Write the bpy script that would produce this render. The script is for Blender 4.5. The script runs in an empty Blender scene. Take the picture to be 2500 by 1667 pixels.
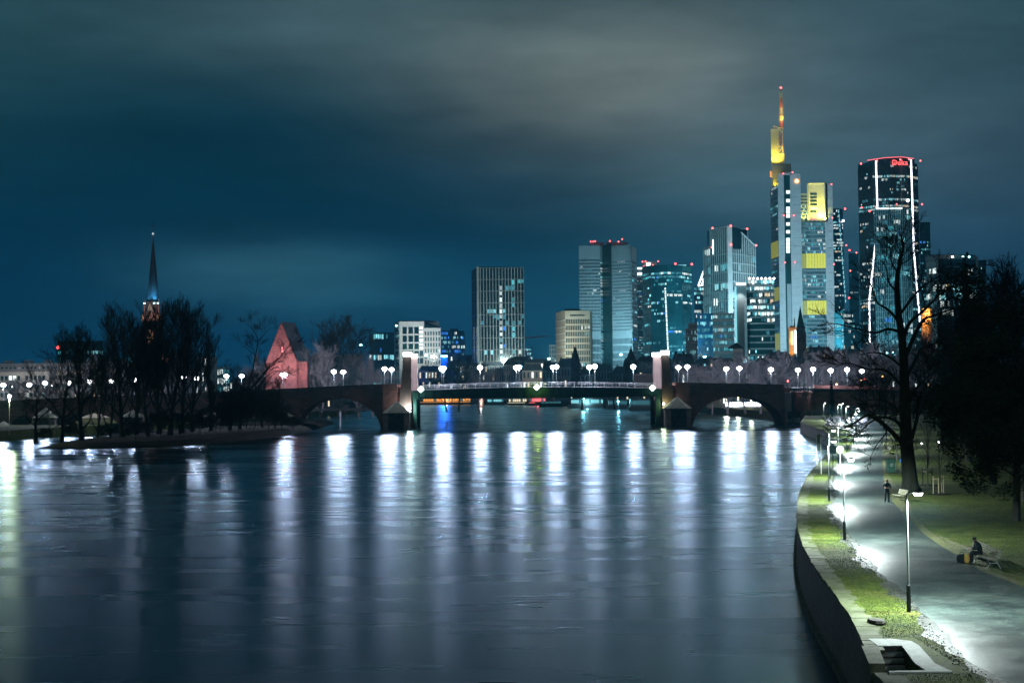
import bpy, bmesh, math, random
from mathutils import Vector, Matrix
R = math.radians
PI = math.pi
sc = bpy.context.scene
col = sc.collection

# ------------------------------------------------------------------ camera
CAM_Z, FPX = 12.0, 3472.0            # metres above the water; focal length in pixels of the 2500 px wide photograph
PITCH, ROLL = math.atan(120 / FPX), R(0.6)
_F = Vector((0, math.cos(PITCH), math.sin(PITCH)))
_U0 = Vector((0, -math.sin(PITCH), math.cos(PITCH)))
_R0 = Vector((1, 0, 0))
CR = _R0 * math.cos(ROLL) - _U0 * math.sin(ROLL)
CU = _U0 * math.cos(ROLL) + _R0 * math.sin(ROLL)
cam = bpy.data.cameras.new('camera')
cam.lens, cam.sensor_width, cam.clip_start, cam.clip_end = 50.0, 36.0, 0.5, 12000
cam_ob = bpy.data.objects.new('camera', cam)
col.objects.link(cam_ob)
m = Matrix((CR, CU, -_F)).transposed().to_4x4()
m.translation = (0, 0, CAM_Z)
cam_ob.matrix_world = m
sc.camera = cam_ob

def ray(px, py):
    return _F + CR * ((px - 1250) / FPX) + CU * ((833.5 - py) / FPX)
def at(px, py, Y):                    # the point at depth Y seen at this place of the photograph
    d = ray(px, py)
    return Vector((0, 0, CAM_Z)) + d * (Y / d.y)
def gnd(px, py, z=3.0):               # the point at height z seen there
    d = ray(px, py)
    return Vector((0, 0, CAM_Z)) + d * ((z - CAM_Z) / d.z)
def xw(px, Y, py=870): return at(px, py, Y).x
def zw(px, py, Y): return at(px, py, Y).z

# ------------------------------------------------------------------ render settings
sc.view_settings.view_transform = 'Standard'
sc.view_settings.look = 'None'
sc.view_settings.exposure = 0.2
sc.view_settings.gamma = 1.0
sc.view_settings.use_curve_mapping = False
sc.render.engine = 'CYCLES'
cy = sc.cycles
cy.use_denoising = True
cy.max_bounces, cy.diffuse_bounces, cy.glossy_bounces, cy.transmission_bounces, cy.volume_bounces = 4, 2, 3, 2, 0
cy.sample_clamp_indirect = 3.0
cy.sample_clamp_direct = 0.0
cy.caustics_reflective = False
cy.caustics_refractive = False
cy.use_light_tree = True

# ------------------------------------------------------------------ node helper
class NT:
    def __init__(s, tree): s.t = tree; s.n = tree.nodes; s.l = tree.links
    def add(s, typ, **kw):
        n = s.n.new(typ)
        for k, v in kw.items(): setattr(n, k, v)
        return n
    def put(s, sock, v):
        if isinstance(v, bpy.types.NodeSocket): s.l.new(v, sock)
        elif v is not None: sock.default_value = v
    def m(s, op, a, b=None, c=None):
        n = s.add('ShaderNodeMath', operation=op)
        s.put(n.inputs[0], a); s.put(n.inputs[1], b)
        if c is not None: s.put(n.inputs[2], c)
        return n.outputs[0]
    def noise(s, vec, scale, detail=4, rough=0.5):
        n = s.add('ShaderNodeTexNoise')
        s.put(n.inputs['Vector'], vec)
        n.inputs['Scale'].default_value = scale; n.inputs['Detail'].default_value = detail; n.inputs['Roughness'].default_value = rough
        return n
    def mapping(s, vec, scale=(1, 1, 1), rot=(0, 0, 0), loc=(0, 0, 0)):
        n = s.add('ShaderNodeMapping')
        s.put(n.inputs['Vector'], vec)
        n.inputs['Scale'].default_value = scale; n.inputs['Rotation'].default_value = rot; n.inputs['Location'].default_value = loc
        return n.outputs[0]
    def ramp(s, fac, stops):
        n = s.add('ShaderNodeValToRGB')
        s.put(n.inputs[0], fac)
        e = n.color_ramp.elements
        e[0].position, e[0].color = stops[0][0], (*stops[0][1], 1)
        e[1].position, e[1].color = stops[-1][0], (*stops[-1][1], 1)
        for p, c in stops[1:-1]:
            x = e.new(p); x.color = (*c, 1)
        return n.outputs[0]
    def mix(s, fac, a, b, blend='MIX'):
        n = s.add('ShaderNodeMix', data_type='RGBA', blend_type=blend)
        s.put(n.inputs[0], fac); s.put(n.inputs[6], a); s.put(n.inputs[7], b)
        return n.outputs[2]

# ------------------------------------------------------------------ night sky: overcast, lit from below by the city
w = bpy.data.worlds.new('World'); sc.world = w; w.use_nodes = True
W = NT(w.node_tree); W.n.clear()
geo = W.add('ShaderNodeTexCoord').outputs['Generated']
sep = W.add('ShaderNodeSeparateXYZ'); W.l.new(geo, sep.inputs[0])
sx, sy, sz = sep.outputs
az0 = W.m('DEGREES', W.m('ARCTAN2', sx, sy)) if False else W.m('MULTIPLY', W.m('ARCTAN2', sx, sy), 57.2958)
el0 = W.m('MULTIPLY', W.m('ARCSINE', sz), 57.2958)
cv = W.add('ShaderNodeCombineXYZ'); W.put(cv.inputs[0], az0); W.put(cv.inputs[1], el0)
rotv = W.mapping(cv.outputs[0], scale=(0.06, 0.2, 1), rot=(0, 0, R(-9)))
nw = W.noise(rotv, 1.0, 5, 0.55)
sepn = W.add('ShaderNodeSeparateColor'); W.l.new(nw.outputs['Color'], sepn.inputs[0])
az = W.m('ADD', az0, W.m('MULTIPLY', W.m('SUBTRACT', sepn.outputs[0], 0.5), 9.0))
el = W.m('ADD', el0, W.m('MULTIPLY', W.m('SUBTRACT', sepn.outputs[1], 0.5), 3.6))
base = W.ramp(W.m('DIVIDE', el, 40.0), [(0.0, (.0004, .044, .110)), (0.08, (.0003, .038, .098)), (0.17, (.0004, .028, .062)),
                                        (0.25, (.0012, .028, .050)), (0.36, (.010, .046, .064)), (0.6, (.035, .055, .065)), (1.0, (.035, .052, .06))])
streak = W.noise(W.mapping(cv.outputs[0], scale=(0.09, 0.32, 1), rot=(0, 0, R(-11))), 1.0, 5, 0.5)
mod = W.m('MULTIPLY_ADD', streak.outputs['Fac'], 0.9, 0.55)
acc = None
for a0, e0, sa, se, c in [(4.2, 12.6, 7.2, 3.0, (.125, .128, .105)), (-7, 14.6, 8, 2.6, (.040, .056, .060)), (16, 10.5, 9, 6, (.044, .064, .078)),
                          (9, 8.0, 6, 2.2, (.028, .058, .066)), (-10.0, 4.5, 4.6, 1.4, (.026, .078, .092)), (-6, 4.0, 8, 1.2, (.002, .020, .028)), (9, 2.2, 9, 3.6, (.008, .052, .068)), (-20, 13, 4, 4, (.006, .015, .016))]:
    da = W.m('DIVIDE', W.m('SUBTRACT', az, a0), sa); de = W.m('DIVIDE', W.m('SUBTRACT', el, e0), se)
    g = W.m('EXPONENT', W.m('MULTIPLY', W.m('ADD', W.m('MULTIPLY', da, da), W.m('MULTIPLY', de, de)), -1.0))
    g = W.m('MULTIPLY', g, mod)
    vm = W.add('ShaderNodeVectorMath', operation='SCALE'); vm.inputs[0].default_value = c; W.put(vm.inputs[3], g)
    if acc is None: acc = vm.outputs[0]
    else:
        ad = W.add('ShaderNodeVectorMath', operation='ADD'); W.l.new(acc, ad.inputs[0]); W.l.new(vm.outputs[0], ad.inputs[1]); acc = ad.outputs[0]
fine = W.noise(W.mapping(cv.outputs[0], scale=(0.22, 0.9, 1), rot=(0, 0, R(-16)), loc=(5, 2, 0)), 1.0, 6, 0.6)
bm_ = W.add('ShaderNodeVectorMath', operation='SCALE'); W.put(bm_.inputs[0], base); W.put(bm_.inputs[3], W.m('MULTIPLY_ADD', streak.outputs['Fac'], 0.7, 0.65))
ad = W.add('ShaderNodeVectorMath', operation='ADD'); W.l.new(acc, ad.inputs[0]); W.l.new(bm_.outputs[0], ad.inputs[1])
fm = W.add('ShaderNodeVectorMath', operation='SCALE'); W.l.new(ad.outputs[0], fm.inputs[0]); W.put(fm.inputs[3], W.m('MULTIPLY_ADD', fine.outputs['Fac'], .6, .72))
bg = W.add('ShaderNodeBackground'); W.put(bg.inputs[0], fm.outputs[0]); bg.inputs[1].default_value = 1.0
W.l.new(bg.outputs[0], W.add('ShaderNodeOutputWorld').inputs[0])

# ------------------------------------------------------------------ objects and custom properties
def tag(o, label=None, cat=None, group=None, kind=None):
    if label: o['label'] = label
    if cat: o['category'] = cat
    if group: o['group'] = group
    if kind: o['kind'] = kind
    return o
def empty(name, loc, label=None, cat=None, group=None, rz=0):
    o = bpy.data.objects.new(name, None); col.objects.link(o)
    o.location = loc; o.rotation_euler = (0, 0, rz); o.empty_display_size = 0.3
    o['_o'] = list(loc)
    return tag(o, label, cat, group)
def copy_tree(o, parent=None):
    c = o.copy(); col.objects.link(c)
    if parent: c.parent = parent
    for ch in list(o.children): copy_tree(ch, c)
    return c
class MB:
    def __init__(s): s.v = []; s.f = []; s.c = []; s.mi = []
    def face(s, pts, c=None, mi=0):
        b = len(s.v); s.v += [tuple(p) for p in pts]; s.f.append(tuple(range(b, b + len(pts)))); s.c.append(c); s.mi.append(mi)
    def grid8(s, P, c=None, mi=0):    # eight corners: bottom four, then top four
        b = len(s.v); s.v += [tuple(p) for p in P]
        for q in ((0, 3, 2, 1), (4, 5, 6, 7), (0, 1, 5, 4), (1, 2, 6, 5), (2, 3, 7, 6), (3, 0, 4, 7)):
            s.f.append(tuple(b + i for i in q)); s.c.append(c); s.mi.append(mi)
    def box(s, x0, x1, y0, y1, z0, z1, c=None, mi=0):
        s.grid8([(x0, y0, z0), (x1, y0, z0), (x1, y1, z0), (x0, y1, z0), (x0, y0, z1), (x1, y0, z1), (x1, y1, z1), (x0, y1, z1)], c, mi)
    def ob(s, o, t, n, u0, u1, w0, w1, z0, z1, c=None, mi=0, z1b=None):   # oriented box; z1b = top at the u1 end
        if z1b is None: z1b = z1
        g = lambda u, w_, z: (o[0] + t[0] * u + n[0] * w_, o[1] + t[1] * u + n[1] * w_, z)
        s.grid8([g(u0, w1, z0), g(u1, w1, z0), g(u1, w0, z0), g(u0, w0, z0), g(u0, w1, z1), g(u1, w1, z1b), g(u1, w0, z1b), g(u0, w0, z1)], c, mi)
    def prism(s, poly, z0, z1, c=None, mi=0, ztop=None):
        n = len(poly); b = len(s.v)
        zt = ztop or [z1] * n
        s.v += [(p[0], p[1], z0) for p in poly] + [(p[0], p[1], zt[i]) for i, p in enumerate(poly)]
        for i in range(n):
            j = (i + 1) % n; s.f.append((b + i, b + j, b + n + j, b + n + i)); s.c.append(c); s.mi.append(mi)
        s.f.append(tuple(b + n + i for i in range(n))); s.f.append(tuple(b + n - 1 - i for i in range(n))); s.c += [c, c]; s.mi += [mi, mi]
    def tube(s, pts, rad, n=6, cap=True, mi=0):
        b0 = len(s.v); k = len(pts)
        for i, p in enumerate(pts):
            p = Vector(p)
            d = (Vector(pts[min(i + 1, k - 1)]) - Vector(pts[max(i - 1, 0)]))
            d = d.normalized() if d.length > 1e-9 else Vector((0, 0, 1))
            a = d.cross(Vector((0, 0, 1)) if abs(d.z) < 0.95 else Vector((1, 0, 0))).normalized(); e = d.cross(a)
            r = rad[i] if isinstance(rad, (list, tuple)) else rad
            for j in range(n):
                t = 2 * PI * j / n; s.v.append(tuple(p + a * (r * math.cos(t)) + e * (r * math.sin(t))))
        for i in range(k - 1):
            for j in range(n):
                j2 = (j + 1) % n
                s.f.append((b0 + i * n + j, b0 + i * n + j2, b0 + (i + 1) * n + j2, b0 + (i + 1) * n + j)); s.c.append(None); s.mi.append(mi)
        if cap:
            s.f.append(tuple(b0 + j for j in range(n))[::-1]); s.f.append(tuple(b0 + (k - 1) * n + j for j in range(n))); s.c += [None, None]; s.mi += [mi, mi]
    def lathe(s, cx, cy_, prof, n=12, mi=0):  # profile of (r, z)
        s.tube_rings([[(cx + r * math.cos(2 * PI * j / n), cy_ + r * math.sin(2 * PI * j / n), z) for j in range(n)] for r, z in prof], mi)
    def tube_rings(s, rings, mi=0):
        b = len(s.v); n = len(rings[0])
        for r in rings: s.v += r
        for i in range(len(rings) - 1):
            for j in range(n):
                j2 = (j + 1) % n; s.f.append((b + i * n + j, b + i * n + j2, b + (i + 1) * n + j2, b + (i + 1) * n + j)); s.c.append(None); s.mi.append(mi)
        s.f.append(tuple(range(b, b + n))[::-1]); s.f.append(tuple(range(b + (len(rings) - 1) * n, b + len(rings) * n))); s.c += [None, None]; s.mi += [mi, mi]
    def ball(s, c, r, n=8, sq=1.0, mi=0):
        k = max(4, n // 2)
        s.lathe(c[0], c[1], [(max(r * math.sin(PI * i / k), 1e-3), c[2] - r * sq * math.cos(PI * i / k)) for i in range(k + 1)], n, mi)
    def mesh(s, name, mats, org=(0, 0, 0), smooth=False):
        me = bpy.data.meshes.new(name)
        ox, oy, oz = org
        me.from_pydata([(x - ox, y - oy, z - oz) for x, y, z in s.v], [], s.f)
        if not isinstance(mats, (list, tuple)): mats = [mats]
        for mm in mats: me.materials.append(mm)
        if len(mats) > 1: me.polygons.foreach_set('material_index', s.mi)
        if any(c is not None for c in s.c):
            ca = me.color_attributes.new('lit', 'FLOAT_COLOR', 'CORNER')
            buf = []
            for f, c in zip(s.f, s.c): buf += list((*(c or (0, 0, 0)), 1.0)) * len(f)
            ca.data.foreach_set('color', buf)
        if smooth: me.polygons.foreach_set('use_smooth', [True] * len(s.f))
        me.validate(); me.update()
        return me
    def build(s, name, mats, parent=None, label=None, cat=None, group=None, kind=None, smooth=False):
        if not s.f: return None
        o = (0, 0, 0)
        if parent is not None: o = parent.get('_o', (0, 0, 0))
        return link(name, s.mesh(name, mats, o, smooth), parent, label, cat, group, kind)
def link(name, me, parent=None, label=None, cat=None, group=None, kind=None, loc=None):
    o = bpy.data.objects.new(name, me); col.objects.link(o)
    if parent is not None:
        o.parent = parent
        pb = parent.get('_o', (0, 0, 0))
        if loc is not None: o.location = (loc[0] - pb[0], loc[1] - pb[1], loc[2] - pb[2])
        o['_o'] = list(loc if loc is not None else pb)
    else:
        if loc is not None: o.location = loc
        o['_o'] = list(loc if loc is not None else (0, 0, 0))
    return tag(o, label, cat, group, kind)
def light(name, typ, loc, power, color, parent=None, radius=0.2, target=None, angle=60, blend=0.6):
    L = bpy.data.lights.new(name, typ); L.energy = power; L.color = color; L.shadow_soft_size = radius
    if typ == 'SPOT': L.spot_size = R(angle); L.spot_blend = blend
    o = bpy.data.objects.new(name, L); col.objects.link(o)
    pb = parent.get('_o', (0, 0, 0)) if parent is not None else (0, 0, 0)
    if parent is not None: o.parent = parent
    o.location = (loc[0] - pb[0], loc[1] - pb[1], loc[2] - pb[2])
    if target is not None:
        d = Vector(target) - Vector(loc); o.rotation_euler = d.to_track_quat('-Z', 'Y').to_euler()
    return o

# ------------------------------------------------------------------ materials
M = {}
def mat(name, colr, rough=0.7, var=0.25, scale=1.0, spec=0.3, metal=0.0, bump=0.0, emit=None, es=0.0, col2=None, stretch=(1, 1, 1), ior=None, space='Object', hi=None, brick=None):
    mm = bpy.data.materials.new(name); mm.use_nodes = True
    T = NT(mm.node_tree); b = T.n['Principled BSDF']
    b.inputs['Roughness'].default_value = rough; b.inputs['Metallic'].default_value = metal
    b.inputs['Specular IOR Level'].default_value = spec
    tc = T.mapping(T.add('ShaderNodeTexCoord').outputs[space], scale=stretch)
    n = T.noise(tc, scale, 6, 0.6)
    c2 = col2 or tuple(x * (1 - var) for x in colr)
    c1 = colr if col2 else tuple(min(1, x * (1 + var)) for x in colr)
    cr = T.ramp(n.outputs['Fac'], [(0.32, c2), (0.68, c1)])
    if hi:
        n2 = T.noise(tc, scale * hi[0], 4, 0.6)
        cr = T.mix(hi[1], cr, T.ramp(n2.outputs['Fac'], [(0.35, hi[2]), (0.65, hi[3])]), 'MULTIPLY')
    if brick:
        bt = T.add('ShaderNodeTexBrick'); sp_ = T.add('ShaderNodeSeparateXYZ'); T.l.new(T.add('ShaderNodeTexCoord').outputs['Object'], sp_.inputs[0]); cb_ = T.add('ShaderNodeCombineXYZ'); T.l.new(sp_.outputs[1 if len(brick) > 2 else 0], cb_.inputs[0]); T.l.new(sp_.outputs[2], cb_.inputs[1]); T.put(bt.inputs['Vector'], cb_.outputs[0])
        bt.inputs['Color1'].default_value = (1.25, 1.2, 1.15, 1); bt.inputs['Color2'].default_value = (.7, .72, .75, 1); bt.inputs['Mortar'].default_value = (.45, .45, .45, 1)
        bt.inputs['Scale'].default_value = 1; bt.inputs['Brick Width'].default_value = brick[0]; bt.inputs['Row Height'].default_value = brick[1]; bt.inputs['Mortar Size'].default_value = brick[1] * .07
        cr = T.mix(.8, cr, bt.outputs['Color'], 'MULTIPLY')
    T.put(b.inputs['Base Color'], cr)
    if bump:
        bp = T.add('ShaderNodeBump'); bp.inputs['Strength'].default_value = 0.6; bp.inputs['Distance'].default_value = bump
        n3 = T.noise(tc, scale * 6, 5, 0.65)
        T.l.new(n3.outputs['Fac'], bp.inputs['Height']); T.l.new(bp.outputs[0], b.inputs['Normal'])
    if emit:
        b.inputs['Emission Color'].default_value = (*emit, 1); b.inputs['Emission Strength'].default_value = es
        mm.cycles.emission_sampling = 'NONE'
    M[name] = mm
    return mm
def lit_attr(name, dark, strength=1.0, rough=0.15):
    mm = mat(name, dark, rough, 0.1, 0.3, spec=0.5)
    T = NT(mm.node_tree); b = T.n['Principled BSDF']
    a = T.add('ShaderNodeAttribute', attribute_name='lit')
    T.l.new(a.outputs['Color'], b.inputs['Emission Color']); b.inputs['Emission Strength'].default_value = strength
    mm.cycles.emission_sampling = 'NONE'
    return mm
mat('glass_teal', (.018, .11, .14), .12, .5, .05, spec=.8)
mat('glass_dark', (.008, .034, .046), .12, .4, .05, spec=.7)
mat('glass_blue', (.010, .065, .14), .12, .4, .05, spec=.8)
mat('glass_green', (.010, .060, .060), .15, .4, .05, spec=.6)
mat('concrete_grey', (.34, .39, .42), .8, .10, .06)
mat('concrete_beige', (.42, .40, .33), .8, .10, .06)
mat('concrete_white', (.62, .64, .62), .8, .08, .08)
mat('aluminium', (.42, .46, .46), .45, .1, .2, metal=.2)
mat('metal_pale', (.62, .66, .66), .4, .1, .2)
mat('dark_metal', (.018, .022, .024), .5, .3, 1)
mat('roof_dark', (.03, .035, .04), .8, .3, .2)
mat('roof_slate', (.045, .055, .065), .75, .3, .3)
mat('plaster_pale', (.45, .44, .42), .85, .12, .15)
mat('plaster_pink', (.40, .30, .28), .85, .15, .15)
mat('plaster_grey', (.22, .23, .25), .85, .2, .15)
mat('brown_panel', (.15, .10, .09), .7, .15, .1)
mat('sandstone_red', (.36, .165, .135), .85, .3, .35, bump=.05, brick=(1.7, .62), hi=(9, .5, (.55, .5, .5), (1.2, 1.15, 1.1)))
mat('sandstone_pale', (.42, .30, .26), .85, .15, .4, bump=.02)
mat('brick_red', (.30, .095, .085), .85, .2, .6, bump=.02, brick=(.9, .38), hi=(6, .4, (.7, .65, .65), (1.1, 1.1, 1.1)))
mat('steel_green', (.010, .045, .034), .5, .3, .5)
mat('stone_moss', (.16, .17, .12), .9, .4, 1.5, bump=.04, col2=(.045, .055, .035), hi=(5, .5, (.4, .4, .4), (1.3, 1.3, 1.2)))
mat('stone_dark', (.085, .082, .066), .9, .5, .9, bump=.08, brick=(1.1, .5))
mat('stone_wet', (.042, .046, .034), .6, .5, .8, bump=.08, brick=(1.3, .47, 1))
mat('coping_stone', (.14, .15, .10), .85, .3, 1.2, bump=.03, col2=(.055, .075, .022), hi=(7, .5, (.5, .5, .45), (1.25, 1.25, 1.2)))
mat('concrete_slab', (.38, .40, .38), .8, .2, 3, bump=.01, hi=(8, .4, (.6, .6, .6), (1.2, 1.2, 1.2)))
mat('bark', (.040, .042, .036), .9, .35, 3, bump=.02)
mat('bark_lit', (.20, .18, .18), .9, .3, 2)  # paler bark behind the bridge, lamp light put into its colour
mat('bark_birch', (.50, .50, .46), .8, .2, 2, col2=(.12, .11, .10))
mat('bark_fg', (.030, .032, .022), .9, .4, 2.5, bump=.05, hi=(4, .5, (.5, .5, .5), (1.3, 1.3, 1.2)), stretch=(1, 1, .3))
mat('foliage_dark', (.035, .055, .028), .9, .5, .8)
mat('foliage_conifer', (.025, .040, .026), .9, .5, .8)
mat('earth', (.010, .011, .008), .95, .4, .8, bump=.05)
mat('undergrowth', (.024, .026, .016), .95, .4, 2)
mat('white_paint', (.75, .76, .74), .5, .1, 1)
mat('pole_grey', (.22, .24, .23), .5, .2, 2)
mat('pole_pale', (.55, .57, .56), .5, .15, 1)
mat('wood_pale', (.22, .21, .15), .7, .2, 3, stretch=(1, 6, 6))
mat('wood_stake', (.30, .26, .17), .8, .2, 3)
mat('cloth_black', (.010, .010, .012), .9, .3, 5)
mat('skin', (.35, .20, .15), .6, .1, 5)
mat('hair_brown', (.05, .03, .02), .7, .2, 9)
mat('fabric_orange', (.75, .28, .05), .7, .2, 12, col2=(.55, .55, .10))
mat('hull_dark', (.012, .014, .016), .35, .2, .5)
mat('hull_white', (.42, .45, .48), .4, .1, .5)
mat('bin_green', (.030, .085, .060), .5, .2, 3)
mat('copper_green', (.035, .17, .12), .7, .25, .5)
mat('graffiti_white', (.65, .66, .70), .7, .1, 3)
mat('lettering_red', (.3, .02, .02), .5, .1, 1, emit=(1.0, .10, .10), es=2.2)
mat('sign_blue', (.03, .12, .4), .5, .1, 1, emit=(.02, .25, 1.0), es=.5)
lit_attr('pane_office', (.008, .030, .040), 1.35)
lit_attr('pane_house', (.010, .014, .018), 1.0)
def lamp_mat(name, c, s, sample='NONE'):
    mm = mat(name, tuple(min(.8, x * .5 + .1) for x in c), .4, .05, 1, emit=c, es=s); mm.cycles.emission_sampling = sample; return mm
lamp_mat('lamp_white', (.93, .93, 1.0), 14); lamp_mat('lamp_path', (.94, 1.0, .92), 14); lamp_mat('lamp_red', (1, .10, .10), 6)
lamp_mat('lamp_amber', (1, .55, .18), 7); lamp_mat('lamp_cyan', (.35, .9, 1.0), 7); lamp_mat('lamp_box', (.93, 1, .98), 5)
lamp_mat('lit_white', (.85, 1.0, .98), 1.5); lamp_mat('lit_cyan', (.30, .85, .95), .9); lamp_mat('lit_warm', (1.0, .82, .55), 1.1)
lamp_mat('lit_dim', (.10, .40, .48), .35); lamp_mat('lit_blue', (.02, .10, 1.0), .9); lamp_mat('lit_orange', (1.0, .38, .07), 1.3)
lamp_mat('lit_yellow', (.80, .74, .03), .62); lamp_mat('lit_garden', (.62, .60, .08), .34); lamp_mat('lit_strip', (.80, .93, 1.0), 2.6); lamp_mat('lit_redpink', (1.0, .16, .18), 1.6)
lamp_mat('lit_strip_white', (.82, .86, 1.0), 4.0)
LITC = {'cyan': (.30, .85, .95), 'white': (.85, 1.0, .98), 'warm': (1.0, .82, .55), 'blue': (.04, .25, .95), 'dim': (.05, .22, .28), 'teal': (.08, .48, .56), 'yellow': (.6, .55, .08), 'violet': (.62, .60, 1.0)}

# water: slow river, small waves smear every reflection into a column
wm = bpy.data.materials.new('water'); wm.use_nodes = True; M['water'] = wm
T = NT(wm.node_tree); T.n.clear()
pos = T.add('ShaderNodeTexCoord').outputs['Object']
n1 = T.noise(T.mapping(pos, scale=(.06, .30, 1), rot=(0, 0, R(4))), 1.0, 1, .4)
n2 = T.noise(T.mapping(pos, scale=(.8, 3.6, 1), rot=(0, 0, R(-5))), 1.0, 1, .5)
n3 = T.noise(T.mapping(pos, scale=(.012, .035, 1), rot=(0, 0, R(6))), 1.0, 4, .6)
n5 = T.noise(T.mapping(pos, scale=(.045, .022, 1), rot=(0, 0, R(12))), 1.0, 1, .4)
hsum = T.m('ADD', T.m('MULTIPLY', n5.outputs['Fac'], .0), T.m('ADD', T.m('MULTIPLY', n1.outputs['Fac'], .022), T.m('MULTIPLY', n2.outputs['Fac'], .005)))
bp = T.add('ShaderNodeBump'); bp.inputs['Strength'].default_value = 1.0; bp.inputs['Distance'].default_value = 0.55
T.l.new(hsum, bp.inputs['Height'])
gl = T.add('ShaderNodeBsdfGlossy', distribution='BECKMANN')
gl.inputs['Color'].default_value = (.68, .88, 1, 1)
n4 = T.noise(T.mapping(pos, scale=(.03, .16, 1), rot=(0, 0, R(-3))), 1.0, 3, .55)
T.put(gl.inputs['Roughness'], T.m('ADD', T.m('MULTIPLY_ADD', n3.outputs['Fac'], .16, .095), T.m('MULTIPLY', n4.outputs['Fac'], .20)))
T.l.new(bp.outputs[0], gl.inputs['Normal'])
df = T.add('ShaderNodeBsdfDiffuse'); df.inputs['Color'].default_value = (.012, .026, .028, 1)
fr = T.add('ShaderNodeFresnel'); fr.inputs['IOR'].default_value = 1.38
mx = T.add('ShaderNodeMixShader'); T.l.new(fr.outputs[0], mx.inputs[0]); T.l.new(df.outputs[0], mx.inputs[1]); T.l.new(gl.outputs[0], mx.inputs[2])
T.l.new(mx.outputs[0], T.add('ShaderNodeOutputMaterial').inputs[0])

# grass: green turf with worn pale patches
def ground_mat(name, c1, c2, c3, s1, s2, rough=.9, spec=.25, bump=.03, sparkle=None, patch=None):
    mm = bpy.data.materials.new(name); mm.use_nodes = True; M[name] = mm
    T = NT(mm.node_tree); b = T.n['Principled BSDF']
    p = T.add('ShaderNodeTexCoord').outputs['Object']
    a = T.noise(p, s1, 6, .62); d = T.noise(p, s2, 4, .7)
    cc = T.ramp(a.outputs['Fac'], [(.34, c1), (.5, c2), (.68, c3)])
    cc = T.mix(.7, cc, T.ramp(d.outputs['Fac'], [(.36, (.35, .35, .35)), (.64, (1.6, 1.6, 1.55))]), 'MULTIPLY')
    if patch:
        q = T.noise(p, patch[0], 5, .7); q2 = T.noise(T.mapping(p, loc=(31, 7, 0)), patch[0] * 4.5, 4, .7)
        cc = T.mix(patch[1], cc, T.ramp(q.outputs['Fac'], [(.38, (.45, .46, .48)), (.62, (1.6, 1.55, 1.45))]), 'MULTIPLY')
        cc = T.mix(patch[1], cc, T.ramp(q2.outputs['Fac'], [(.40, (.55, .55, .55)), (.60, (1.4, 1.4, 1.4))]), 'MULTIPLY')
        T.put(b.inputs['Roughness'], T.m('MULTIPLY_ADD', q.outputs['Fac'], .35, rough - .16))
    if sparkle:
        e = T.noise(p, sparkle[0], 2, .5)
        cc = T.mix(T.ramp(e.outputs['Fac'], [(.60, (0, 0, 0)), (.70, (1, 1, 1))]), cc, (*sparkle[1], 1))
    T.put(b.inputs['Base Color'], cc); b.inputs['Specular IOR Level'].default_value = spec
    if not patch: b.inputs['Roughness'].default_value = rough
    bp = T.add('ShaderNodeBump'); bp.inputs['Strength'].default_value = .8; bp.inputs['Distance'].default_value = bump
    T.l.new(d.outputs['Fac'], bp.inputs['Height']); T.l.new(bp.outputs[0], b.inputs['Normal'])
ground_mat('turf', (.036, .056, .005), (.052, .076, .008), (.080, .088, .022), .55, 6, bump=.05, patch=(1.1, .32))
ground_mat('worn_earth', (.10, .095, .05), (.085, .10, .03), (.14, .13, .09), .8, 9, bump=.04)
ground_mat('path', (.020, .032, .030), (.030, .045, .042), (.048, .062, .058), .22, 7, rough=.38, spec=.7, bump=.02, sparkle=(11, (.15, .18, .17)), patch=(.55, .75))
ground_mat('gutter', (.010, .012, .009), (.022, .024, .020), (.10, .11, .10), 1.6, 5, rough=.6, spec=.3, bump=.08)
ground_mat('asphalt', (.04, .045, .05), (.05, .055, .06), (.07, .07, .075), .3, 12, rough=.7)
# ================================================================== TERRAIN
rnd = random.Random(7)
wb = MB(); wb.face([(-900, -60, 0), (900, -60, 0), (1900, 2900, 0), (-1900, 2900, 0)])
wb.build('water', M['water'], kind='structure')
def xy(v): return (v.x, v.y)
# outer edge of the quay wall, near to far
OUT = [(11.0, -40), (11.05, 20), (11.2, 43), (11.35, 45.5)] + [(11.7, 46.8)] + [xy(gnd(px, py)) for px, py in
      [(2111, 1559), (2085, 1516), (2065, 1483), (2042, 1450), (2012, 1414), (1982, 1377), (1958, 1335), (1946, 1298), (1945, 1249), (1949, 1209), (1953, 1198), (1965, 1172), (1980, 1149), (1997, 1131), (2018, 1108)]] + \
      [(47, 208), (53, 236), (60, 270), (66, 305), (75, 372), (88, 430), (94, 458)]
FARB = [(95, 482), (98, 560), (97, 640), (96, 741), (80, 812), (64, 985), (20, 1130), (-5, 1235), (-60, 1400), (-110, 1520)]
def subdiv(P, step):
    out = []
    for a, b in zip(P, P[1:]):
        d = math.dist(a, b); k = max(1, int(round(d / step)))
        for i in range(k): out.append((a[0] + (b[0] - a[0]) * i / k, a[1] + (b[1] - a[1]) * i / k))
    return out + [P[-1]]
def smooth(P, it=2):
    for _ in range(it): P = [P[0]] + [((a[0] + 2 * b[0] + c[0]) / 4, (a[1] + 2 * b[1] + c[1]) / 4) for a, b, c in zip(P, P[1:], P[2:])] + [P[-1]]
    return P
def offset(P, d):                       # to the right-hand (land) side of a line running away from the camera
    out = []
    for i, p in enumerate(P):
        a = P[max(i - 1, 0)]; b = P[min(i + 1, len(P) - 1)]
        t = Vector((b[0] - a[0], b[1] - a[1])).normalized(); out.append((p[0] + t.y * d, p[1] - t.x * d))
    return out
NEARW = [(11.0, -40), (11.05, 20), (11.2, 43), (11.35, 45.3)]
FARW = smooth(subdiv([(12.05, 49.2)] + OUT[5:], 6.0), 2)
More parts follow.
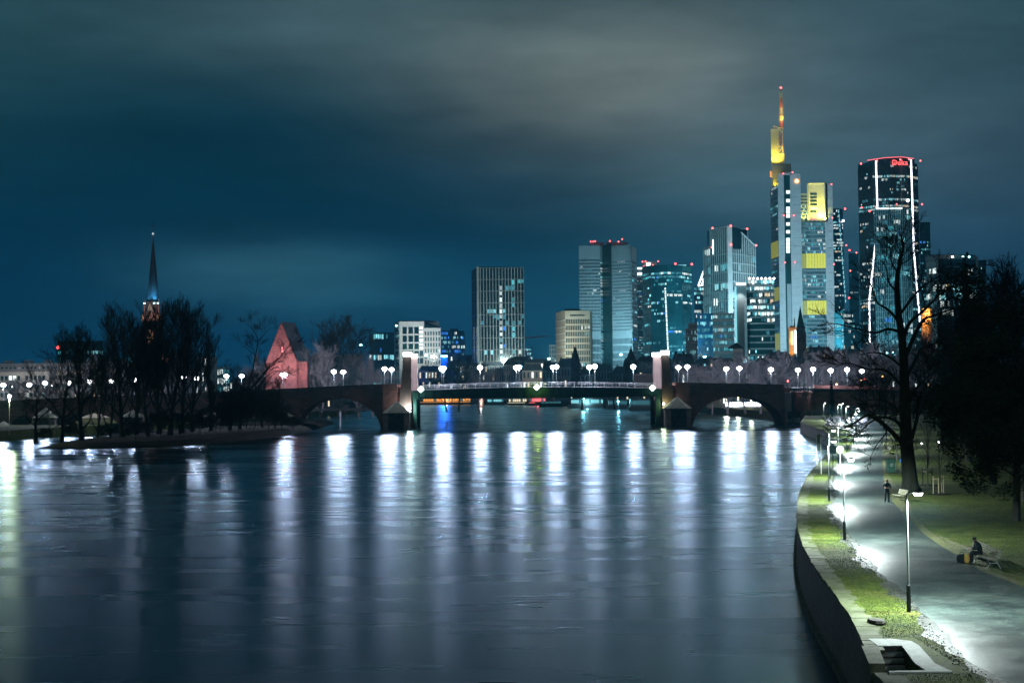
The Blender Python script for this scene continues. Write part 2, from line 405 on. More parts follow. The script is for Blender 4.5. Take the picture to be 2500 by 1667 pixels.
# stairwell cut into the bank
SW = [(12.0, 46.5), (12.98, 46.5), (13.42, 49.7), (12.62, 49.7)]
edge = offset(NEARW, .35) + [(11.75, 45.3), (12.98, 45.3), SW[1], SW[2], (12.62, 49.7)] + offset(FARW, .35)[1:] + FARB
land = edge + [(-140, 1700), (-1000, 2300), (-1850, 2850), (1850, 2850), (1500, 1200), (900, -60), (14, -60)]
lb = MB(); lb.prism(land, -2, 3.0)
lb.build('river_bank', M['turf'], kind='structure')
# city ground beyond
cg = MB(); cg.face([(x, y, 3.004) for x, y in [(96, 640), (97, 741), (81, 812), (65, 985), (21, 1130), (-4, 1235), (-59, 1400), (-135, 1700), (-950, 2280), (-1800, 2840), (1840, 2840), (1450, 1200), (500, 640)]])
cg.build('city_ground', M['asphalt'], kind='structure')
# south bank on the left, and the long island
south = [(-190, 200), (-150, 330), (-138, 384), (-133, 430), (-126, 470), (-118, 520), (-104, 640), (-92, 760), (-95, 900), (-105, 1200), (-160, 1500), (-420, 1850), (-1000, 2200), (-1850, 2700), (-1200, 200)]
sb = MB(); sb.prism(south[::-1], -2, 2.6); sb.build('south_bank', M['turf'], kind='structure')
isl = [(-107, 322), (-100, 317), (-85, 322), (-74, 335), (-68, 362), (-64, 398), (-64, 430), (-64, 455), (-66, 500), (-70, 560), (-80, 600), (-92, 560), (-96, 500), (-96, 440), (-99, 390), (-104, 345)]
ib = MB()
def ring(P, s, z):
    cx = sum(p[0] for p in P) / len(P); cyy = sum(p[1] for p in P) / len(P)
    return [(cx + (p[0] - cx) * s, cyy + (p[1] - cyy) * s, z + rnd.uniform(-.1, .1)) for p in P]
isl2 = smooth(subdiv(isl + [isl[0]], 7), 1)[:-1]
ib.tube_rings([ring(isl2, 1.03, -.5), ring(isl2, 1.0, .35), ring(isl2, .93, 1.1), ring(isl2, .8, 1.7)])
ib.build('island', M['earth'], kind='structure')

# path along the quay
PL = [xy(gnd(*p)) for p in [(2408, 1667), (2362, 1621), (2319, 1579), (2289, 1542), (2249, 1496), (2217, 1460), (2180, 1430), (2137, 1394), (2104, 1361), (2078, 1321), (2045, 1272), (2035, 1239), (2032, 1183), (2034, 1172), (2045, 1137), (2068, 1110), (2080, 1091), (2084, 1072), (2072, 1050)]]
PL = smooth(subdiv([(16.3, 20), (16.2, 36)] + PL + [(72, 330), (88, 400), (98, 440)], 4), 2)
PR = [xy(gnd(*p)) for p in [(2474, 1450), (2395, 1394), (2345, 1352), (2296, 1338), (2249, 1300), (2210, 1259), (2176, 1222), (2158, 1196), (2153, 1156), (2154, 1116), (2156, 1082), (2150, 1060)]]
PR = smooth([(27, 20), (25.5, 45)] + PR + [(92, 330), (102, 400), (106, 440)], 1)
pb = MB(); pb.face([(x, y, 3.008) for x, y in PL[::-1] + PR][::-1])
pb.build('path', M['path'], kind='structure')
wd = [(p[0] + .9 + .5 * math.sin(i * 1.7), p[1]) for i, p in enumerate(PR)]
db = MB(); db.face([(x, y, 3.004) for x, y in PR[::-1] + wd][::-1]); db.build('worn_verge', M['worn_earth'], kind='structure')
# ragged icy gutter between the turf strip and the path
gb = MB(); P = subdiv(PL[2:], 1.2)
for i in range(len(P) - 1):
    a, b = P[i], P[i + 1]
    wa = .34 + .22 * math.sin(i * .7) + .18 * math.sin(i * 2.3); wb_ = .34 + .22 * math.sin((i + 1) * .7) + .18 * math.sin((i + 1) * 2.3)
    if a[1] > 200: break
    gb.face([(a[0] - wa, a[1], 3.012), (a[0] + wa * .5, a[1], 3.012), (b[0] + wb_ * .5, b[1], 3.012), (b[0] - wb_, b[1], 3.012)])
gb.build('gutter', M['gutter'], kind='structure')
rb = MB()
for _ in range(1500):
    i = rnd.randrange(0, min(len(P) - 1, 95)); p = P[i]; q = P[i + 1]; t = rnd.random()
    x = p[0] + (q[0] - p[0]) * t + rnd.gauss(-.28, .18); y = p[1] + (q[1] - p[1]) * t + rnd.gauss(0, .2); r = rnd.uniform(.015, .045)
    rb.grid8([(x + r * math.cos(a + k * PI / 2) * (1 if z == 0 else .6), y + r * math.sin(a + k * PI / 2) * (1 if z == 0 else .6), 3.01 + z) for z in (0, r * .8) for a in [rnd.random() * .6] for k in range(4)])
tag(rb.build('gravel', M['gutter']), 'loose pale gravel and ice crumbs along the edge between turf strip and path', 'gravel', kind='stuff')
# turf blades near the camera
tb = MB()
def instrip(): 
    y = rnd.uniform(38, 110) if rnd.random() < .6 else rnd.uniform(38, 75)
    return y
def lerp_x(P, y):
    for a, b in zip(P, P[1:]):
        if min(a[1], b[1]) <= y <= max(a[1], b[1]) and a[1] != b[1]: return a[0] + (b[0] - a[0]) * (y - a[1]) / (b[1] - a[1])
    return None
WALL = NEARW + [(11.7, 46.8)] + FARW
for _ in range(26000):
    y = instrip(); xl = lerp_x(WALL, y); xr = lerp_x(PL, y)
    if xl is None or xr is None: continue
    x = rnd.uniform(xl + .75, xr - .1)
    if 45 < y < 51.4 and x < 14.3: continue
    h = rnd.uniform(.015, .04); a = rnd.random() * PI; r = rnd.uniform(.008, .02); dx, dy = r * math.cos(a), r * math.sin(a)
    tb.face([(x - dx, y - dy, 3.0), (x + dx, y + dy, 3.0), (x + dy * .8, y - dx * .8, 3.0 + h)])
for _ in range(16000):
    y = rnd.uniform(45, 110); xr = lerp_x(PR, y) or 24
    x = xr + .5 + abs(rnd.gauss(0, 7)); h = rnd.uniform(.02, .05); a = rnd.random() * PI; r = rnd.uniform(.01, .025); dx, dy = r * math.cos(a), r * math.sin(a)
    tb.face([(x - dx, y - dy, 3.0), (x + dx, y + dy, 3.0), (x + dy * .8, y - dx * .8, 3.0 + h)])
tag(tb.build('grass', M['turf']), 'short green turf on the quay strip and the lawn beside the path', 'grass', kind='stuff')

# ================================================================== QUAY WALL with separate coping stones
qw = empty('quay_wall', (12, 60, 0), 'curved stone quay wall with pale coping stones along the right bank', 'wall')
def wall_strip(P, z0, z1, th, mb):
    Q = offset(P, th); b = offset(P, -.12)
    for i in range(len(P) - 1):
        mb.grid8([(*b[i], z0), (*b[i + 1], z0), (*Q[i + 1], z0), (*Q[i], z0), (*P[i], z1), (*P[i + 1], z1), (*Q[i + 1], z1), (*Q[i], z1)][0:8])
f1 = MB(); wall_strip(NEARW, -1, 2.84, .35, f1); wall_strip([p for p in FARW], -1, 2.84, .35, f1)
f1.build('wall_face', M['stone_wet'], qw)
f2 = MB(); wall_strip(offset(NEARW, -.28), -1, .28, .3, f2); wall_strip(offset(FARW, -.28), -1, .28, .3, f2)
f2.build('footing', M['stone_moss'], qw)
def stones(P, ymax, zc=2.845):
    L = 0; i = 0; pts = subdiv(P, .25); k = 0
    while k < len(pts) - 2 and pts[k][1] < ymax:
        ln = rnd.choice((3, 4, 4, 5)); e = min(k + ln, len(pts) - 1)
        a, b = Vector(pts[k]), Vector(pts[e]); t = (b - a).normalized(); n = Vector((t.y, -t.x)); g = .012
        w1 = rnd.uniform(.56, .86); z = zc + rnd.uniform(.15, .185); sh = rnd.uniform(-.02, .03); ov = .06
        A, B = a + t * g - n * (ov - sh), b - t * g - n * (ov - sh); D, C = a + t * g + n * w1, b - t * g + n * (w1 + rnd.uniform(-.06, .06))
        mb = MB(); c = .03
        mb.grid8([(*A, zc), (*B, zc), (*C, zc), (*D, zc), (A.x + n.x * c, A.y + n.y * c, z), (B.x + n.x * c, B.y + n.y * c, z + rnd.uniform(-.012, .012)), (*C, z), (*D, z + rnd.uniform(-.01, .01))])
        mb.build('coping_stone', M['coping_stone'], qw); k = e
    return pts[k:]
stones(NEARW[1:], 60)
rest = stones(FARW, 178)
f3 = MB(); wall_strip(rest[::6] + [rest[-1]], 2.845, 3.01, .75, f3); f3.build('far_coping', M['coping_stone'], qw)
# river stairs inside the wall
st = empty('river_stairs', (12.6, 48, 1.3), 'concrete stairs sunk into the quay, going down to the water behind the mossy wall end', 'stairs')
for i in range(11):
    y1 = 49.7 - .27 * i; z = 2.83 - .18 * i; b = MB()
    f = (49.7 - y1) / 3.2; x0 = 12.62 - .60 * f; x1 = 13.42 - .42 * f
    b.box(x0, x1, y1 - .28, y1, z - .12, z); b.build('tread', M['concrete_slab'], st)
    r = MB(); r.box(x0, x1, y1 - .012, y1 + .10, z + .001, z + .062 if i else z + .165); r.build('riser', M['stone_dark'], st)
b = MB(); b.prism([(11.80, 45.9), (12.98, 45.9), (12.98, 46.72), (11.80, 46.72)], -.5, .85); b.build('landing', M['concrete_slab'], st)
b = MB(); b.prism([(13.42, 49.7), (12.98, 46.5), (13.0, 45.3), (13.75, 45.3), (13.62, 46.5), (14.02, 49.7), (14.0, 50.6), (13.4, 51.1), (12.62, 51.15), (12.6, 49.73)], 2.5, 3.03); b.build('surround_slab', M['concrete_slab'], st)
b = MB(); b.prism([(11.75, 45.05), (13.75, 45.05), (13.75, 45.28), (11.75, 45.28)], 2.5, 3.05); b.build('kerb', M['concrete_slab'], st)
b = MB(); b.prism([(12.0, 46.52), (12.6, 49.7), (12.06, 49.7), (11.52, 46.52)], -1, 2.86); b.prism([(12.0, 46.5), (12.6, 49.72), (12.02, 49.72), (11.48, 46.5)], 2.86, 3.04); b.build('side_wall', M['stone_moss'], st)
# low flat stone lying on the turf
b = MB(); c = gnd(2140, 1521)
b.tube_rings([[(c.x + r * math.cos(a) * .32, c.y + r * math.sin(a) * .55, z) for a in [k * PI / 4 + .3 for k in range(8)]] for r, z in ((1.0, 3.0), (1.05, 3.08), (.9, 3.16))])
tag(b.build('stone', M['stone_dark']), 'flat dark stone lying on the turf strip below the nearest path lamp', 'stone')

# ================================================================== THE ARCH BRIDGE
BY = 460.0; BW = 19.0
X = lambda px: at(px, 1000, BY).x
br = empty('arch_bridge', (0, BY, 0), 'red sandstone arch bridge with a dark green steel middle span and four blade pylons', 'bridge')
TOPS = [(-200, 986), (0, 978), (250, 967), (500, 957.5), (930, 937.3), (985, 936)]
TOPR = [(1634, 932), (1700, 934.5), (1800, 936), (1915, 938), (2000, 940), (2160, 943), (2500, 951)]
def interp(T, px):
    for a, b in zip(T, T[1:]):
        if px <= b[0]: return a[1] + (b[1] - a[1]) * (px - a[0]) / (b[0] - a[0])
    return T[-1][1]
def pz(px): T = TOPS if px < 1300 else TOPR; return at(px, interp(T, px), BY).z
def arch_section(p0, p1, a0, a1, ycrown, name='arch_wall'):
    """wall from pixel column p0 to p1 with an arch opening between a0 and a1"""
    n = 26; mb = MB(); xs = []
    for i in range(n + 1): xs.append(p0 + (a0 - p0) * i / 3 if i < 3 else None)
    cols = [p0] + [a0 + (a1 - a0) * (.5 - .5 * math.cos(PI * k / n)) for k in range(n + 1)] + [p1]
    zc = at((a0 + a1) / 2, ycrown, BY).z
    prof = []
    for c in cols:
        t = (c - a0) / (a1 - a0)
        zb = -1 if (t <= 0 or t >= 1) else -1 + (zc + 1) * (1 - abs(2 * t - 1) ** 2.15) ** .5
        prof.append((X(c), zb, pz(c) - 1.25))
    for (xa, ba, ta), (xb, bb, tb_) in zip(prof, prof[1:]):
        if xb - xa < 1e-4: continue
        mb.grid8([(xa, BY, ba), (xb, BY, bb), (xb, BY + BW, bb), (xa, BY + BW, ba), (xa, BY, ta), (xb, BY, tb_), (xb, BY + BW, tb_), (xa, BY + BW, ta)])
    mb.build(name, M['sandstone_red'], br)
    vb = MB()                            # ring of arch stones, slightly proud
    pr = [(x, z) for x, z, _ in prof[1:-1]]
    cxm = X((a0 + a1) / 2)
    for (xa, ba), (xb, bb) in zip(pr[1:-1], pr[2:-1]):
        g = lambda x, z, k: (cxm + (x - cxm) * (1 + k * .07), BY - .12 + 0, z * (1 + k * .0) + k * .85)
        A, B, C, D = g(xa, ba, 0), g(xb, bb, 0), g(xb, bb, 1), g(xa, ba, 1)
        s = MB(); e = .12
        s.grid8([A, B, (B[0], BY + .05, B[2]), (A[0], BY + .05, A[2]), D, C, (C[0], BY + .05, C[2]), (D[0], BY + .05, D[2])])
        s.build('arch_stone', M['sandstone_red'], br)
arch_section(-200, 5, -170, -10, 1012)
arch_section(5, 106 + 18, -0 + 22, 92, 1014)
arch_section(124, 319, 128, 300, 1008); arch_section(319, 510, 338, 493, 1000)
arch_section(510, 700, 529, 682, 990); arch_section(700, 985, 718, 930, 972.5)
arch_section(1634, 1930, 1690, 1916, 968.5)
def parapet(pa, pb_, step=48):
    xs = [pa + (pb_ - pa) * i / max(1, round((pb_ - pa) / step)) for i in range(round((pb_ - pa) / step) + 1)]
    for side in (0, 1):
        y0 = BY - .1 if side == 0 else BY + BW - .35
        for a, b in zip(xs, xs[1:]):
            m1 = MB(); m1.grid8([(X(a), y0, pz(a) - 1.24), (X(b), y0, pz(b) - 1.24), (X(b), y0 + .45, pz(b) - 1.24), (X(a), y0 + .45, pz(a) - 1.24), (X(a), y0, pz(a) - .18), (X(b), y0, pz(b) - .18), (X(b), y0 + .45, pz(b) - .18), (X(a), y0 + .45, pz(a) - .18)])
            m1.build('parapet', M['sandstone_red'], br)
            m2 = MB(); g = .03; y = y0 - .12
            m2.grid8([(X(a) + g, y, pz(a) - .178), (X(b) - g, y, pz(b) - .178), (X(b) - g, y + .7, pz(b) - .178), (X(a) + g, y + .7, pz(a) - .178), (X(a) + g, y, pz(a)), (X(b) - g, y, pz(b)), (X(b) - g, y + .7, pz(b)), (X(a) + g, y + .7, pz(a))])
            m2.build('coping', M['coping_stone'], br)
            if side == 0:
                m3 = MB(); m3.grid8([(X(a), BY - .35, pz(a) - 1.62), (X(b), BY - .35, pz(b) - 1.62), (X(b), BY + .02, pz(b) - 1.62), (X(a), BY + .02, pz(a) - 1.62), (X(a), BY - .35, pz(a) - 1.3), (X(b), BY - .35, pz(b) - 1.3), (X(b), BY + .02, pz(b) - 1.3), (X(a), BY + .02, pz(a) - 1.3)])
                m3.build('string_course', M['sandstone_red'], br)
parapet(-200, 970); parapet(1650, 1915)
# deck over the left and the right part
for pa, pb_ in ((-200, 985), (1634, 2500)):
    m1 = MB(); k = 12
    for i in range(k):
        a = pa + (pb_ - pa) * i / k; b = pa + (pb_ - pa) * (i + 1) / k
        m1.grid8([(X(a), BY + .4, pz(a) - 1.9), (X(b), BY + .4, pz(b) - 1.9), (X(b), BY + BW - .4, pz(b) - 1.9), (X(a), BY + BW - .4, pz(a) - 1.9), (X(a), BY + .4, pz(a) - 1.1), (X(b), BY + .4, pz(b) - 1.1), (X(b), BY + BW - .4, pz(b) - 1.1), (X(a), BY + BW - .4, pz(a) - 1.1)])
    m1.build('deck', M['asphalt'], br)
# middle span
xl, xr = X(1007), X(1617)
def sz(x): t = (x - xl) / (xr - xl); return 12.15 + .85 * math.sin(PI * min(1, max(0, t))) ** .8 - .15 * t
for y0 in (BY + .2, BY + BW - .8):
    m1 = MB(); k = 24
    for i in range(k):
        a = xl + (xr - xl) * i / k; b = xl + (xr - xl) * (i + 1) / k
        m1.grid8([(a, y0, 9.75), (b, y0, 9.75), (b, y0 + .6, 9.75), (a, y0 + .6, 9.75), (a, y0, sz(a)), (b, y0, sz(b)), (b, y0 + .6, sz(b)), (a, y0 + .6, sz(a))])
    m1.build('girder', M['steel_green'], br)
    m2 = MB()
    for z in (9.62, 12.0):
        for i in range(k):
            a = xl + (xr - xl) * i / k; b = xl + (xr - xl) * (i + 1) / k; za = 9.62 if z < 10 else sz(a) - .02; zb = 9.62 if z < 10 else sz(b) - .02
            m2.grid8([(a, y0 - .25, za), (b, y0 - .25, zb), (b, y0 + .85, zb), (a, y0 + .85, za), (a, y0 - .25, za + .13), (b, y0 - .25, zb + .13), (b, y0 + .85, zb + .13), (a, y0 + .85, za + .13)])
    m2.build('girder_flange', M['steel_green'], br)
for i in range(30):
    x = xl + (xr - xl) * (i + .5) / 30; s = MB(); s.box(x - .06, x + .06, BY + .02, BY + .199, 9.76, sz(x) - .05); s.build('stiffener', M['steel_green'], br)
m1 = MB(); k = 24
for i in range(k):
    a = xl + (xr - xl) * i / k; b = xl + (xr - xl) * (i + 1) / k
    m1.grid8([(a, BY + .82, 11.2), (b, BY + .82, 11.2), (b, BY + BW - .82, 11.2), (a, BY + BW - .82, 11.2), (a, BY + .82, sz(a) - .1), (b, BY + .82, sz(b) - .1), (b, BY + BW - .82, sz(b) - .1), (a, BY + BW - .82, sz(a) - .1)])
m1.build('deck', M['asphalt'], br)
npost = 31
for side, y0 in ((0, BY + .1), (1, BY + BW - .3)):
    for i in range(npost):
        x = xl + 2 + (xr - xl - 4) * i / (npost - 1); s = MB(); s.box(x - .05, x + .05, y0, y0 + .1, sz(x) + .1, sz(x) + 1.75); s.build('railing_post', M['metal_pale'], br)
        if i < npost - 1 and side == 0:
            x2 = xl + 2 + (xr - xl - 4) * (i + 1) / (npost - 1)
            s = MB()
            for q in range(1, 12):
                xx = x + (x2 - x) * q / 12; s.box(xx - .012, xx + .012, y0 + .03, y0 + .06, sz(xx) + .25, sz(xx) + 1.6)
            o = s.build('railing_bars', M['pole_grey'], br, kind='stuff')
    for dz in (.25, 1.15, 1.7):
        s = MB(); s.tube([(xl + 2 + (xr - xl - 4) * i / 20, y0 + .05, sz(xl + 2 + (xr - xl - 4) * i / 20) + dz) for i in range(21)], .045 if dz > 1.5 else .028, 5); s.build('handrail', M['metal_pale'], br)
# steel legs
for a, b in ((1009, 1017), (1601, 1613)):
    for y0 in (BY + .25, BY + BW - 1.2):
        s = MB(); s.box(X(a), X(b), y0, y0 + 1.0, -1, 9.6); s.build('steel_leg', M['steel_green'], br)
for a, b in ((1007, 1022), (1600, 1616)):
    s = MB(); s.box(X(a), X(b), BY - .05, BY + .15, 9.4, 11.9); s.build('bearing_plate', M['steel_green'], br)
# blade pylons and their piers
mat('blade_stone', (.12, .080, .066), .85, .25, .4)  # near blades only; their unlit look is put into a darker colour
def blade(pin, pout_top, pout_bot, ztop, y0, th, matn, zb):
    s = MB(); x0, x1, x2 = X(pin), X(pout_top), X(pout_bot)
    P = [(x0, y0, zb), (x2, y0, zb), (x2, y0 + th, zb), (x0, y0 + th, zb), (x0, y0, ztop), (x1, y0, ztop), (x1, y0 + th, ztop), (x0, y0 + th, ztop)]
    if x1 < x0: P = [P[1], P[0], P[3], P[2], P[5], P[4], P[7], P[6]]
    s.grid8(P); s.build('pylon', M[matn], br)
zt1, zt2 = at(994, 871, BY).z, at(1011, 875, BY + 17).z
YF = BY + 16.5
def Xf(px): return at(px, 900, YF).x
blade(1004.5, 986, 968, at(994, 871, BY).z, BY - .4, 2.4, 'blade_stone', -1)
blade(1616.5, 1634, 1652, at(1625, 867, BY).z, BY - .4, 2.4, 'blade_stone', -1)
for a, b, yt in ((1003.5, 1019, 875), (1595.5, 1616, 871)):
    s = MB(); s.box(Xf(a), Xf(b), YF, YF + 2.4, 3, at(a, yt, YF).z); s.build('pylon', M['sandstone_pale'], br)
def lightbox(pa, pb_, ya, yb, Y, yfar):
    x0, x1 = at(pa, 870, Y).x, at(pb_, 870, Y).x; z1, z0 = at(pa, ya, Y).z, at(pa, yb, Y).z
    s = MB(); s.box(x0, x1, Y - .1, Y + 2.2, z0 + .05, z1 - .12); o = s.build('light_box', M['lamp_box'], br)
    s = MB(); s.box(x0 - .1, x1 + .1, Y - .2, Y + 2.3, z1 - .118, z1 + .02); s.build('lid', M['dark_metal'], o)
    light('light_box_glow', 'POINT', ((x0 + x1) / 2, Y - 1.2, (z0 + z1) / 2), 300, (.9, 1, .97), br, .8)
lightbox(984, 1005, 859, 870, BY - .4, 0); lightbox(1003, 1019, 863, 874, YF, 0)
lightbox(1614, 1634, 855, 866.5, BY - .4, 0); lightbox(1593, 1615, 860, 870.5, YF, 0)
# pier bodies behind the blades
for a, b, c in ((938, 1003, 'sandstone_red'), (1618, 1686, 'sandstone_red')):
    s = MB(); s.box(X(a), X(b), BY - .3, BY + BW + .3, -1, pz(960 if a < 1300 else 1650) - .02 if False else 8.6); s.build('pier', M[c], br)
for a, b in ((935, 970), (1652, 1684)):
    s = MB(); s.box(X(a), X(b), BY - .7, BY + 2.2, -1, pz(a if a < 1300 else b) + .03); s.build('pilaster', M['sandstone_red'], br)
# cutwaters with pyramid roofs
def cutwater(p0, p1, ye, ya, d=8.0, dark='stone_moss'):
    x0, x1 = at(p0, 1030, BY - d).x, at(p1, 1030, BY - d).x; ze = at(p0, ye, BY - d).z; za = at(p0, ya, BY - d).z; xm = (x0 + x1) / 2
    w2 = x1 - x0
    body = [(x0, BY - .3), (x0, BY - d + 1.0), (x0 + w2 * .2, BY - d), (x1 - w2 * .2, BY - d), (x1, BY - d + 1.0), (x1, BY - .3)][::-1]
    s = MB(); s.prism(body[::-1], -1, ze); cw = s.build('cutwater', M['stone_dark'], br)
    s = MB(); s.prism([(x0 - .25, BY - .3), (x0 - .25, BY - d + .8), (x0 + w2 * .17, BY - d - .3), (x1 - w2 * .17, BY - d - .3), (x1 + .25, BY - d + .8), (x1 + .25, BY - .3)], ze, ze + .25); s.build('cornice', M['stone_moss'], cw)
    s = MB(); ap = (xm, BY - d * .48, za); e = [(x0 - .2, BY - .3), (x0 - .2, BY - d + .8), (x0 + w2 * .18, BY - d - .2), (x1 - w2 * .18, BY - d - .2), (x1 + .2, BY - d + .8), (x1 + .2, BY - .3)]
    for a, b in zip(e, e[1:] + e[:1]): s.face([(*a, ze + .252), (*b, ze + .252), ap])
    s.build('roof', M['stone_moss'], cw)
    for z in (ze - 1.0, ze - 3.2): s = MB(); s.box(x0 + w2 * .22, x1 - w2 * .22, BY - d - .12, BY - d, z, z + .14); s.build('ledge', M['stone_moss'], cw)
cutwater(934, 999, 1010, 979); cutwater(1625, 1689, 999, 968)
cutwater(78, 131, 1022, 996, 6); cutwater(293, 347, 1020, 1000, 6); cutwater(488, 534, 1020, 1002, 6); cutwater(676, 716, 1020, 1004, 5); cutwater(-20, 22, 1046, 1028, 6)
# right abutment: round bastion, pilaster and long ramp wall
s = MB(); s.box(X(1916), X(1931), BY - .8, BY + 4, -1, pz(1915) - 2.6); s.build('abutment', M['sandstone_pale'], br)
s = MB(); s.box(X(1931), X(1938), BY + .6, BY + 4, -1, pz(1915) - 2.8); s.build('abutment', M['stone_dark'], br)
cxb = (X(1938) + X(1992)) / 2; rb_ = (X(1992) - X(1938)) / 2
s = MB(); s.lathe(cxb, BY + 3, [(rb_, -1), (rb_, pz(1960) - 2.7), (rb_ + .25, pz(1960) - 2.65), (rb_ + .25, pz(1960) - 2.2), (rb_ - .2, pz(1960) - 2.15)], 28); s.build('bastion', M['sandstone_red'], br)
for i in range(15):
    a = PI + PI * i / 14; x, y = cxb + rb_ * math.cos(a), BY + 3 + rb_ * math.sin(a); s = MB(); s.box(x - .04, x + .04, y - .04, y + .04, pz(1960) - 2.18, pz(1960) - .9); s.build('railing_post', M['metal_pale'], br)
s = MB(); s.tube([(cxb + rb_ * math.cos(PI + PI * i / 14), BY + 3 + rb_ * math.sin(PI + PI * i / 14), pz(1960) - .9) for i in range(15)], .05, 5); s.build('handrail', M['metal_pale'], br)
s = MB(); k = 8
for i in range(k):
    a, b = 1992 + 508 * i / k, 1992 + 508 * (i + 1) / k
    s.grid8([(X(a), BY + 2, -1), (X(b), BY + 2, -1), (X(b), BY + 3, -1), (X(a), BY + 3, -1), (X(a), BY + 2, pz(a)), (X(b), BY + 2, pz(b)), (X(b), BY + 3, pz(b)), (X(a), BY + 3, pz(a))])
s.build('ramp_wall', M['sandstone_red'], br)
# writing sprayed on the foot of the abutment (unreadable tags)
s = MB(); r2 = random.Random(3)
for k, px in enumerate((1925, 1930, 1936, 1941, 1945, 1949)):
    c = at(px, 1026, BY - 1.1); pts = []
    for q in range(7): pts.append((c.x + r2.uniform(-.4, .5), BY - 1.1 + .0, c.z + r2.uniform(-.8, .8)))
    s.tube(pts, .07, 4)
s2 = MB(); s2.box(X(1921), X(1953), BY - 1.0, BY - .82, -1, 4.4); s2.build('foot_wall', M['stone_dark'], br)
s.build('spray_writing', M['graffiti_white'], br)
# bright wall lamps beside the steel legs
for px, py, p, c in ((1000, 997, 3600, (.85, 1, 1)), (1620, 986, 500, (.95, 1, .45))):
    c0 = at(px, py, BY - .9); t = empty('wall_lamp', c0, 'bright bulkhead lamp low on the %s pier beside the steel leg' % ('left' if px < 1300 else 'right'), 'lamp', 'lamps low on the bridge piers')
    s = MB(); s.ball(c0, .38, 10); s.build('lens', M['lamp_white'], t)
    s = MB(); s.box(c0.x - .3, c0.x + .3, c0.y + .3, c0.y + .9, c0.z - .3, c0.z + .3); s.build('housing', M['dark_metal'], t)
    light('lamp_light', 'POINT', (c0.x, c0.y - .7, c0.z), p, c, t, .4)
# diamond navigation signs
for px, py, nm, cc in ((1027.5, 950.5, 'left end of the steel span', 'lamp_box'), (1310.5, 945, 'middle of the steel span', 'lamp_box'), (1593, 947, 'right end of the steel span', 'lamp_box')):
    c0 = at(px, py, BY - .5); t = empty('navigation_sign', c0, 'lit white diamond navigation sign at the %s' % nm, 'sign', 'diamond signs on the steel span')
    r = 1.05; s = MB(); s.grid8([(c0.x + dx, c0.y + y, c0.z + dz) for dx, dz in ()] or [(c0.x, c0.y - .06, c0.z - r), (c0.x + r, c0.y - .06, c0.z), (c0.x + r, c0.y + .06, c0.z), (c0.x, c0.y + .06, c0.z - r), (c0.x - r, c0.y - .06, c0.z), (c0.x, c0.y - .06, c0.z + r), (c0.x, c0.y + .06, c0.z + r), (c0.x - r, c0.y + .06, c0.z)])
    s.build('panel', M[cc], t)
    s = MB(); s.box(c0.x - .08, c0.x + .08, c0.y + .061, c0.y + .55, c0.z - .4, c0.z + .4); s.build('bracket', M['dark_metal'], t)
    mid = px > 1200 and px < 1400
    light('sign_light', 'POINT', (c0.x, c0.y - .9, c0.z + .2), 520 if mid else 70, (.85, 1, .06) if mid else (.85, 1, .8), t, .3)

# ================================================================== BRIDGE LAMPS
def bridge_lamp_proto():
    t = empty('street_lamp', (0, 0, 0))
    s = MB(); s.tube([(0, 0, 0), (0, 0, 1.2), (0, 0, 1.21), (0, 0, 6.3)], [.11, .11, .065, .05], 8); s.build('pole', M['pole_grey'], t)
    s = MB(); s.lathe(0, 0, [(.2, 6.0), (.62, 6.2), (.88, 6.62), (.84, 6.95), (.5, 7.3), (.12, 7.42)], 12); s.build('lantern', M['lamp_white'], t)
    s = MB(); s.lathe(0, 0, [(.3, 7.43), (.3, 7.5), (.06, 7.6)], 10); s.build('cap', M['dark_metal'], t)
    light('lamp_light', 'POINT', (0, 0, 5.8), 6400, (.72, .76, 1.0), t, .45)
    return t
ORD = ['first', 'second', 'third', 'fourth', 'fifth', 'sixth', 'seventh', 'eighth', 'ninth', 'tenth', 'eleventh', 'twelfth', 'thirteenth', 'fourteenth', 'fifteenth', 'sixteenth', 'seventeenth', 'eighteenth', 'nineteenth', 'twentieth', 'twenty-first', 'twenty-second', 'twenty-third', 'twenty-fourth', 'twenty-fifth']
BL = [(8, 940, 'n'), (72, 939, 'n'), (110, 935, 'f'), (169, 935, 'n'), (219, 931, 'f'), (271, 931, 'n'), (329, 927, 'f'), (449, 921, 'f'), (480, 923, 'n'), (553, 918, 'n'), (590, 918, 'f'), (690, 914, 'n'), (696, 913.5, 'f'), (815, 907, 'f'), (838, 908, 'n'), (939, 900, 'f'), (956, 902, 'n'),
      (1078, 899, 'n'), (1083, 898.5, 'f'), (1172, 897, 'n'), (1260, 897, 'n'), (1267, 896, 'f'), (1350, 896, 'n'), (1358, 895, 'f'), (1439, 896, 'n'), (1452, 894, 'f'), (1546, 895, 'n'), (1656, 897, 'n'), (1678, 895, 'f'), (1773, 900, 'n'), (1805, 899, 'f'), (1882, 902, 'n'), (1948, 903, 'n'), (1985, 901, 'f'), (2028, 904, 'n'), (2068, 902, 'f'), (2104, 906, 'n')]
proto = bridge_lamp_proto(); cnt = {'n': 0, 'f': 0}
for i, (px, py, sd) in enumerate(BL):
    Y = BY + 1.3 if sd == 'n' else BY + BW - 1.6
    p = at(px, py, Y)
    deck = sz(p.x) + .02 if 1007 < px < 1617 else pz(px) - 1.1
    o = proto if i == 0 else copy_tree(proto)
    H = 7.0 * (p.z - deck) / 6.75
    o.location = (p.x, Y, deck); o.scale = (1, 1, (p.z - deck + .25) / 7.0)
    side = 'near' if sd == 'n' else 'far'
    tag(o, 'white street lamp on the %s side of the arch bridge, %s from the left' % (side, ORD[cnt[sd]]), 'street lamp', 'street lamps along the arch bridge'); cnt[sd] += 1
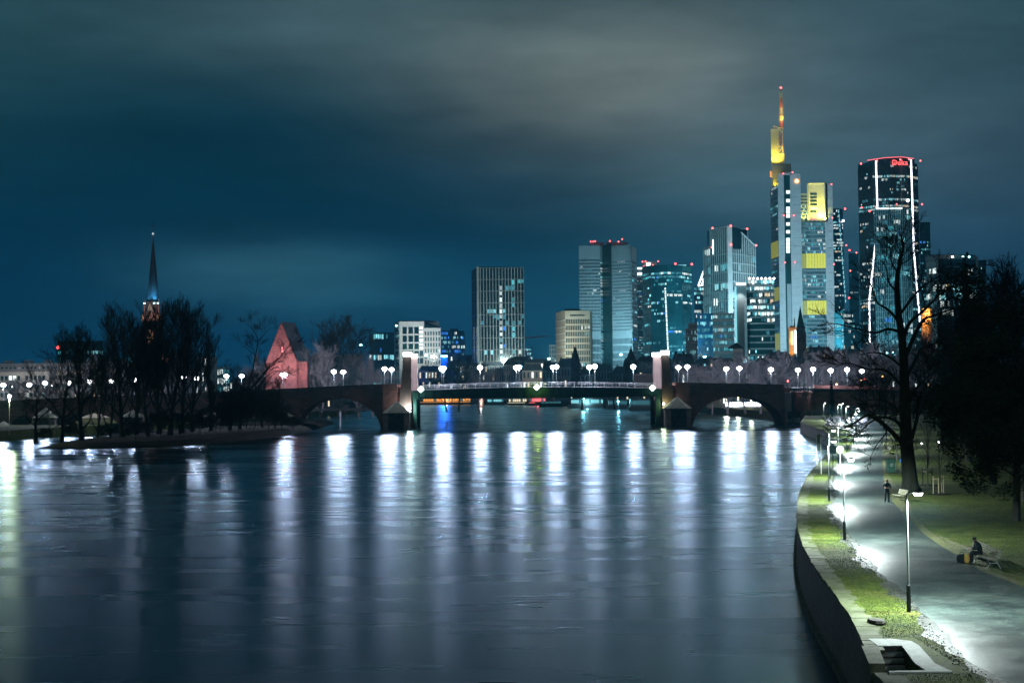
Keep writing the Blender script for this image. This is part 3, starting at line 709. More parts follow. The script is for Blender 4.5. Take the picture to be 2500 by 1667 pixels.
# ================================================================== PATH LAMPS
def path_lamp_proto():
    t = empty('path_lamp', (0, 0, 0))
    s = MB(); s.tube([(0, 0, 1.1), (0, 0, 4.72)], [.045, .036], 8); s.build('pole', M['pole_grey'], t)
    s = MB(); s.lathe(0, 0, [(.085, 0), (.085, 1.05), (.05, 1.12), (.046, 1.14)], 10); bs = s.build('base_sleeve', M['dark_metal'], t)
    s = MB(); s.box(.087, .093, -.012, .012, .35, .62); s.build('service_door', M['pole_grey'], bs)
    s = MB(); s.tube([(0, 0, 4.62), (.18, 0, 4.74), (.30, 0, 4.76)], .022, 6); s.build('arm', M['pole_grey'], t)
    s = MB(); s.lathe(.46, 0, [(.13, 4.62), (.19, 4.70), (.20, 4.74)], 8); s.build('lens', M['lamp_path'], t)
    s = MB(); s.lathe(.46, 0, [(.21, 4.742), (.19, 4.80), (.05, 4.84)], 8); s.build('hood', M['dark_metal'], t)
    light('lamp_light', 'SPOT', (.46, 0, 4.56), 9500, (.84, .98, .95), t, .16, target=(.9, 0, 0), angle=164, blend=.35)
    return t
pp = path_lamp_proto(); first = True
PLAMP = [(2219, 1493, 'nearest path lamp, with a dark sleeve at its foot, standing on the turf strip'), (2062, 1318, 'second nearest path lamp on the turf strip, behind the tallest one'), (2024, 1223, 'third path lamp, just right of the boat gauge'),
         (2026, 1168, 'path lamp behind the white sign board'), (2047, 1131, 'fifth path lamp, where the path narrows'), (2068, 1103, 'sixth path lamp, right beside the far end of the turf strip'), (2084, 1083, 'path lamp left of the two closest far lamps'),
         (2092, 1067, 'far path lamp furthest to the right'), (2090, 1054, 'far path lamp just above the one furthest right'), (2066, 1043, 'far path lamp in front of the ramp wall'), (2046, 1034, 'small far path lamp below the cypress'), (2054, 1030, 'most distant small path lamp in front of the ramp wall'), (2011, 1026, 'lone far lamp at the foot of the round bastion')]
for px, py, lb_ in PLAMP:
    p = gnd(px, py)
    o = pp if first else copy_tree(pp); first = False
    o.location = (p.x, p.y, 3.0)
    tag(o, lb_, 'path lamp', 'lamps along the riverside path')
# lamp before the first one, its light falls on the near path
o = copy_tree(pp); o.location = (14.75, 29.0, 3.0); tag(o, 'path lamp standing just outside the lower edge of the picture', 'path lamp', 'lamps along the riverside path')
# lamp on the south bank, and far quay lamps seen through the right arch
far_lamps = [(23, 1062, 2.6, 9.0, 'yellow-green lamp on the left bank beyond the island', (.9, 1, .5), 3500), (1773, 1003, 3, 8.0, 'left lamp of the three seen through the right arch', (1, .9, .6), 2500), (1802, 1006, 3, 8.0, 'middle lamp of the three seen through the right arch', (1, .9, .6), 2500), (1834, 1008, 3, 8.0, 'right lamp of the three seen through the right arch', (1, .9, .6), 2500)]
for px, py, z, H, lb_, c, pw in far_lamps:
    p = gnd(px, py, z)
    if p.y > 430: p = at(px, 990, 640); p.z = 3.0; z = 3.0; H = at(px, 970 + (px - 1773) * .06, 640).z - 3
    t = empty('quay_lamp', (p.x, p.y, z), lb_, 'street lamp', 'lamps on the far quays')
    s = MB(); s.tube([(p.x, p.y, z), (p.x, p.y, z + H)], .09, 6); s.build('pole', M['pole_pale'], t)
    s = MB(); s.ball((p.x, p.y, z + H + .3), .45, 8); s.build('lantern', M['lamp_amber'] if p.y > 400 else M['lamp_path'], t)
    light('lamp_light', 'POINT', (p.x, p.y - .1, z + H - .5), pw, c, t, .4)
# lamps added behind the left parapet to brighten the pale apartment row
for px, py, lb_ in ((30, 946, 'added lamp on the left bank, brightening the left end of the pale row'), (128, 944, 'added lamp on the left bank, brightening the middle of the pale row'), (225, 942, 'added lamp on the left bank, brightening the pale row near the church trees')):
    p = at(px, py, 541); t = empty('street_lamp', (p.x, 541, 2.6), lb_, 'street lamp', 'added lamps along the left bank road')
    s = MB(); s.tube([(p.x, 541, 2.6), (p.x, 541, p.z)], .08, 6); s.build('pole', M['dark_metal'], t); s = MB(); s.ball((p.x, 541, p.z + .35), .35, 8); s.build('lantern', M['lamp_white'], t)
    light('lamp_light', 'POINT', (p.x, 541.5, p.z - .3), 4500, (1, .92, .88), t, .4)
# fallen leaves on lawn and verge
s = MB(); rl2 = random.Random(77)
for _ in range(5200):
    y = rl2.uniform(40, 125); x = (lerp_x(PR, y) or 24) + rl2.choice((-1, 1)) * abs(rl2.gauss(0, 1.4)) + rl2.choice((0, 0, 1)) * rl2.uniform(0, 9); a = rl2.random() * 6.28; r = rl2.uniform(.03, .075); c_, d_ = math.cos(a) * r, math.sin(a) * r
    s.face([(x - c_, y - d_, 3.016), (x + d_ * .6, y - c_ * .6, 3.02), (x + c_, y + d_, 3.03), (x - d_ * .6, y + c_ * .6, 3.018)])
mat('dry_leaf', (.11, .075, .035), .9, .5, 3); tag(s.build('fallen_leaves', M['dry_leaf']), 'small brown fallen leaves scattered along the edge of path and lawn', 'leaves', kind='stuff')
# small white lawn lights
for px, py, lb_ in ((2250, 1085, 'left of the two small white lights low on the dark lawn'), (2292, 1081, 'right of the two small white lights low on the dark lawn')):
    p = gnd(px, py + 12); t = empty('lawn_light', (p.x, p.y, 3), lb_, 'lamp', 'small lawn lights')
    s = MB(); s.tube([(p.x, p.y, 3), (p.x, p.y, 3.75)], .05, 6); s.build('post', M['dark_metal'], t)
    s = MB(); s.ball((p.x, p.y, 3.85), .12, 8); s.build('lens', M['lamp_white'], t); light('lamp_light', 'POINT', (p.x, p.y - .15, 3.9), 60, (.9, 1, .95), t, .1)
# amber and red traffic lights beyond the bridge ramp
for px, py, mt, lb_ in ((2042, 938, 'lamp_amber', 'small amber light at the left end of the ramp wall'), (2102, 928, 'lamp_amber', 'amber light right above the ramp wall'), (2154, 919, 'lamp_amber', 'amber light high between the branches'), (1923, 930, 'lamp_red', 'red light on a post at the bastion'), (2110, 926, 'lamp_red', 'small red light beside the amber one'), (2345, 951, 'lamp_red', 'red light in the dark trees at the right')):
    p = at(px, py, BY + 22); t = empty('traffic_light', (p.x, p.y, p.z - 2.5), lb_, 'traffic light', 'signal lights beyond the bridge ramp')
    s = MB(); s.tube([(p.x, p.y, 8), (p.x, p.y, p.z + .2)], .06, 5); s.build('pole', M['dark_metal'], t)
    s = MB(); s.ball((p.x, p.y - .2, p.z), .30, 8); s.build('lens', M[mt], t)
    s = MB(); s.box(p.x - .3, p.x + .3, p.y - .1, p.y + .15, p.z - .5, p.z + .5); s.build('housing', M['dark_metal'], t)

# ================================================================== BENCHES
def bench(p_left, p_right, facing, label, nfr=2, name='park_bench'):
    """p_left/p_right: ends on the ground; facing: 2D unit vector towards which the seat looks"""
    a, b = Vector(p_left), Vector(p_right); t = (b - a).normalized(); n = Vector(facing); L = (b - a).length
    o = ((a.x + b.x) / 2, (a.y + b.y) / 2, 3.0); r = empty(name, o, label, 'bench')
    for k in range(5):
        s = MB(); w0 = .02 + k * .095; s.ob(a, t, n, 0, L, w0 - .25, w0 - .25 + .075, 3.43 + .004 * k, 3.465 + .004 * k); s.build('seat_slat', M['wood_pale'], r)
    for k in range(4):
        s = MB(); z = 3.52 + k * .098; off = -.29 - k * .035; s.ob(a, t, n, 0, L, off - .03, off, z, z + .075); s.build('back_slat', M['wood_pale'], r)
    for i in range(nfr):
        u = .22 + (L - .44) * i / (nfr - 1)
        g = lambda w_, z: (a.x + t.x * u + n.x * w_, a.y + t.y * u + n.y * w_, 3 + z)
        s = MB()
        s.tube([g(.27, 0), g(.20, .12), (g(.12, .26)), g(.20, .41), g(-.24, .42)], .026, 6); s.tube([g(-.42, 0), g(-.33, .14), g(-.24, .28), g(-.24, .42), g(-.30, .60), g(-.42, .92)], .026, 6); s.tube([g(.12, .26), g(-.24, .28)], .022, 6)
        s.build('iron_frame', M['pole_grey'], r)
    return r
A = gnd(2355, 1357); B = gnd(2418, 1389)
dirn = Vector((B.x - A.x, B.y - A.y)).normalized(); fac = Vector((-abs(dirn.y), dirn.x * (1 if dirn.y < 0 else -1)))
fac = Vector((dirn.y, -dirn.x));
if fac.x > 0: fac = -fac
bench((A.x + .1, A.y), (B.x + .15, B.y), fac, 'long slatted bench with pale slats and curved iron legs, a dark figure sitting on it', 3)
c = gnd(2196, 1225); bench((c.x + .1, c.y + 1.8), (c.x + .3, c.y), (-1, -.1), 'small pale bench right behind the standing man')
c = gnd(2166, 1108); bench((c.x, c.y + 1.8), (c.x + .2, c.y), (-1, -.1), 'pale bench far up the path above the green bin')

# ================================================================== PEOPLE
def skin_body(name, J, E, rad, mats, assign, root=0, sub=2):
    me = bpy.data.meshes.new(name + '_src'); me.from_pydata([Vector(j) for j in J], E, [])
    ob = bpy.data.objects.new(name + '_src', me); col.objects.link(ob)
    md = ob.modifiers.new('skin', 'SKIN'); md.use_smooth_shade = True
    for i, v in enumerate(me.skin_vertices[0].data): v.radius = rad[i]; v.use_root = (i == root)
    sm = ob.modifiers.new('sub', 'SUBSURF'); sm.levels = sub; sm.render_levels = sub
    dg = bpy.context.evaluated_depsgraph_get(); dg.update()
    out = bpy.data.meshes.new_from_object(ob.evaluated_get(dg)); out.name = name
    bpy.data.objects.remove(ob)
    out.materials.clear()
    for mm in mats: out.materials.append(mm)
    for p in out.polygons: p.material_index = assign(p.center); p.use_smooth = True
    return out
def head_parts(root, c, face, hairm):
    """hair, nose, eyes, ears around a head centre; face = unit vector of the look"""
    f = Vector(face).normalized(); sd = f.cross(Vector((0, 0, 1))).normalized()
    s = MB(); hc = Vector(c) - f * .012 + Vector((0, 0, .022)); s.ball(tuple(hc), .108, 12, 1.02); s.build('hair', hairm, root)
    s = MB(); s.ball(tuple(Vector(c) + f * .102 + Vector((0, 0, -.012))), .016, 6, 1.5); s.build('nose', M['skin'], root)
    for q in (-1, 1):
        s = MB(); s.ball(tuple(Vector(c) + f * .098 + sd * (.032 * q) + Vector((0, 0, .012))), .009, 6); s.build('eye', M['dark_metal'], root)
        s = MB(); s.ball(tuple(Vector(c) + sd * (.092 * q) + Vector((0, 0, -.01))), .024, 6, 1.4); s.build('ear', M['skin'], root)
def fingers(wrist, d, down, rad=.009):
    out = []
    s = MB(); d = Vector(d).normalized(); dn = Vector(down).normalized(); sd = d.cross(dn).normalized()
    for k, ln in enumerate((.068, .078, .072, .056)):
        b = Vector(wrist) + d * .075 + sd * (.019 * (k - 1.5)); s.tube([b - d * .02, b + d * ln * .5 + dn * .008, b + d * ln * .85 + dn * .03], [rad, rad, rad * .8], 6)
    b = Vector(wrist) + sd * -.035 + d * .02; s.tube([b, b - sd * .022 + d * .03, b - sd * .02 + d * .058 + dn * .012], [rad * 1.2, rad * 1.1, rad * .85], 6)
    return s
# standing man, hands together in front of the chest, facing the camera
g = gnd(2166, 1226); px0, py0 = g.x, g.y
def J(x, y, z): return (x, y, z)
jt = [J(0, 0, .93), J(0, 0, 1.12), J(0, .01, 1.30), J(0, .01, 1.46), J(0, 0, 1.55), J(0, -.01, 1.63), J(0, -.01, 1.70),
      J(.20, .01, 1.42), J(.30, -.02, 1.17), J(.12, -.22, 1.13), J(.05, -.26, 1.14), J(-.20, .01, 1.42), J(-.30, -.02, 1.17), J(-.12, -.22, 1.13), J(-.05, -.26, 1.15),
      J(.10, 0, .88), J(.12, -.02, .50), J(.13, .02, .09), J(.16, -.15, .04), J(-.10, 0, .88), J(-.13, -.02, .50), J(-.15, .02, .09), J(-.19, -.15, .04)]
ed = [(0, 1), (1, 2), (2, 3), (3, 4), (4, 5), (5, 6), (3, 7), (7, 8), (8, 9), (9, 10), (3, 11), (11, 12), (12, 13), (13, 14), (0, 15), (15, 16), (16, 17), (17, 18), (0, 19), (19, 20), (20, 21), (21, 22)]
rr = [(.17, .13), (.165, .125), (.19, .135), (.15, .11), (.055, .055), (.085, .10), (.078, .09), (.085, .08), (.062, .06), (.048, .045), (.038, .03), (.085, .08), (.062, .06), (.048, .045), (.038, .03), (.105, .10), (.082, .08), (.055, .055), (.048, .035), (.105, .10), (.082, .08), (.055, .055), (.048, .035)]
def asg(c): return 1 if c.z > 1.53 or (c.y < -.205 and 1.0 < c.z < 1.3) else (2 if c.z < .95 else 0)
mat('trousers_dark', (.014, .015, .018), .9, .3, 5); mat('jacket_black', (.012, .013, .015), .8, .3, 5)
me = skin_body('body', jt, ed, rr, [M['jacket_black'], M['skin'], M['trousers_dark']], asg)
pr_ = empty('person', (px0, py0, 3.0), 'person in dark jacket and trousers standing on the path with hands together', 'person', rz=0)
pr_['_o'] = [0, 0, 0]
link('body', me, pr_); head_parts(pr_, (0, -.01, 1.665), (0, -1, -.1), M['hair_brown'])
for q in (1, -1):
    s = fingers((.06 * q, -.26, 1.145), (-q * .8, -.15, .1), (0, -.6, -.8)); s.build('fingers', M['skin'], pr_)
pr_.rotation_euler = (0, 0, R(-14))
# hooded sitting figure on the long bench, bent forwards
mid = Vector((A.x + (B.x - A.x) * .56 + .1, A.y + (B.y - A.y) * .56))
ps = empty('person', (mid.x, mid.y, 3.0), 'person in black sitting bent forward on the long bench', 'person'); ps['_o'] = [0, 0, 0]
js = [J(0, .02, .53), J(0, -.03, .72), J(0, -.10, .90), J(0, -.18, 1.04), J(0, -.23, 1.12), J(0, -.28, 1.18), J(0, -.31, 1.24),
      J(.20, -.15, 1.00), J(.29, -.22, .76), J(.13, -.42, .72), J(.07, -.48, .72), J(-.20, -.15, 1.00), J(-.29, -.22, .76), J(-.13, -.42, .70), J(-.07, -.48, .70),
      J(.11, 0, .52), J(.16, -.44, .54), J(.17, -.46, .10), J(.18, -.62, .04), J(-.11, 0, .52), J(-.16, -.44, .54), J(-.17, -.42, .10), J(-.19, -.58, .04)]
def asg2(c): return 1 if (c.z > 1.13 and c.y < -.2) or (c.y < -.44 and .64 < c.z < .80) else 0
me = skin_body('body', js, ed, [(a * 1.12, b * 1.12) for a, b in rr], [M['cloth_black'], M['skin']], asg2)
link('body', me, ps); head_parts(ps, (0, -.295, 1.21), (0, -1, -.5), M['hair_brown'])
for q in (1, -1):
    s = fingers((.08 * q, -.48, .715), (-q * .5, -.5, -.1), (0, -.2, -1)); s.build('fingers', M['skin'], ps)
ps.rotation_euler = (0, 0, math.atan2(fac.y, fac.x) + PI / 2)
# bags at the feet
fp = mid + fac * .85 + dirn * -.35
t = empty('bag', (fp.x, fp.y, 3.0), 'black bag with an orange patterned front standing before the sitting figure', 'bag')
s = MB(); s.tube_rings([[(fp.x + math.cos(a) * r * .27, fp.y + math.sin(a) * r * .2, z) for a in [k * PI / 6 for k in range(12)]] for r, z in ((.9, 3), (1.05, 3.12), (1, 3.32), (.7, 3.42))]); sk = s.build('sack', M['cloth_black'], t, smooth=True)
s = MB(); s.tube_rings([[(fp.x + .20 + math.cos(a) * r * .13, fp.y - .20 + math.sin(a) * r * .10, z) for a in [k * PI / 6 for k in range(12)]] for r, z in ((.8, 3), (1.1, 3.12), (1.1, 3.36), (.7, 3.46))]); s.build('front_pocket', M['fabric_orange'], t, smooth=True)
s = MB(); s.tube([(fp.x - .1, fp.y, 3.40), (fp.x - .08, fp.y, 3.52), (fp.x + .08, fp.y, 3.52), (fp.x + .1, fp.y, 3.40)], .014, 5); s.build('handle', M['cloth_black'], sk)

# ================================================================== SMALL PATH FURNITURE
c = gnd(2177, 1154); t = empty('waste_container', (c.x, c.y, 3), 'green waste container with a pale recycling emblem beside the big tree', 'container')
w_, h_ = 14 / FPX * c.y / 2 + .06, 1.25
s = MB(); s.grid8([(c.x - w_, c.y, 3.06), (c.x + w_, c.y, 3.06), (c.x + w_, c.y + .8, 3.06), (c.x - w_, c.y + .8, 3.06), (c.x - w_ - .05, c.y - .05, 3.06 + h_), (c.x + w_ + .05, c.y - .05, 3.06 + h_), (c.x + w_ + .05, c.y + .85, 3.06 + h_), (c.x - w_ - .05, c.y + .85, 3.06 + h_)]); bd_ = s.build('body', M['bin_green'], t)
s = MB(); s.grid8([(c.x - w_ - .08, c.y - .09, 3.07 + h_), (c.x + w_ + .08, c.y - .09, 3.07 + h_), (c.x + w_ + .08, c.y + .9, 3.07 + h_), (c.x - w_ - .08, c.y + .9, 3.07 + h_), (c.x - w_, c.y, 3.2 + h_), (c.x + w_, c.y, 3.2 + h_), (c.x + w_, c.y + .8, 3.2 + h_), (c.x - w_, c.y + .8, 3.2 + h_)]); s.build('lid', M['bin_green'], t)
s = MB()
for k in range(3):
    a0 = PI / 2 + k * 2 * PI / 3; pts = [(c.x + .13 * math.cos(a0 + q), c.y - .075, 3.85 + .13 * math.sin(a0 + q)) for q in (.25, .75, 1.3, 1.85)]; s.tube(pts, .022, 4)
s.build('emblem', M['graffiti_white'], bd_)
for q in (-1, 1):
    s = MB(); s.tube([(c.x + q * w_ * .8 - .03, c.y + .7, 3.06), (c.x + q * w_ * .8 + .03, c.y + .7, 3.06)], .07, 8); s.build('wheel', M['dark_metal'], t)
def post(px, pyb, pyt, name, label, matn='pole_pale', r=.04, cat='post'):
    p = gnd(px, pyb); z = at(px, pyt, p.y).z; s = MB(); s.tube([(p.x, p.y, 3), (p.x, p.y, z)], r, 7)
    t = empty(name, (p.x, p.y, 3), label, cat); s.build('pole', M[matn], t); return t, p, z
post(2190, 1152, 1087, 'post', 'thin pale post between the green container and the big tree')
# blue round sign
t, p, z = post(2203, 1146, 1124, 'path_sign', 'low post with a round blue sign beside the big trunk', cat='sign'); s = MB(); s.tube([(p.x, p.y - .06, z), (p.x, p.y - .03, z)], .25, 14); s.build('sign_disc', M['sign_blue'], t)
# gauge board for boats at the quay
t, p, z = post(2005, 1157, 1059, 'water_gauge', 'tall boat gauge with a dark slatted panel between two pale posts at the quay edge', cat='gauge')
s = MB(); x1 = p.x - 10 / FPX * p.y; s.tube([(x1, p.y, 3.9), (x1, p.y, z)], .04, 6); s.build('pole', M['pole_pale'], t)
for k in range(11):
    zz = z - .15 - k * .155; s = MB(); s.box(x1 + .05, p.x - .05, p.y - .02, p.y + .02, zz - .06, zz + .06); s.build('slat', M['bin_green'], t)
# white sign board and round sign near the third lamp
t, p, z = post(2034, 1178, 1088, 'sign_board', 'white sign board with dark emblem on a pole behind the third lamp', cat='sign')
w_ = 8.5 / FPX * p.y; z0 = at(2034, 1108, p.y).z; s = MB(); s.box(p.x - w_, p.x + w_, p.y - .07, p.y - .045, z0, z); s.build('panel', M['white_paint'], t)
s = MB(); zc = (z + z0) / 2
s.tube([(p.x - w_ * .6, p.y - .075, zc - .2), (p.x - w_ * .2, p.y - .075, zc), (p.x + w_ * .2, p.y - .075, zc - .2), (p.x + w_ * .6, p.y - .075, zc)], .03, 4); s.build('emblem', M['dark_metal'], t)
t, p, z = post(2052, 1160, 1097, 'round_sign', 'small round pale sign on a pole between the far path lamps', cat='sign'); s = MB(); s.tube([(p.x, p.y - .06, z), (p.x, p.y - .03, z)], .38, 16); s.build('sign_disc', M['white_paint'], t)
# tree guards: stakes round newly planted trees
def guard(pts, label):
    P = [gnd(a, b) for a, b, c_ in pts]; cx = sum(p.x for p in P) / len(P); cyy = sum(p.y for p in P) / len(P)
    t = empty('tree_guard', (cx, cyy, 3), label, 'tree guard', 'staked young trees on the lawn')
    for p, (a, b, c_) in zip(P, pts):
        z = at(a, c_, p.y).z; s = MB(); s.tube([(p.x, p.y, 3), (p.x, p.y, z)], .055, 7); s.build('stake', M['wood_stake'], t)
    z = at(pts[0][0], pts[0][2] + 4, P[0].y).z
    for p, q in zip(P, P[1:]):
        s = MB(); s.tube([(p.x, p.y, z - .1), (q.x, q.y, z - .1)], .04, 5); s.build('rail', M['wood_stake'], t)
    s = MB(); s.lathe(cx, cyy, [(.95, 3.0), (.9, 3.06), (.3, 3.12)], 14); s.build('soil_disc', M['earth'], t)
    s = MB(); s.tube([(cx, cyy, 3), (cx + .05, cyy, 5), (cx, cyy, 7.2)], [.05, .04, .012], 6)
    for k in range(22):
        a = k * 2.4; zz = 4.6 + k * .11; L = 1.1 - k * .03; s.tube([(cx, cyy, zz), (cx + L * .5 * math.cos(a), cyy + L * .5 * math.sin(a), zz + L * .6), (cx + L * .7 * math.cos(a), cyy + L * .7 * math.sin(a), zz + L * 1.1)], [.018, .012, .005], 3)
    s.build('sapling', M['bark'], t)
guard([(2279, 1207, 1162), (2292, 1207, 1166), (2299, 1206, 1160), (2304, 1205, 1160)], 'group of wooden stakes round a young tree on a dark soil disc, the nearer group')
guard([(2253, 1183, 1143), (2265, 1186, 1144), (2275, 1184, 1141)], 'farther group of wooden stakes round a young tree, just right of the big trunk')
# buoy on the river
c = gnd(508, 1118, 0); t = empty('buoy', (c.x, c.y, 0), 'small green buoy floating before the island', 'buoy')
s = MB(); s.lathe(c.x, c.y, [(.5, -.2), (.75, .1), (.6, .35), (.15, .6), (.12, 2.2)], 12); s.build('float', M['copper_green'], t, smooth=True)
s = MB(); s.lathe(c.x, c.y, [(.3, 2.2), (.02, 2.8)], 10); s.build('topmark', M['copper_green'], t)

# ================================================================== TREES
class TreeMesh:
    def __init__(s, seed, H=10.0, spread=.42, nl=9, up=.35, start=.28, r0=.16, twig=5, levels=4, wander=.25, lean=0, fork=None, tw=.012):
        s.r = random.Random(seed); s.tr = MB(); s.cr = MB(); s.up = up; s.levels = levels; s.twig = twig; s.tw = tw
        s.wander = wander
        pts = [Vector((0, 0, 0))]; d = Vector((lean, 0, 1)).normalized(); k = 8
        for i in range(k):
            d = (d + Vector((s.r.gauss(0, .07), s.r.gauss(0, .07), .05))).normalized(); pts.append(pts[-1] + d * (H * .8 / k))
        rad = [r0 * (1.35 if i == 0 else 1) * (1 - .8 * i / k) for i in range(k + 1)]
        s.tr.tube(pts, rad, 8)
        for j in range(nl):
            f = start + (1 - start) * (j + s.r.random()) / nl; f = min(f, .999); x = f * k; i = int(x); p = pts[i].lerp(pts[i + 1], x - i)
            a = j * 2.4 + s.r.uniform(-.5, .5)
            dd = Vector((math.cos(a), math.sin(a), up * 2 + s.r.uniform(-.2, .5) + f * .6)).normalized()
            L = H * spread * (1.15 - .6 * f) * s.r.uniform(.8, 1.15)
            s.branch(p, dd, L, max(.02, r0 * (1 - .75 * f) * .55), 1)
    def branch(s, p, d, L, r, lev):
        k = 5 if lev < 3 else (3 if lev < s.levels else 2)
        pts = [p]; dd = d
        for i in range(k):
            dd = (dd + Vector((s.r.gauss(0, s.wander), s.r.gauss(0, s.wander), s.r.gauss(.06 * s.up * 3, s.wander * .7)))).normalized(); pts.append(pts[-1] + dd * (L / k))
        re = max(r * .35, s.tw * .5)
        mb = s.tr if lev == 1 else s.cr
        mb.tube(pts, [r + (re - r) * i / k for i in range(k + 1)], 5 if lev == 1 else 3, cap=False)
        if lev >= s.levels: return
        n = {1: 8, 2: 6, 3: s.twig}[lev]
        for j in range(n):
            f = .22 + .78 * (j + s.r.random()) / n; f = min(f, .999); x = f * k; i = int(x); q = pts[i].lerp(pts[i + 1], x - i)
            t = (pts[i + 1] - pts[i]).normalized(); a = t.cross(Vector((s.r.gauss(0, 1), s.r.gauss(0, 1), s.r.gauss(0, 1)))).normalized()
            nd = (t * s.r.uniform(.9, 1.3) + a * s.r.uniform(.40, .75) + Vector((0, 0, .25 * s.up * 2))).normalized()
            s.branch(q, nd, L * s.r.uniform(.42, .72) * (1.1 - .35 * f), max(r * (1 - .6 * f) * .5, s.tw), lev + 1)
    def meshes(s, name, mt, mc): return s.tr.mesh(name + '_limbs', mt), s.cr.mesh(name + '_twigs', mc)
TT = {
 'broad': TreeMesh(11, spread=.46, nl=9, up=.40, start=.18, wander=.17, tw=.009).meshes('broad', M['bark'], M['bark']),
 'broad2': TreeMesh(12, spread=.48, nl=11, up=.28, start=.15, wander=.19, tw=.009).meshes('broad2', M['bark'], M['bark']),
 'upright': TreeMesh(13, spread=.42, nl=12, up=.85, start=.12, wander=.12, tw=.009, twig=5).meshes('upright', M['bark'], M['bark']),
 'upright2': TreeMesh(17, spread=.43, nl=12, up=.7, start=.10, wander=.14, tw=.009, twig=5).meshes('upright2', M['bark'], M['bark']),
 'poplar': TreeMesh(14, spread=.13, nl=20, up=1.6, start=.15, wander=.12, r0=.12, tw=.012).meshes('poplar', M['bark'], M['bark']),
 'round': TreeMesh(15, spread=.50, nl=14, up=.30, start=.30, twig=7, wander=.24, tw=.015).meshes('round', M['bark'], M['bark']),
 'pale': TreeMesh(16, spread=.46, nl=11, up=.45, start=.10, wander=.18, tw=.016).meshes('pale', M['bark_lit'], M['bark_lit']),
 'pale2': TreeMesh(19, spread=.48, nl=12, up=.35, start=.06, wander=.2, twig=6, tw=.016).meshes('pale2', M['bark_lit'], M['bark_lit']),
 'bush': TreeMesh(18, H=10, spread=.60, nl=16, up=.35, start=.02, r0=.07, twig=6, tw=.02).meshes('bush', M['bark'], M['bark']),
}
def tree(kind, px, Y, ztop_px, label, z0=1.0, wide=1.0, rz=None, group=None, name='bare_tree', cat='tree', lean=0, x=None):
    x = xw(px, Y, 950) if x is None else x; H = at(px, ztop_px, Y).z - z0; sc_ = H / 10.3
    t = empty(name, (x, Y, z0), label, cat, group); t.rotation_euler = (0, lean, rz if rz is not None else (px * 1.7) % 6.28)
    t['_o'] = [0, 0, 0]; t.scale = (sc_ * wide, sc_ * wide, sc_)
    link('trunk', TT[kind][0], t); link('crown', TT[kind][1], t)
    return t
G1 = 'bare trees on the river island'
for k, px, Y, top, lb_, wd_ in [
    ('broad2', 88, 327, 925, 'low leaning tree at the left tip of the island', 1.9), ('broad', 150, 335, 815, 'leftmost tall bare tree on the island', 1.25), ('upright', 200, 338, 808, 'second tall bare tree from the left tip of the island', 1.4),
    ('upright2', 238, 345, 870, 'slim bare tree left of the dense clump', .9), ('upright2', 268, 350, 860, 'slim bare tree beside the dense clump, leaning right', 1.0), ('upright', 300, 352, 762, 'tall bare tree at the left edge of the dense clump', 1.35),
    ('upright', 332, 372, 780, 'bare tree just left of the church tower', 1.25), ('upright2', 362, 360, 806, 'bare tree in front of the church tower', 1.2), ('upright', 388, 375, 756, 'bare tree right behind the church tower line', 1.2), ('upright2', 415, 365, 748, 'tall bare tree right of the church tower', 1.3),
    ('upright', 442, 380, 753, 'tall bare tree right of the tallest one of the clump', 1.25), ('upright2', 470, 390, 770, 'bare tree at the right edge of the dense clump', 1.1), ('poplar', 513, 400, 782, 'single slim poplar on the island', 1.2),
    ('broad2', 560, 405, 880, 'low bare tree right of the poplar', 1.5), ('broad', 640, 430, 905, 'low bare tree before the red gabled building', 1.4), ('upright2', 670, 425, 925, 'small bare tree under the red gabled building', 1.0)]:
    tree(k, px, Y, top, lb_, 1.0, wd_, group=G1)
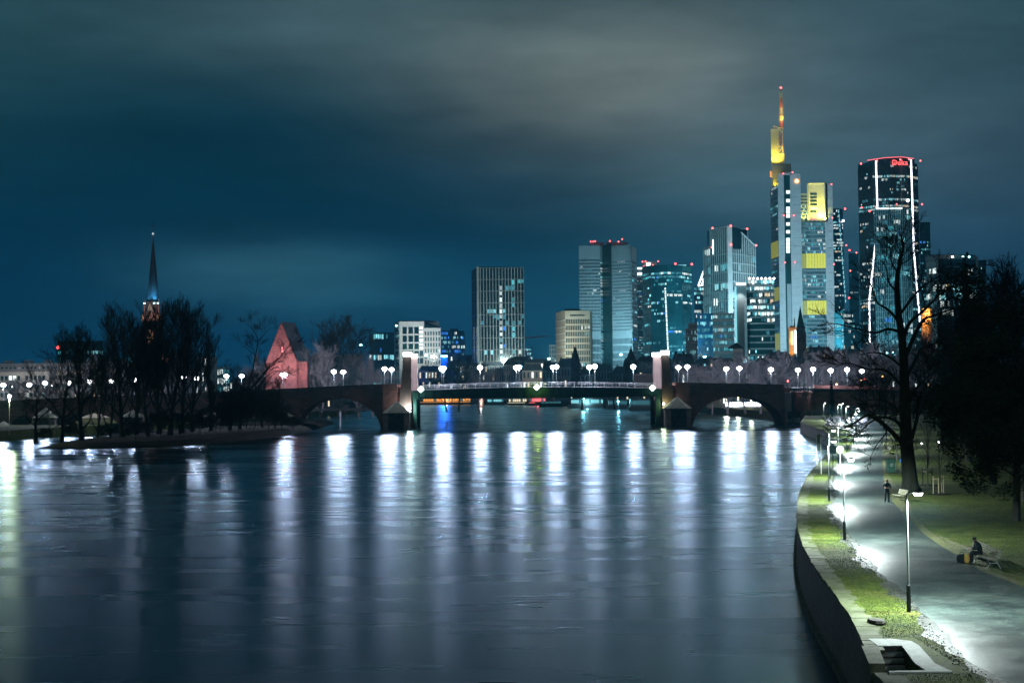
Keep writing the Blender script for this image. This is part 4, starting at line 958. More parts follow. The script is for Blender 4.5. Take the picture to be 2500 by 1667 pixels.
# leaning tree in front of the red building: explicit limbs
def limb_tree(name, Y, limbs, label, z0, mt, mc, rng, twl=1.0, tw=.03, dens=1.0, depth=1.0, group=None, lv0=2):
    t0 = limbs[0][0][0]; base = at(t0[0], t0[1], Y)
    t = empty(name, (base.x, base.y, z0), label, 'tree', group)
    g = TreeMesh.__new__(TreeMesh); g.r = random.Random(rng); g.tr = MB(); g.cr = MB(); g.up = .3; g.levels = 4; g.twig = 5; g.wander = .24; g.tw = tw
    for li, (pts, rad, dy) in enumerate(limbs):
        P = [at(a, b, Y) for a, b in pts]
        n = len(P)
        for i, p in enumerate(P): p.y += dy * (i / max(1, n - 1)) * depth
        # smooth subdivide
        Q = []
        for i in range(n - 1):
            p0, p1, p2, p3 = P[max(i - 1, 0)], P[i], P[i + 1], P[min(i + 2, n - 1)]
            for k in range(4):
                u = k / 4; Q.append(.5 * ((2 * p1) + (p2 - p0) * u + (2 * p0 - 5 * p1 + 4 * p2 - p3) * u * u + (3 * p1 - p0 - 3 * p2 + p3) * u ** 3))
        Q.append(P[-1]); rr_ = [rad[0] + (rad[1] - rad[0]) * (i / (len(Q) - 1)) ** .8 for i in range(len(Q))]
        if li == 0: rr_[0] *= 1.35; rr_[1] *= 1.12
        o = g.tr if rad[0] > .10 else g.cr
        o.tube(Q, rr_, 9 if rad[0] > .3 else 6)
        Ltot = sum((b - a).length for a, b in zip(Q, Q[1:]))
        nb = max(3, int(Ltot * dens * (1.1 if li else .45)))
        for j in range(nb):
            f = (.25 if li else .72) + (.75 if li else .28) * (j + g.r.random()) / nb; f = min(f, .998); xq = f * (len(Q) - 1); i = int(xq); q = Q[i].lerp(Q[i + 1], xq - i); tt = (Q[i + 1] - Q[i]).normalized()
            a = tt.cross(Vector((g.r.gauss(0, 1), g.r.gauss(0, 1), g.r.gauss(0, 1)))).normalized()
            g.branch(q, (tt * .75 + a * .8 + Vector((0, 0, .1))).normalized(), twl * g.r.uniform(1.6, 3.6) * (1.15 - .5 * f), max(rr_[i] * .35, tw), lv0)
    g.tr.build('trunk', mt, t, smooth=True); g.cr.build('crown', mc, t)
    return t
limb_tree('bare_tree', 415, [([(585, 1062), (588, 1020), (600, 965), (640, 915), (655, 895)], (.55, .30), 2), ([(600, 965), (615, 915), (625, 870), (632, 830), (620, 805), (605, 790)], (.3, .06), -3), ([(640, 915), (675, 880), (700, 848), (730, 815)], (.26, .05), 3),
     ([(625, 870), (600, 850), (585, 845)], (.14, .04), 4), ([(632, 830), (650, 815), (668, 800)], (.14, .04), -4), ([(595, 990), (640, 935), (675, 905), (700, 915)], (.22, .05), -4), ([(655, 895), (690, 866), (712, 862)], (.14, .04), 2)],
     'tall bare tree leaning right across the red gabled building', 1.0, M['bark'], M['bark'], 5, 1.7, .035, .55, group=G1)
# tangled undergrowth of the island, bushes one by one
for i, (px, Y, top) in enumerate([(110, 325, 1050), (180, 330, 1035), (260, 330, 1040), (330, 335, 1030), (390, 345, 1010), (440, 350, 1015), (490, 360, 1008), (540, 375, 990), (580, 380, 985), (620, 395, 975), (655, 405, 985), (690, 412, 1000), (715, 420, 1020), (560, 395, 965), (600, 410, 955), (640, 425, 965)]):
    x = xw(px, Y, 1050); H = at(px, top, Y).z - .8
    t = empty('bush', (x, Y, .8), 'dark tangled leafless bush on the island bank, %s from the left' % ORD[i], 'bush', 'leafless bushes on the island bank'); t['_o'] = [0, 0, 0]
    s_ = H / 10; t.scale = (s_ * 1.5, s_ * 1.5, s_); t.rotation_euler = (0, 0, i * 1.3)
    link('stems', TT['bush'][0], t); link('twigs', TT['bush'][1], t)
# trees behind the bridge
GB = 'bare trees behind the bridge'
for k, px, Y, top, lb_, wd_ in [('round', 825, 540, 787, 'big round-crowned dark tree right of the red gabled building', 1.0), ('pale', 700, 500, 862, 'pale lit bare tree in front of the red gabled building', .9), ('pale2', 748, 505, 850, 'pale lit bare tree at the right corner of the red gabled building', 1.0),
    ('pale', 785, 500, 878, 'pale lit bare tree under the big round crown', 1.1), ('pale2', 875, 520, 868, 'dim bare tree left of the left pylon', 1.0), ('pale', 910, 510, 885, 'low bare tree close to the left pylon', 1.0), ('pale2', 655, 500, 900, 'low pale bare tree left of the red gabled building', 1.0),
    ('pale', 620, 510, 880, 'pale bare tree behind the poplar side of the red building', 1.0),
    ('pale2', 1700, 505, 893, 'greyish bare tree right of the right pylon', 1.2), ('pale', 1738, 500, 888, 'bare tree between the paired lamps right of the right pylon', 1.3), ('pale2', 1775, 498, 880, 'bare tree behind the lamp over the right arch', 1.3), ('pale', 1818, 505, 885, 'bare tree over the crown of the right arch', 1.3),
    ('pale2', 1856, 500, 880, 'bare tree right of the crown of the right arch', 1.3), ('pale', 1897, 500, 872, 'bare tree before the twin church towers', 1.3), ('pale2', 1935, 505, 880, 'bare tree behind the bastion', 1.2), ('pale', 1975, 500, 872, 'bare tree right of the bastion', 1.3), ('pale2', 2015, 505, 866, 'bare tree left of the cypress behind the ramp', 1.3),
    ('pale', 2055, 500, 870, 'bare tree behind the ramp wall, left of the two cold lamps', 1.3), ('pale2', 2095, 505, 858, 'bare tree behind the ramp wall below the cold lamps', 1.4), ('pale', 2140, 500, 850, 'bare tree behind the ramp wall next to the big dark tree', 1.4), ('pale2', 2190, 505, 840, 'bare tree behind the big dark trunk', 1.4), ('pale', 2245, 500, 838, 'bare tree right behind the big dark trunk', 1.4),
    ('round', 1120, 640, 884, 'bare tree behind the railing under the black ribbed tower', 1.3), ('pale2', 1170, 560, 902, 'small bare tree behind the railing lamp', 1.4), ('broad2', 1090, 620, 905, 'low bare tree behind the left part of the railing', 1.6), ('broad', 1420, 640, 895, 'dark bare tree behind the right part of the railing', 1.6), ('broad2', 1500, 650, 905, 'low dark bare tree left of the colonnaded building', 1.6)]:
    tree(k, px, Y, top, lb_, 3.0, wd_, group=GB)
# trees on the south bank and behind the left arches
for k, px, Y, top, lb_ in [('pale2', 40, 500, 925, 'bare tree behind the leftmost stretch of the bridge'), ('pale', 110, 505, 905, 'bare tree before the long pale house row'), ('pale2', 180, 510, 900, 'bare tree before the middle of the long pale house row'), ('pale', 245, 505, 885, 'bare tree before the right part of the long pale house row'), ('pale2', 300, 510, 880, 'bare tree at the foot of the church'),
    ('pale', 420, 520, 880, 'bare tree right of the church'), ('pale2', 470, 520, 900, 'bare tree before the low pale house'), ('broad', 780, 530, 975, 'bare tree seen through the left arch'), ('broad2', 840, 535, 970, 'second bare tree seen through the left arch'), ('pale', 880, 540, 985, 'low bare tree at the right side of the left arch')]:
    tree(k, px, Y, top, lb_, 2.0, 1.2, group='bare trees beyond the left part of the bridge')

# big dark tree at the right
BT = 123.0
limb_tree('bare_tree', BT, [
  ([(2224, 1199), (2218, 1130), (2212, 1060), (2209, 980), (2207, 900), (2202, 825), (2193, 758), (2190, 687), (2197, 640), (2205, 600), (2196, 566)], (.72, .05), 0),
  ([(2203, 835), (2216, 790), (2249, 758), (2290, 715), (2330, 695)], (.22, .04), -2), ([(2207, 880), (2235, 820), (2261, 780), (2293, 768), (2340, 752), (2390, 745)], (.22, .04), 2),
  ([(2202, 812), (2170, 803), (2137, 812), (2090, 800), (2050, 790), (2022, 788)], (.17, .03), 1), ([(2195, 770), (2236, 713), (2262, 690), (2288, 673)], (.15, .03), -1.5),
  ([(2198, 790), (2172, 755), (2150, 738), (2140, 700), (2128, 668)], (.16, .03), 2), ([(2191, 715), (2165, 690), (2153, 656), (2135, 640)], (.11, .03), -2), ([(2190, 690), (2205, 655), (2222, 625)], (.10, .03), 2),
  ([(2192, 668), (2172, 640), (2165, 610)], (.08, .02), -1), ([(2206, 1085), (2175, 1055), (2137, 1022), (2108, 1013), (2068, 1036), (2040, 1045)], (.26, .04), -2),
  ([(2207, 1070), (2195, 1040), (2170, 1022), (2137, 1018), (2100, 1035), (2075, 1060)], (.22, .035), -3), ([(2145, 1028), (2160, 1050), (2130, 1085), (2110, 1115)], (.08, .02), -2), ([(2120, 1015), (2150, 1045), (2140, 1090)], (.07, .02), -3),
  ([(2208, 950), (2170, 905), (2130, 900), (2085, 885), (2060, 895)], (.17, .03), 3), ([(2208, 930), (2240, 880), (2262, 850), (2310, 835), (2350, 845)], (.17, .03), 3), ([(2210, 1010), (2240, 960), (2275, 930), (2320, 900)], (.20, .03), 4),
  ([(2207, 900), (2160, 870), (2120, 862), (2080, 868)], (.12, .03), -3), ([(2211, 1020), (2180, 985), (2150, 975), (2120, 985)], (.12, .03), 3), ([(2216, 1100), (2250, 1030), (2268, 985), (2290, 960)], (.25, .04), 5)],
  'big dark bare tree standing on the lawn beside the path', 3.0, M['bark_fg'], M['bark_fg'], 9, 1.0, .020, 1.25, group=None)
# pale birch behind it and other trees on the lawn
t = tree('pale', 2262, 165, 930, 'birch with a pale trunk right behind the big dark tree', 3.0, .7); t.children[0].data = TT['pale'][0].copy(); t.children[0].data.materials[0] = M['bark_birch']
LG = 'trees on the dark lawn at the right'
for k, px, Y, top, lb_, wd_ in [('broad2', 2300, 240, 770, 'bare tree right of the birch'), ('broad', 2350, 200, 735, 'bare tree in front of the evergreens'), ('upright2', 2150, 330, 880, 'bare tree far up the lawn, left of the big dark tree'), ('broad', 2400, 260, 700, 'bare tree between the evergreens, right part'), ('broad2', 2120, 390, 890, 'small bare tree at the foot of the ramp')] and \
    [('broad2', 2300, 240, 770, 'bare tree right of the birch', 1.1), ('broad', 2350, 200, 735, 'bare tree in front of the evergreens', 1.0), ('upright2', 2150, 330, 880, 'bare tree far up the lawn, left of the big dark tree', 1.2), ('broad', 2400, 260, 700, 'bare tree between the evergreens, right part', 1.1), ('broad2', 2120, 390, 890, 'small bare tree at the foot of the ramp', 1.3), ('round', 2445, 185, 672, 'tall bare tree rising over the evergreens near the right edge', .9), ('broad', 2320, 280, 800, 'bare tree between the birch and the evergreens', 1.2), ('broad2', 2378, 235, 720, 'bare tree beside the thin conifer', 1.0)]:
    tree(k, px, Y, top, lb_, 3.0, wd_, group=LG)
# evergreens: many leaf clumps
def leafy(seed, lobes, n, size, mt):
    r = random.Random(seed); mb = MB(); tot = sum(l[3] ** 2 for l in lobes)
    for (cx, cyy, cz, rr_, sq) in lobes:
        for _ in range(int(n * rr_ ** 2 / tot)):
            u = r.random() ** .35; th = r.random() * 2 * PI; ph = math.acos(r.uniform(-1, 1)); d = Vector((math.sin(ph) * math.cos(th), math.sin(ph) * math.sin(th), math.cos(ph) * sq))
            c_ = Vector((cx, cyy, cz)) + d * (rr_ * u * r.uniform(.85, 1.12)); a = Vector((r.gauss(0, 1), r.gauss(0, 1), r.gauss(0, .6))).normalized(); b = a.cross(Vector((r.gauss(0, 1), r.gauss(0, 1), r.gauss(0, 1)))).normalized(); s_ = size * r.uniform(.5, 1.4)
            mb.face([c_ - a * s_, c_ + b * s_ * .6, c_ + a * s_, c_ - b * s_ * .6])
    return mb.mesh('foliage', mt)
rl = random.Random(4)
def lobes(n, R0, z0, z1, rr_): return [(rl.uniform(-R0, R0) * (1 - .3 * i / n), rl.uniform(-R0, R0), z0 + (z1 - z0) * i / n, rl.uniform(.7, 1.2) * rr_, .8) for i in range(n)]
LM = [leafy(1, lobes(26, 3.0, 2, 9.4, .95), 12000, .09, M['foliage_dark']), leafy(2, lobes(28, 3.4, 1.5, 9.2, 1.0), 12000, .09, M['foliage_dark']),
      leafy(3, [(rl.uniform(-.25, .25), rl.uniform(-.25, .25), 1.2 + 8.5 * i / 34, 1.9 * (1 - i / 35) ** 1.1 * rl.uniform(.75, 1.1) + .10, .5) for i in range(34)], 10000, .10, M['foliage_conifer']), leafy(5, [(0, 0, 1 + 8.6 * i / 12, .75 * (1 - (i / 13) ** 2) + .05, .9) for i in range(13)], 5000, .12, M['foliage_conifer'])]
tk = MB(); tk.tube([(0, 0, 0), (.1, 0, 3), (0, .1, 6), (0, 0, 9)], [.28, .22, .14, .03], 8)
for k in range(9): a = k * 2.4; tk.tube([(0, 0, 2 + k * .7), (math.cos(a) * 1.2, math.sin(a) * 1.2, 3 + k * .7)], [.09, .02], 5)
TKM = tk.mesh('trunk', M['bark'])
def evergreen(k, px, Y, top, label, wd_=1.0, z0=3.0, name='evergreen_tree', grp='evergreen trees at the right', cat='tree'):
    x = xw(px, Y, 950); H = at(px, top, Y).z - z0; t = empty(name, (x, Y, z0), label, cat, grp); t['_o'] = [0, 0, 0]; s_ = H / 9.9; t.scale = (s_ * wd_, s_ * wd_, s_); t.rotation_euler = (0, 0, px * .37)
    link('trunk', TKM, t); link('crown', LM[k], t)
for k, px, Y, top, lb_, wd_ in [(2, 2365, 190, 598, 'tall thin conifer rising above the dark trees', .62), (2, 2345, 230, 760, 'dark conifer before the glass block', .6), (0, 2485, 150, 650, 'big dark evergreen at the right edge of the picture', 1.1), (1, 2452, 170, 790, 'dense dark evergreen left of the one at the picture edge', .9),
    (0, 2410, 210, 830, 'dark evergreen in the middle of the tree mass', .8), (1, 2350, 260, 850, 'dark evergreen at the left end of the tree mass', .9), (0, 2500, 110, 820, 'dark evergreen low at the right edge', 1.1), (1, 2420, 130, 880, 'low dark evergreen on the lawn', 1.1), (0, 2360, 170, 900, 'low round evergreen behind the staked trees', 1.3), (1, 2475, 95, 960, 'dark evergreen shrub nearest to the bench', 1.2),
    (0, 2320, 320, 930, 'dark evergreen behind the birch', 1.5), (1, 2270, 380, 945, 'dark evergreen at the end of the lawn', 1.8)]:
    evergreen(k, px, Y, top, lb_, wd_)
for px, Y, top, lb_ in [(1964, 482, 912, 'slim dark cypress behind the bastion'), (2030, 440, 912, 'tall dark cypress at the ramp wall'), (1795, 620, 930, 'small dark cypress over the right arch')][:2]:
    evergreen(3, px, Y, top, lb_, .8, 3.0, 'cypress_tree', 'slim cypresses near the ramp')
# lower shrub by the bastion, at the foot of the ramp wall
for px, Y, top, lb_, wd_ in [(1975, 445, 1000, 'clipped dark shrub at the foot of the round bastion', 2.2), (2085, 440, 985, 'dark shrub at the foot of the ramp wall', 2.4), (2160, 420, 985, 'wide dark shrub under the ramp wall', 3), (2230, 400, 990, 'dark shrub behind the big tree', 3)]:
    evergreen(0, px, Y, top, lb_, wd_, 3.0, 'shrub', 'shrubs along the ramp wall', 'shrub')
# ================================================================== SKYLINE
PAL = {'cool': [('cyan', 5), ('white', 3), ('teal', 5), ('blue', 1), ('dim', 6)], 'white': [('white', 6), ('cyan', 3), ('dim', 3), ('warm', 1)], 'warm': [('warm', 4), ('white', 2), ('dim', 2), ('yellow', 1)], 'blue': [('blue', 4), ('cyan', 4), ('dim', 5), ('white', 2)]}
def pick(r, pal):
    P = PAL[pal]; x = r.random() * sum(w_ for _, w_ in P)
    for n_, w_ in P:
        x -= w_
        if x <= 0: return LITC[n_]
class Tower:
    def __init__(s, label, corners, core='glass_teal', grid='aluminium', depth=30, base=2.5, cat='tower', seed=1, name='office_tower', root=None, group=None):
        s.P = [Vector((xw(px, Y), Y)) for px, Y in corners]; s.base = base; s.core = core; s.grid = grid; s.r = random.Random(seed); s.px = [c[0] for c in corners]; s.Y = [c[1] for c in corners]
        c0 = s.P[0]; s.root = root or empty(name, (c0.x, c0.y, base), label, cat, group); s.depth = depth; s.panes = MB()
    def z(s, i, py): return zw(s.px[i], py, s.Y[i])
    def body(s, tops, core=None, roof=True):
        zt = [s.z(i, t) for i, t in enumerate(tops)]; s.zt = zt
        back = [s.P[-1] * (1 + s.depth / s.P[-1].y) - (s.P[-1] - s.P[0]) * .02, s.P[0] * (1 + s.depth / s.P[0].y) + (s.P[-1] - s.P[0]) * .02]
        poly = [(p.x, p.y) for p in s.P] + [(p.x, p.y) for p in back]; zz = zt + [zt[-1], zt[0]]
        b = MB(); b.prism(poly, s.base, 0, ztop=zz); b.build('wall', M[core or s.core], s.root)
        if roof:
            cx = sum(p[0] for p in poly) / len(poly); cyy = sum(p[1] for p in poly) / len(poly)
            poly2 = [(cx + (p[0] - cx) * .96, cyy + (p[1] - cyy) * .96) for p in poly]
            b = MB(); b.prism(poly2, min(zz) - 1, 0, ztop=[z + .5 for z in zz]); b.build('roof', M['roof_dark'], s.root)
        return s
    def face(s, k): a, b = s.P[k], s.P[k + 1]; t = (b - a).normalized(); return a, t, Vector((t.y, -t.x)), (b - a).length
    def facade(s, k, bays, floors, mw, bh, md=.45, prob=.15, pal='cool', top_blank=0, bot=None, singles=True, zt=None, zb=None, rowp=None, fn=None, name_m='mullion', name_b='floor_band', strength=1.0, u0=0, u1=None, bd=None, tilt=None, grid=None):
        a, t, n, L = s.face(k); u1 = L if u1 is None else u1; G = M[grid or s.grid]
        z1 = min(s.zt[k], s.zt[k + 1]) if zt is None else zt; z0 = s.base if zb is None else zb; zT = z1 - top_blank
        fh = (zT - z0) / floors; bw = (u1 - u0) / bays; bd = md * .8 if bd is None else bd
        ms = MB()
        for i in range(bays + 1 if mw else 0):
            u = u0 + bw * i; b = MB() if singles else ms
            b.ob(a, t, n, max(u0, u - mw / 2), min(u1, u + mw / 2), 0, md, z0, z1 if not callable(tilt) else tilt(u))
            if singles: b.build(name_m, G, s.root)
        if not singles and mw: ms.build(name_m, G, s.root, kind='stuff')
        ms = MB()
        for j in range(floors + 1 if bh else 0):
            z = z0 + fh * j; b = MB() if singles else ms
            b.ob(a, t, n, u0, u1, 0, bd, max(z0, z - bh / 2), min(zT, z + bh / 2))
            if singles: b.build(name_b, G, s.root)
        if not singles and bh: ms.build(name_b, G, s.root, kind='stuff')
        if top_blank: b = MB(); b.ob(a, t, n, u0, u1, 0, bd + .03, zT, z1 + .3); b.build('parapet', G, s.root)
        for j in range(floors):
            rp = 1.7 * prob * s.r.choice((.25, .5, .7, 1, 1, 1.6, 3)) if rowp is None else rowp(j)
            run = 0; cc = None
            for i in range(bays):
                c = None
                if fn: c = fn(i, j)
                if c is None:
                    if run > 0 and s.r.random() < .8: c = cc; run -= 1
                    elif s.r.random() < rp: c = pick(s.r, pal); run = s.r.choice((0, 1, 2, 4)); cc = c
                if c is None or c is False: continue
                q = s.r.uniform(.35, 1.15) * strength; uu0, uu1 = u0 + bw * i + mw / 2 + .03, u0 + bw * (i + 1) - mw / 2 - .03; zz0, zz1 = z0 + fh * j + bh / 2, z0 + fh * (j + 1) - bh / 2; zz0 += (zz1 - zz0) * s.r.uniform(.05, .35); zz1 -= (zz1 - zz0) * .12
                g = lambda u, z: (a.x + t.x * u + n.x * .06, a.y + t.y * u + n.y * .06, z)
                s.panes.face([g(uu0, zz0), g(uu1, zz0), g(uu1, zz1), g(uu0, zz1)], tuple(x * q for x in c))
        return s
    def slab(s, k, u0, u1, z0, z1, w0, w1, matn, name='panel', **kw):
        a, t, n, L = s.face(k); b = MB(); b.ob(a, t, n, u0, u1, w0, w1, z0, z1); return b.build(name, M[matn] if isinstance(matn, str) else matn, s.root, **kw)
    def finish(s): s.panes.build('window', M['pane_office'], s.root, kind='stuff'); return s
    def beacon(s, px, py, Y=None, matn='lamp_red', r=None):
        Y = Y or s.Y[0]; p = at(px, py, Y); b = MB(); r = (r or Y * .0009) * .7
        b.ball(tuple(p), r, 8); o = b.build('beacon', M[matn], s.root)
        b = MB(); b.tube([(p.x, p.y, p.z - 3), (p.x, p.y, p.z - r)], .15, 4); b.build('beacon_mast', M['dark_metal'], s.root)
def pbox(root, px0, px1, py0, py1, Y, d, matn, name, **kw):
    p = at(px0, py1, Y); q = at(px1, py0, Y); b = MB(); k = (Y + d) / Y; b.grid8([(p.x, Y, p.z), (q.x, Y, p.z), (q.x * k, Y + d, p.z), (p.x * k, Y + d, p.z), (p.x, Y, q.z), (q.x, Y, q.z), (q.x * k, Y + d, q.z), (p.x * k, Y + d, q.z)]); return b.build(name, M[matn] if isinstance(matn, str) else matn, root, **kw)

# dark teal office block left of the white one
T1 = Tower('dark glass office block with a lit floor, behind the white gridded block', [(902, 1700), (962, 1700)], 'glass_dark', 'dark_metal', seed=2).body([813, 813])
T1.facade(0, 12, 9, .5, 1.1, prob=.10, zb=8, rowp=lambda j: .8 if j == 5 else .10, singles=False).finish()
pbox(T1.root, 900, 963, 811, 815, 1698, 2, 'glass_teal', 'roof_edge')
# white gridded office
T2 = Tower('white gridded office block with a lit staircase and tall dark windows', [(965, 1660), (976, 1630), (1036, 1630), (1076, 1630)], 'glass_dark', 'concrete_white', seed=3, name='office_block', cat='office block')
T2.body([787, 785, 785, 800])
T2.zt = [T2.z(0, 787), T2.z(1, 785), T2.z(1, 785), T2.z(3, 801)]
T2.facade(0, 1, 13, .8, 3.4, .9, prob=.02, zb=9)
a, t_, n_, L = T2.face(1)
zrow = [T2.z(1, y) for y in (788, 797, 815, 818.5, 835, 838, 853, 856, 870, 873, 892)]
for zb_, zt_ in ((T2.z(1, 798), T2.z(1, 785)), (T2.z(1, 819), T2.z(1, 815)), (T2.z(1, 839), T2.z(1, 835)), (T2.z(1, 857), T2.z(1, 853)), (T2.z(1, 874), T2.z(1, 870)), (8, T2.z(1, 888))): T2.slab(1, 0, L, zb_, zt_, 0, 1.2, 'concrete_white', 'floor_band')
for f0, f1 in ((0, .12), (.30, .36), (.55, .60), (.78, .81), (.955, 1)): T2.slab(1, L * f0, L * f1, 8, T2.z(1, 785), 0, 1.24, 'concrete_white', 'pier')
for i, (f0, f1) in enumerate(((.12, .30), (.36, .55), (.60, .78))):
    for j, (ya, yb) in enumerate(((798, 815), (819, 835), (839, 853), (857, 870), (874, 888))):
        T2.slab(1, L * f0, L * f1, T2.z(1, yb), T2.z(1, ya), .02, .10, 'glass_dark' if j < 2 else 'glass_green', 'window')
for j in range(6): T2.slab(1, L * .815, L * .95, T2.z(1, 804.5 + j * 10), T2.z(1, 797 + j * 10), .1, .2, 'lit_white', 'lit_window')
T2.facade(2, 6, 11, 1.5, 2.1, .9, prob=.06, zb=9, pal='white', top_blank=2.5, singles=True); T2.finish()
pbox(T2.root, 971, 1066, 782, 787, 1640, 20, 'roof_dark', 'penthouse'); pbox(T2.root, 1042, 1071, 797, 802, 1638, 20, 'roof_dark', 'penthouse')
pbox(T2.root, 1036, 1072, 786, 797, 1650, 16, 'concrete_white', 'penthouse'); T2.beacon(967.5, 795, 1628, 'lamp_cyan', 1.8)
# dark blue tower behind
T3 = Tower('dark blue glass tower with scattered lights between the white block and the ribbed tower', [(1078, 1760), (1135, 1760)], 'glass_blue', 'glass_blue', seed=4).body([808, 808]); T3.facade(0, 18, 14, .2, 1.0, prob=.22, pal='blue', zb=8, singles=False, strength=.8).finish(); pbox(T3.root, 1098, 1118, 802, 808, 1770, 20, 'roof_dark', 'penthouse')
t = empty('roof_sign', at(1084, 870, 1500), 'glowing white-blue roof sign left of the ribbed tower', 'sign'); p = at(1076.5, 871.5, 1500); q = at(1092, 867, 1500); b = MB(); b.box(p.x, q.x, 1500, 1501, p.z, q.z); b.build('panel', M['lamp_cyan'], t); b = MB(); b.box(p.x, q.x, 1501.01, 1501.6, p.z - 20, q.z); b.build('mounting', M['glass_blue'], t); light('sign_light', 'POINT', ((p.x + q.x) / 2, 1494, (p.z + q.z) / 2), 60000, (.02, .16, 1), t, 1.5)
# low teal building under it
T4 = Tower('low dark block with one lit window left of the ribbed tower', [(1078, 1560), (1157, 1560)], 'roof_slate', 'plaster_grey', seed=5, name='office_block', cat='office block').body([867, 867]); T4.finish(); pbox(T4.root, 1101, 1104, 871, 880, 1559.2, .6, 'lit_white', 'lit_window')
# ribbed dark tower
T5 = Tower('tall dark tower with pale vertical ribs and a lit stair line', [(1155, 1490), (1167, 1455), (1281, 1455)], 'glass_dark', 'aluminium', seed=6, depth=30).body([660, 652, 653])
def f5(i, j):
    if i == 7 and j < 19: return LITC['white'] if T5.r.random() < .8 else LITC['cyan']
    if j == 14 and 3 <= i <= 9: return LITC['cyan'] if T5.r.random() < .8 else None
    if j == 5 and i < 4: return LITC['white']
    if i == 8 and j in (11, 8): return LITC['blue']
    if i == 11 and T5.r.random() < .35: return LITC['teal']
    if j in (13, 12) and T5.r.random() < .25: return LITC['dim']
    return None
T5.facade(1, 15, 11, .80, .5, 1.3, prob=0, zb=6, zt=T5.zt[2], singles=True, bd=.6)
T5.facade(1, 15, 22, 0, 0, .75, prob=.02, zb=6, zt=T5.zt[2], fn=f5, strength=.9)
T5.slab(1, -.5, 1.7, 6, T5.zt[1] + .4, 0, 1.6, 'aluminium', 'corner_rib'); T5.facade(0, 2, 11, .5, .45, .9, prob=0, zb=6); T5.finish()
# red crane jib
t = empty('crane', at(1284, 826, 1800), 'thin reddish crane jib sticking out behind the ribbed tower', 'crane'); p, q = at(1276, 827, 1800), at(1341, 820, 1800); b = MB(); b.tube([p, q], .55, 4); b.tube([p + Vector((0, 0, 2.2)), q], .3, 4)
for i in range(14): u = i / 14; b.tube([p.lerp(q, u), (p + Vector((0, 0, 2.2))).lerp(q, u + .035)], .2, 3)
b.build('jib', M['brick_red'], t); b = MB(); b.tube([(p.x, p.y, 3), (p.x, p.y, p.z + 6)], .9, 4); b.build('mast', M['brick_red'], t)
BANK = [(1000, 1560), (1101, 1440), (1236, 1275), (1311, 1170), (1475, 1030), (1592, 860), (1722, 780), (1800, 700), (2600, 600)]
def bankY(px):
    if px <= BANK[0][0]: return BANK[0][1]
    for a, b in zip(BANK, BANK[1:]):
        if px <= b[0]: return a[1] + (b[1] - a[1]) * (px - a[0]) / (b[0] - a[0])
    return 600
def simple(label, px0, px1, top, Y, core, grid, bays, floors, mw, bh, seed, prob=.1, pal='cool', d=25, roof=None, name='office_block', cat='office block', zb=5, strength=.8, md=.35, base=2.5):
    T_ = Tower(label, [(px0, Y), (px1, Y)], core, grid, depth=d, seed=seed, name=name, cat=cat, base=base).body([top, top]); T_.facade(0, bays, floors, mw, bh, md, prob=prob, pal=pal, zb=zb, singles=False, strength=strength)
    T_.slab(0, -.2, T_.face(0)[3] + .2, T_.zt[0] - .8, T_.zt[0] + .5, -.4, md + .25, grid, 'parapet'); T_.finish(); return T_
simple('small pale high-rise right beside the ribbed tower', 1283, 1300, 849, 1600, 'glass_teal', 'concrete_white', 5, 12, .5, 1.2, 11, .2)
simple('narrow grey block left of the beige octagonal tower', 1341, 1358, 843, 1330, 'glass_dark', 'concrete_grey', 3, 12, 1.0, 1.4, 12, .05)
# beige octagonal tower
T6 = Tower('beige octagonal office tower with dark slim windows and one lit floor', [(1358, 1250), (1381, 1215), (1441, 1215), (1446, 1235)], 'glass_dark', 'concrete_beige', seed=7, depth=28).body([763, 759, 759, 763])
T6.facade(1, 14, 12, .50, 1.3, .6, prob=.05, pal='white', zb=9, top_blank=at(1381, 759, 1215).z - at(1381, 777, 1215).z, singles=True, rowp=lambda j: {4: .75, 10: .15, 9: .08}.get(j, .05), strength=.8)
zt6 = T6.zt[1]
T6.slab(0, 0, T6.face(0)[3], 5, T6.zt[0] - .1, .02, .06, 'concrete_beige', 'side_wall')
for j in range(12): z = 9 + (zt6 - 14) * j / 11.5; T6.slab(0, 0, T6.face(0)[3], z, z + .7, .06, .5, 'concrete_white', 'floor_band')
T6.slab(2, 0, T6.face(2)[3], 5, T6.zt[2] - .1, .02, .4, 'concrete_beige', 'side_wall'); T6.finish(); pbox(T6.root, 1377, 1418, 754, 760, 1228, 16, 'roof_dark', 'penthouse'); pbox(T6.root, 1392, 1427, 768, 771.5, 1214.3, .65, 'glass_dark', 'louvre')
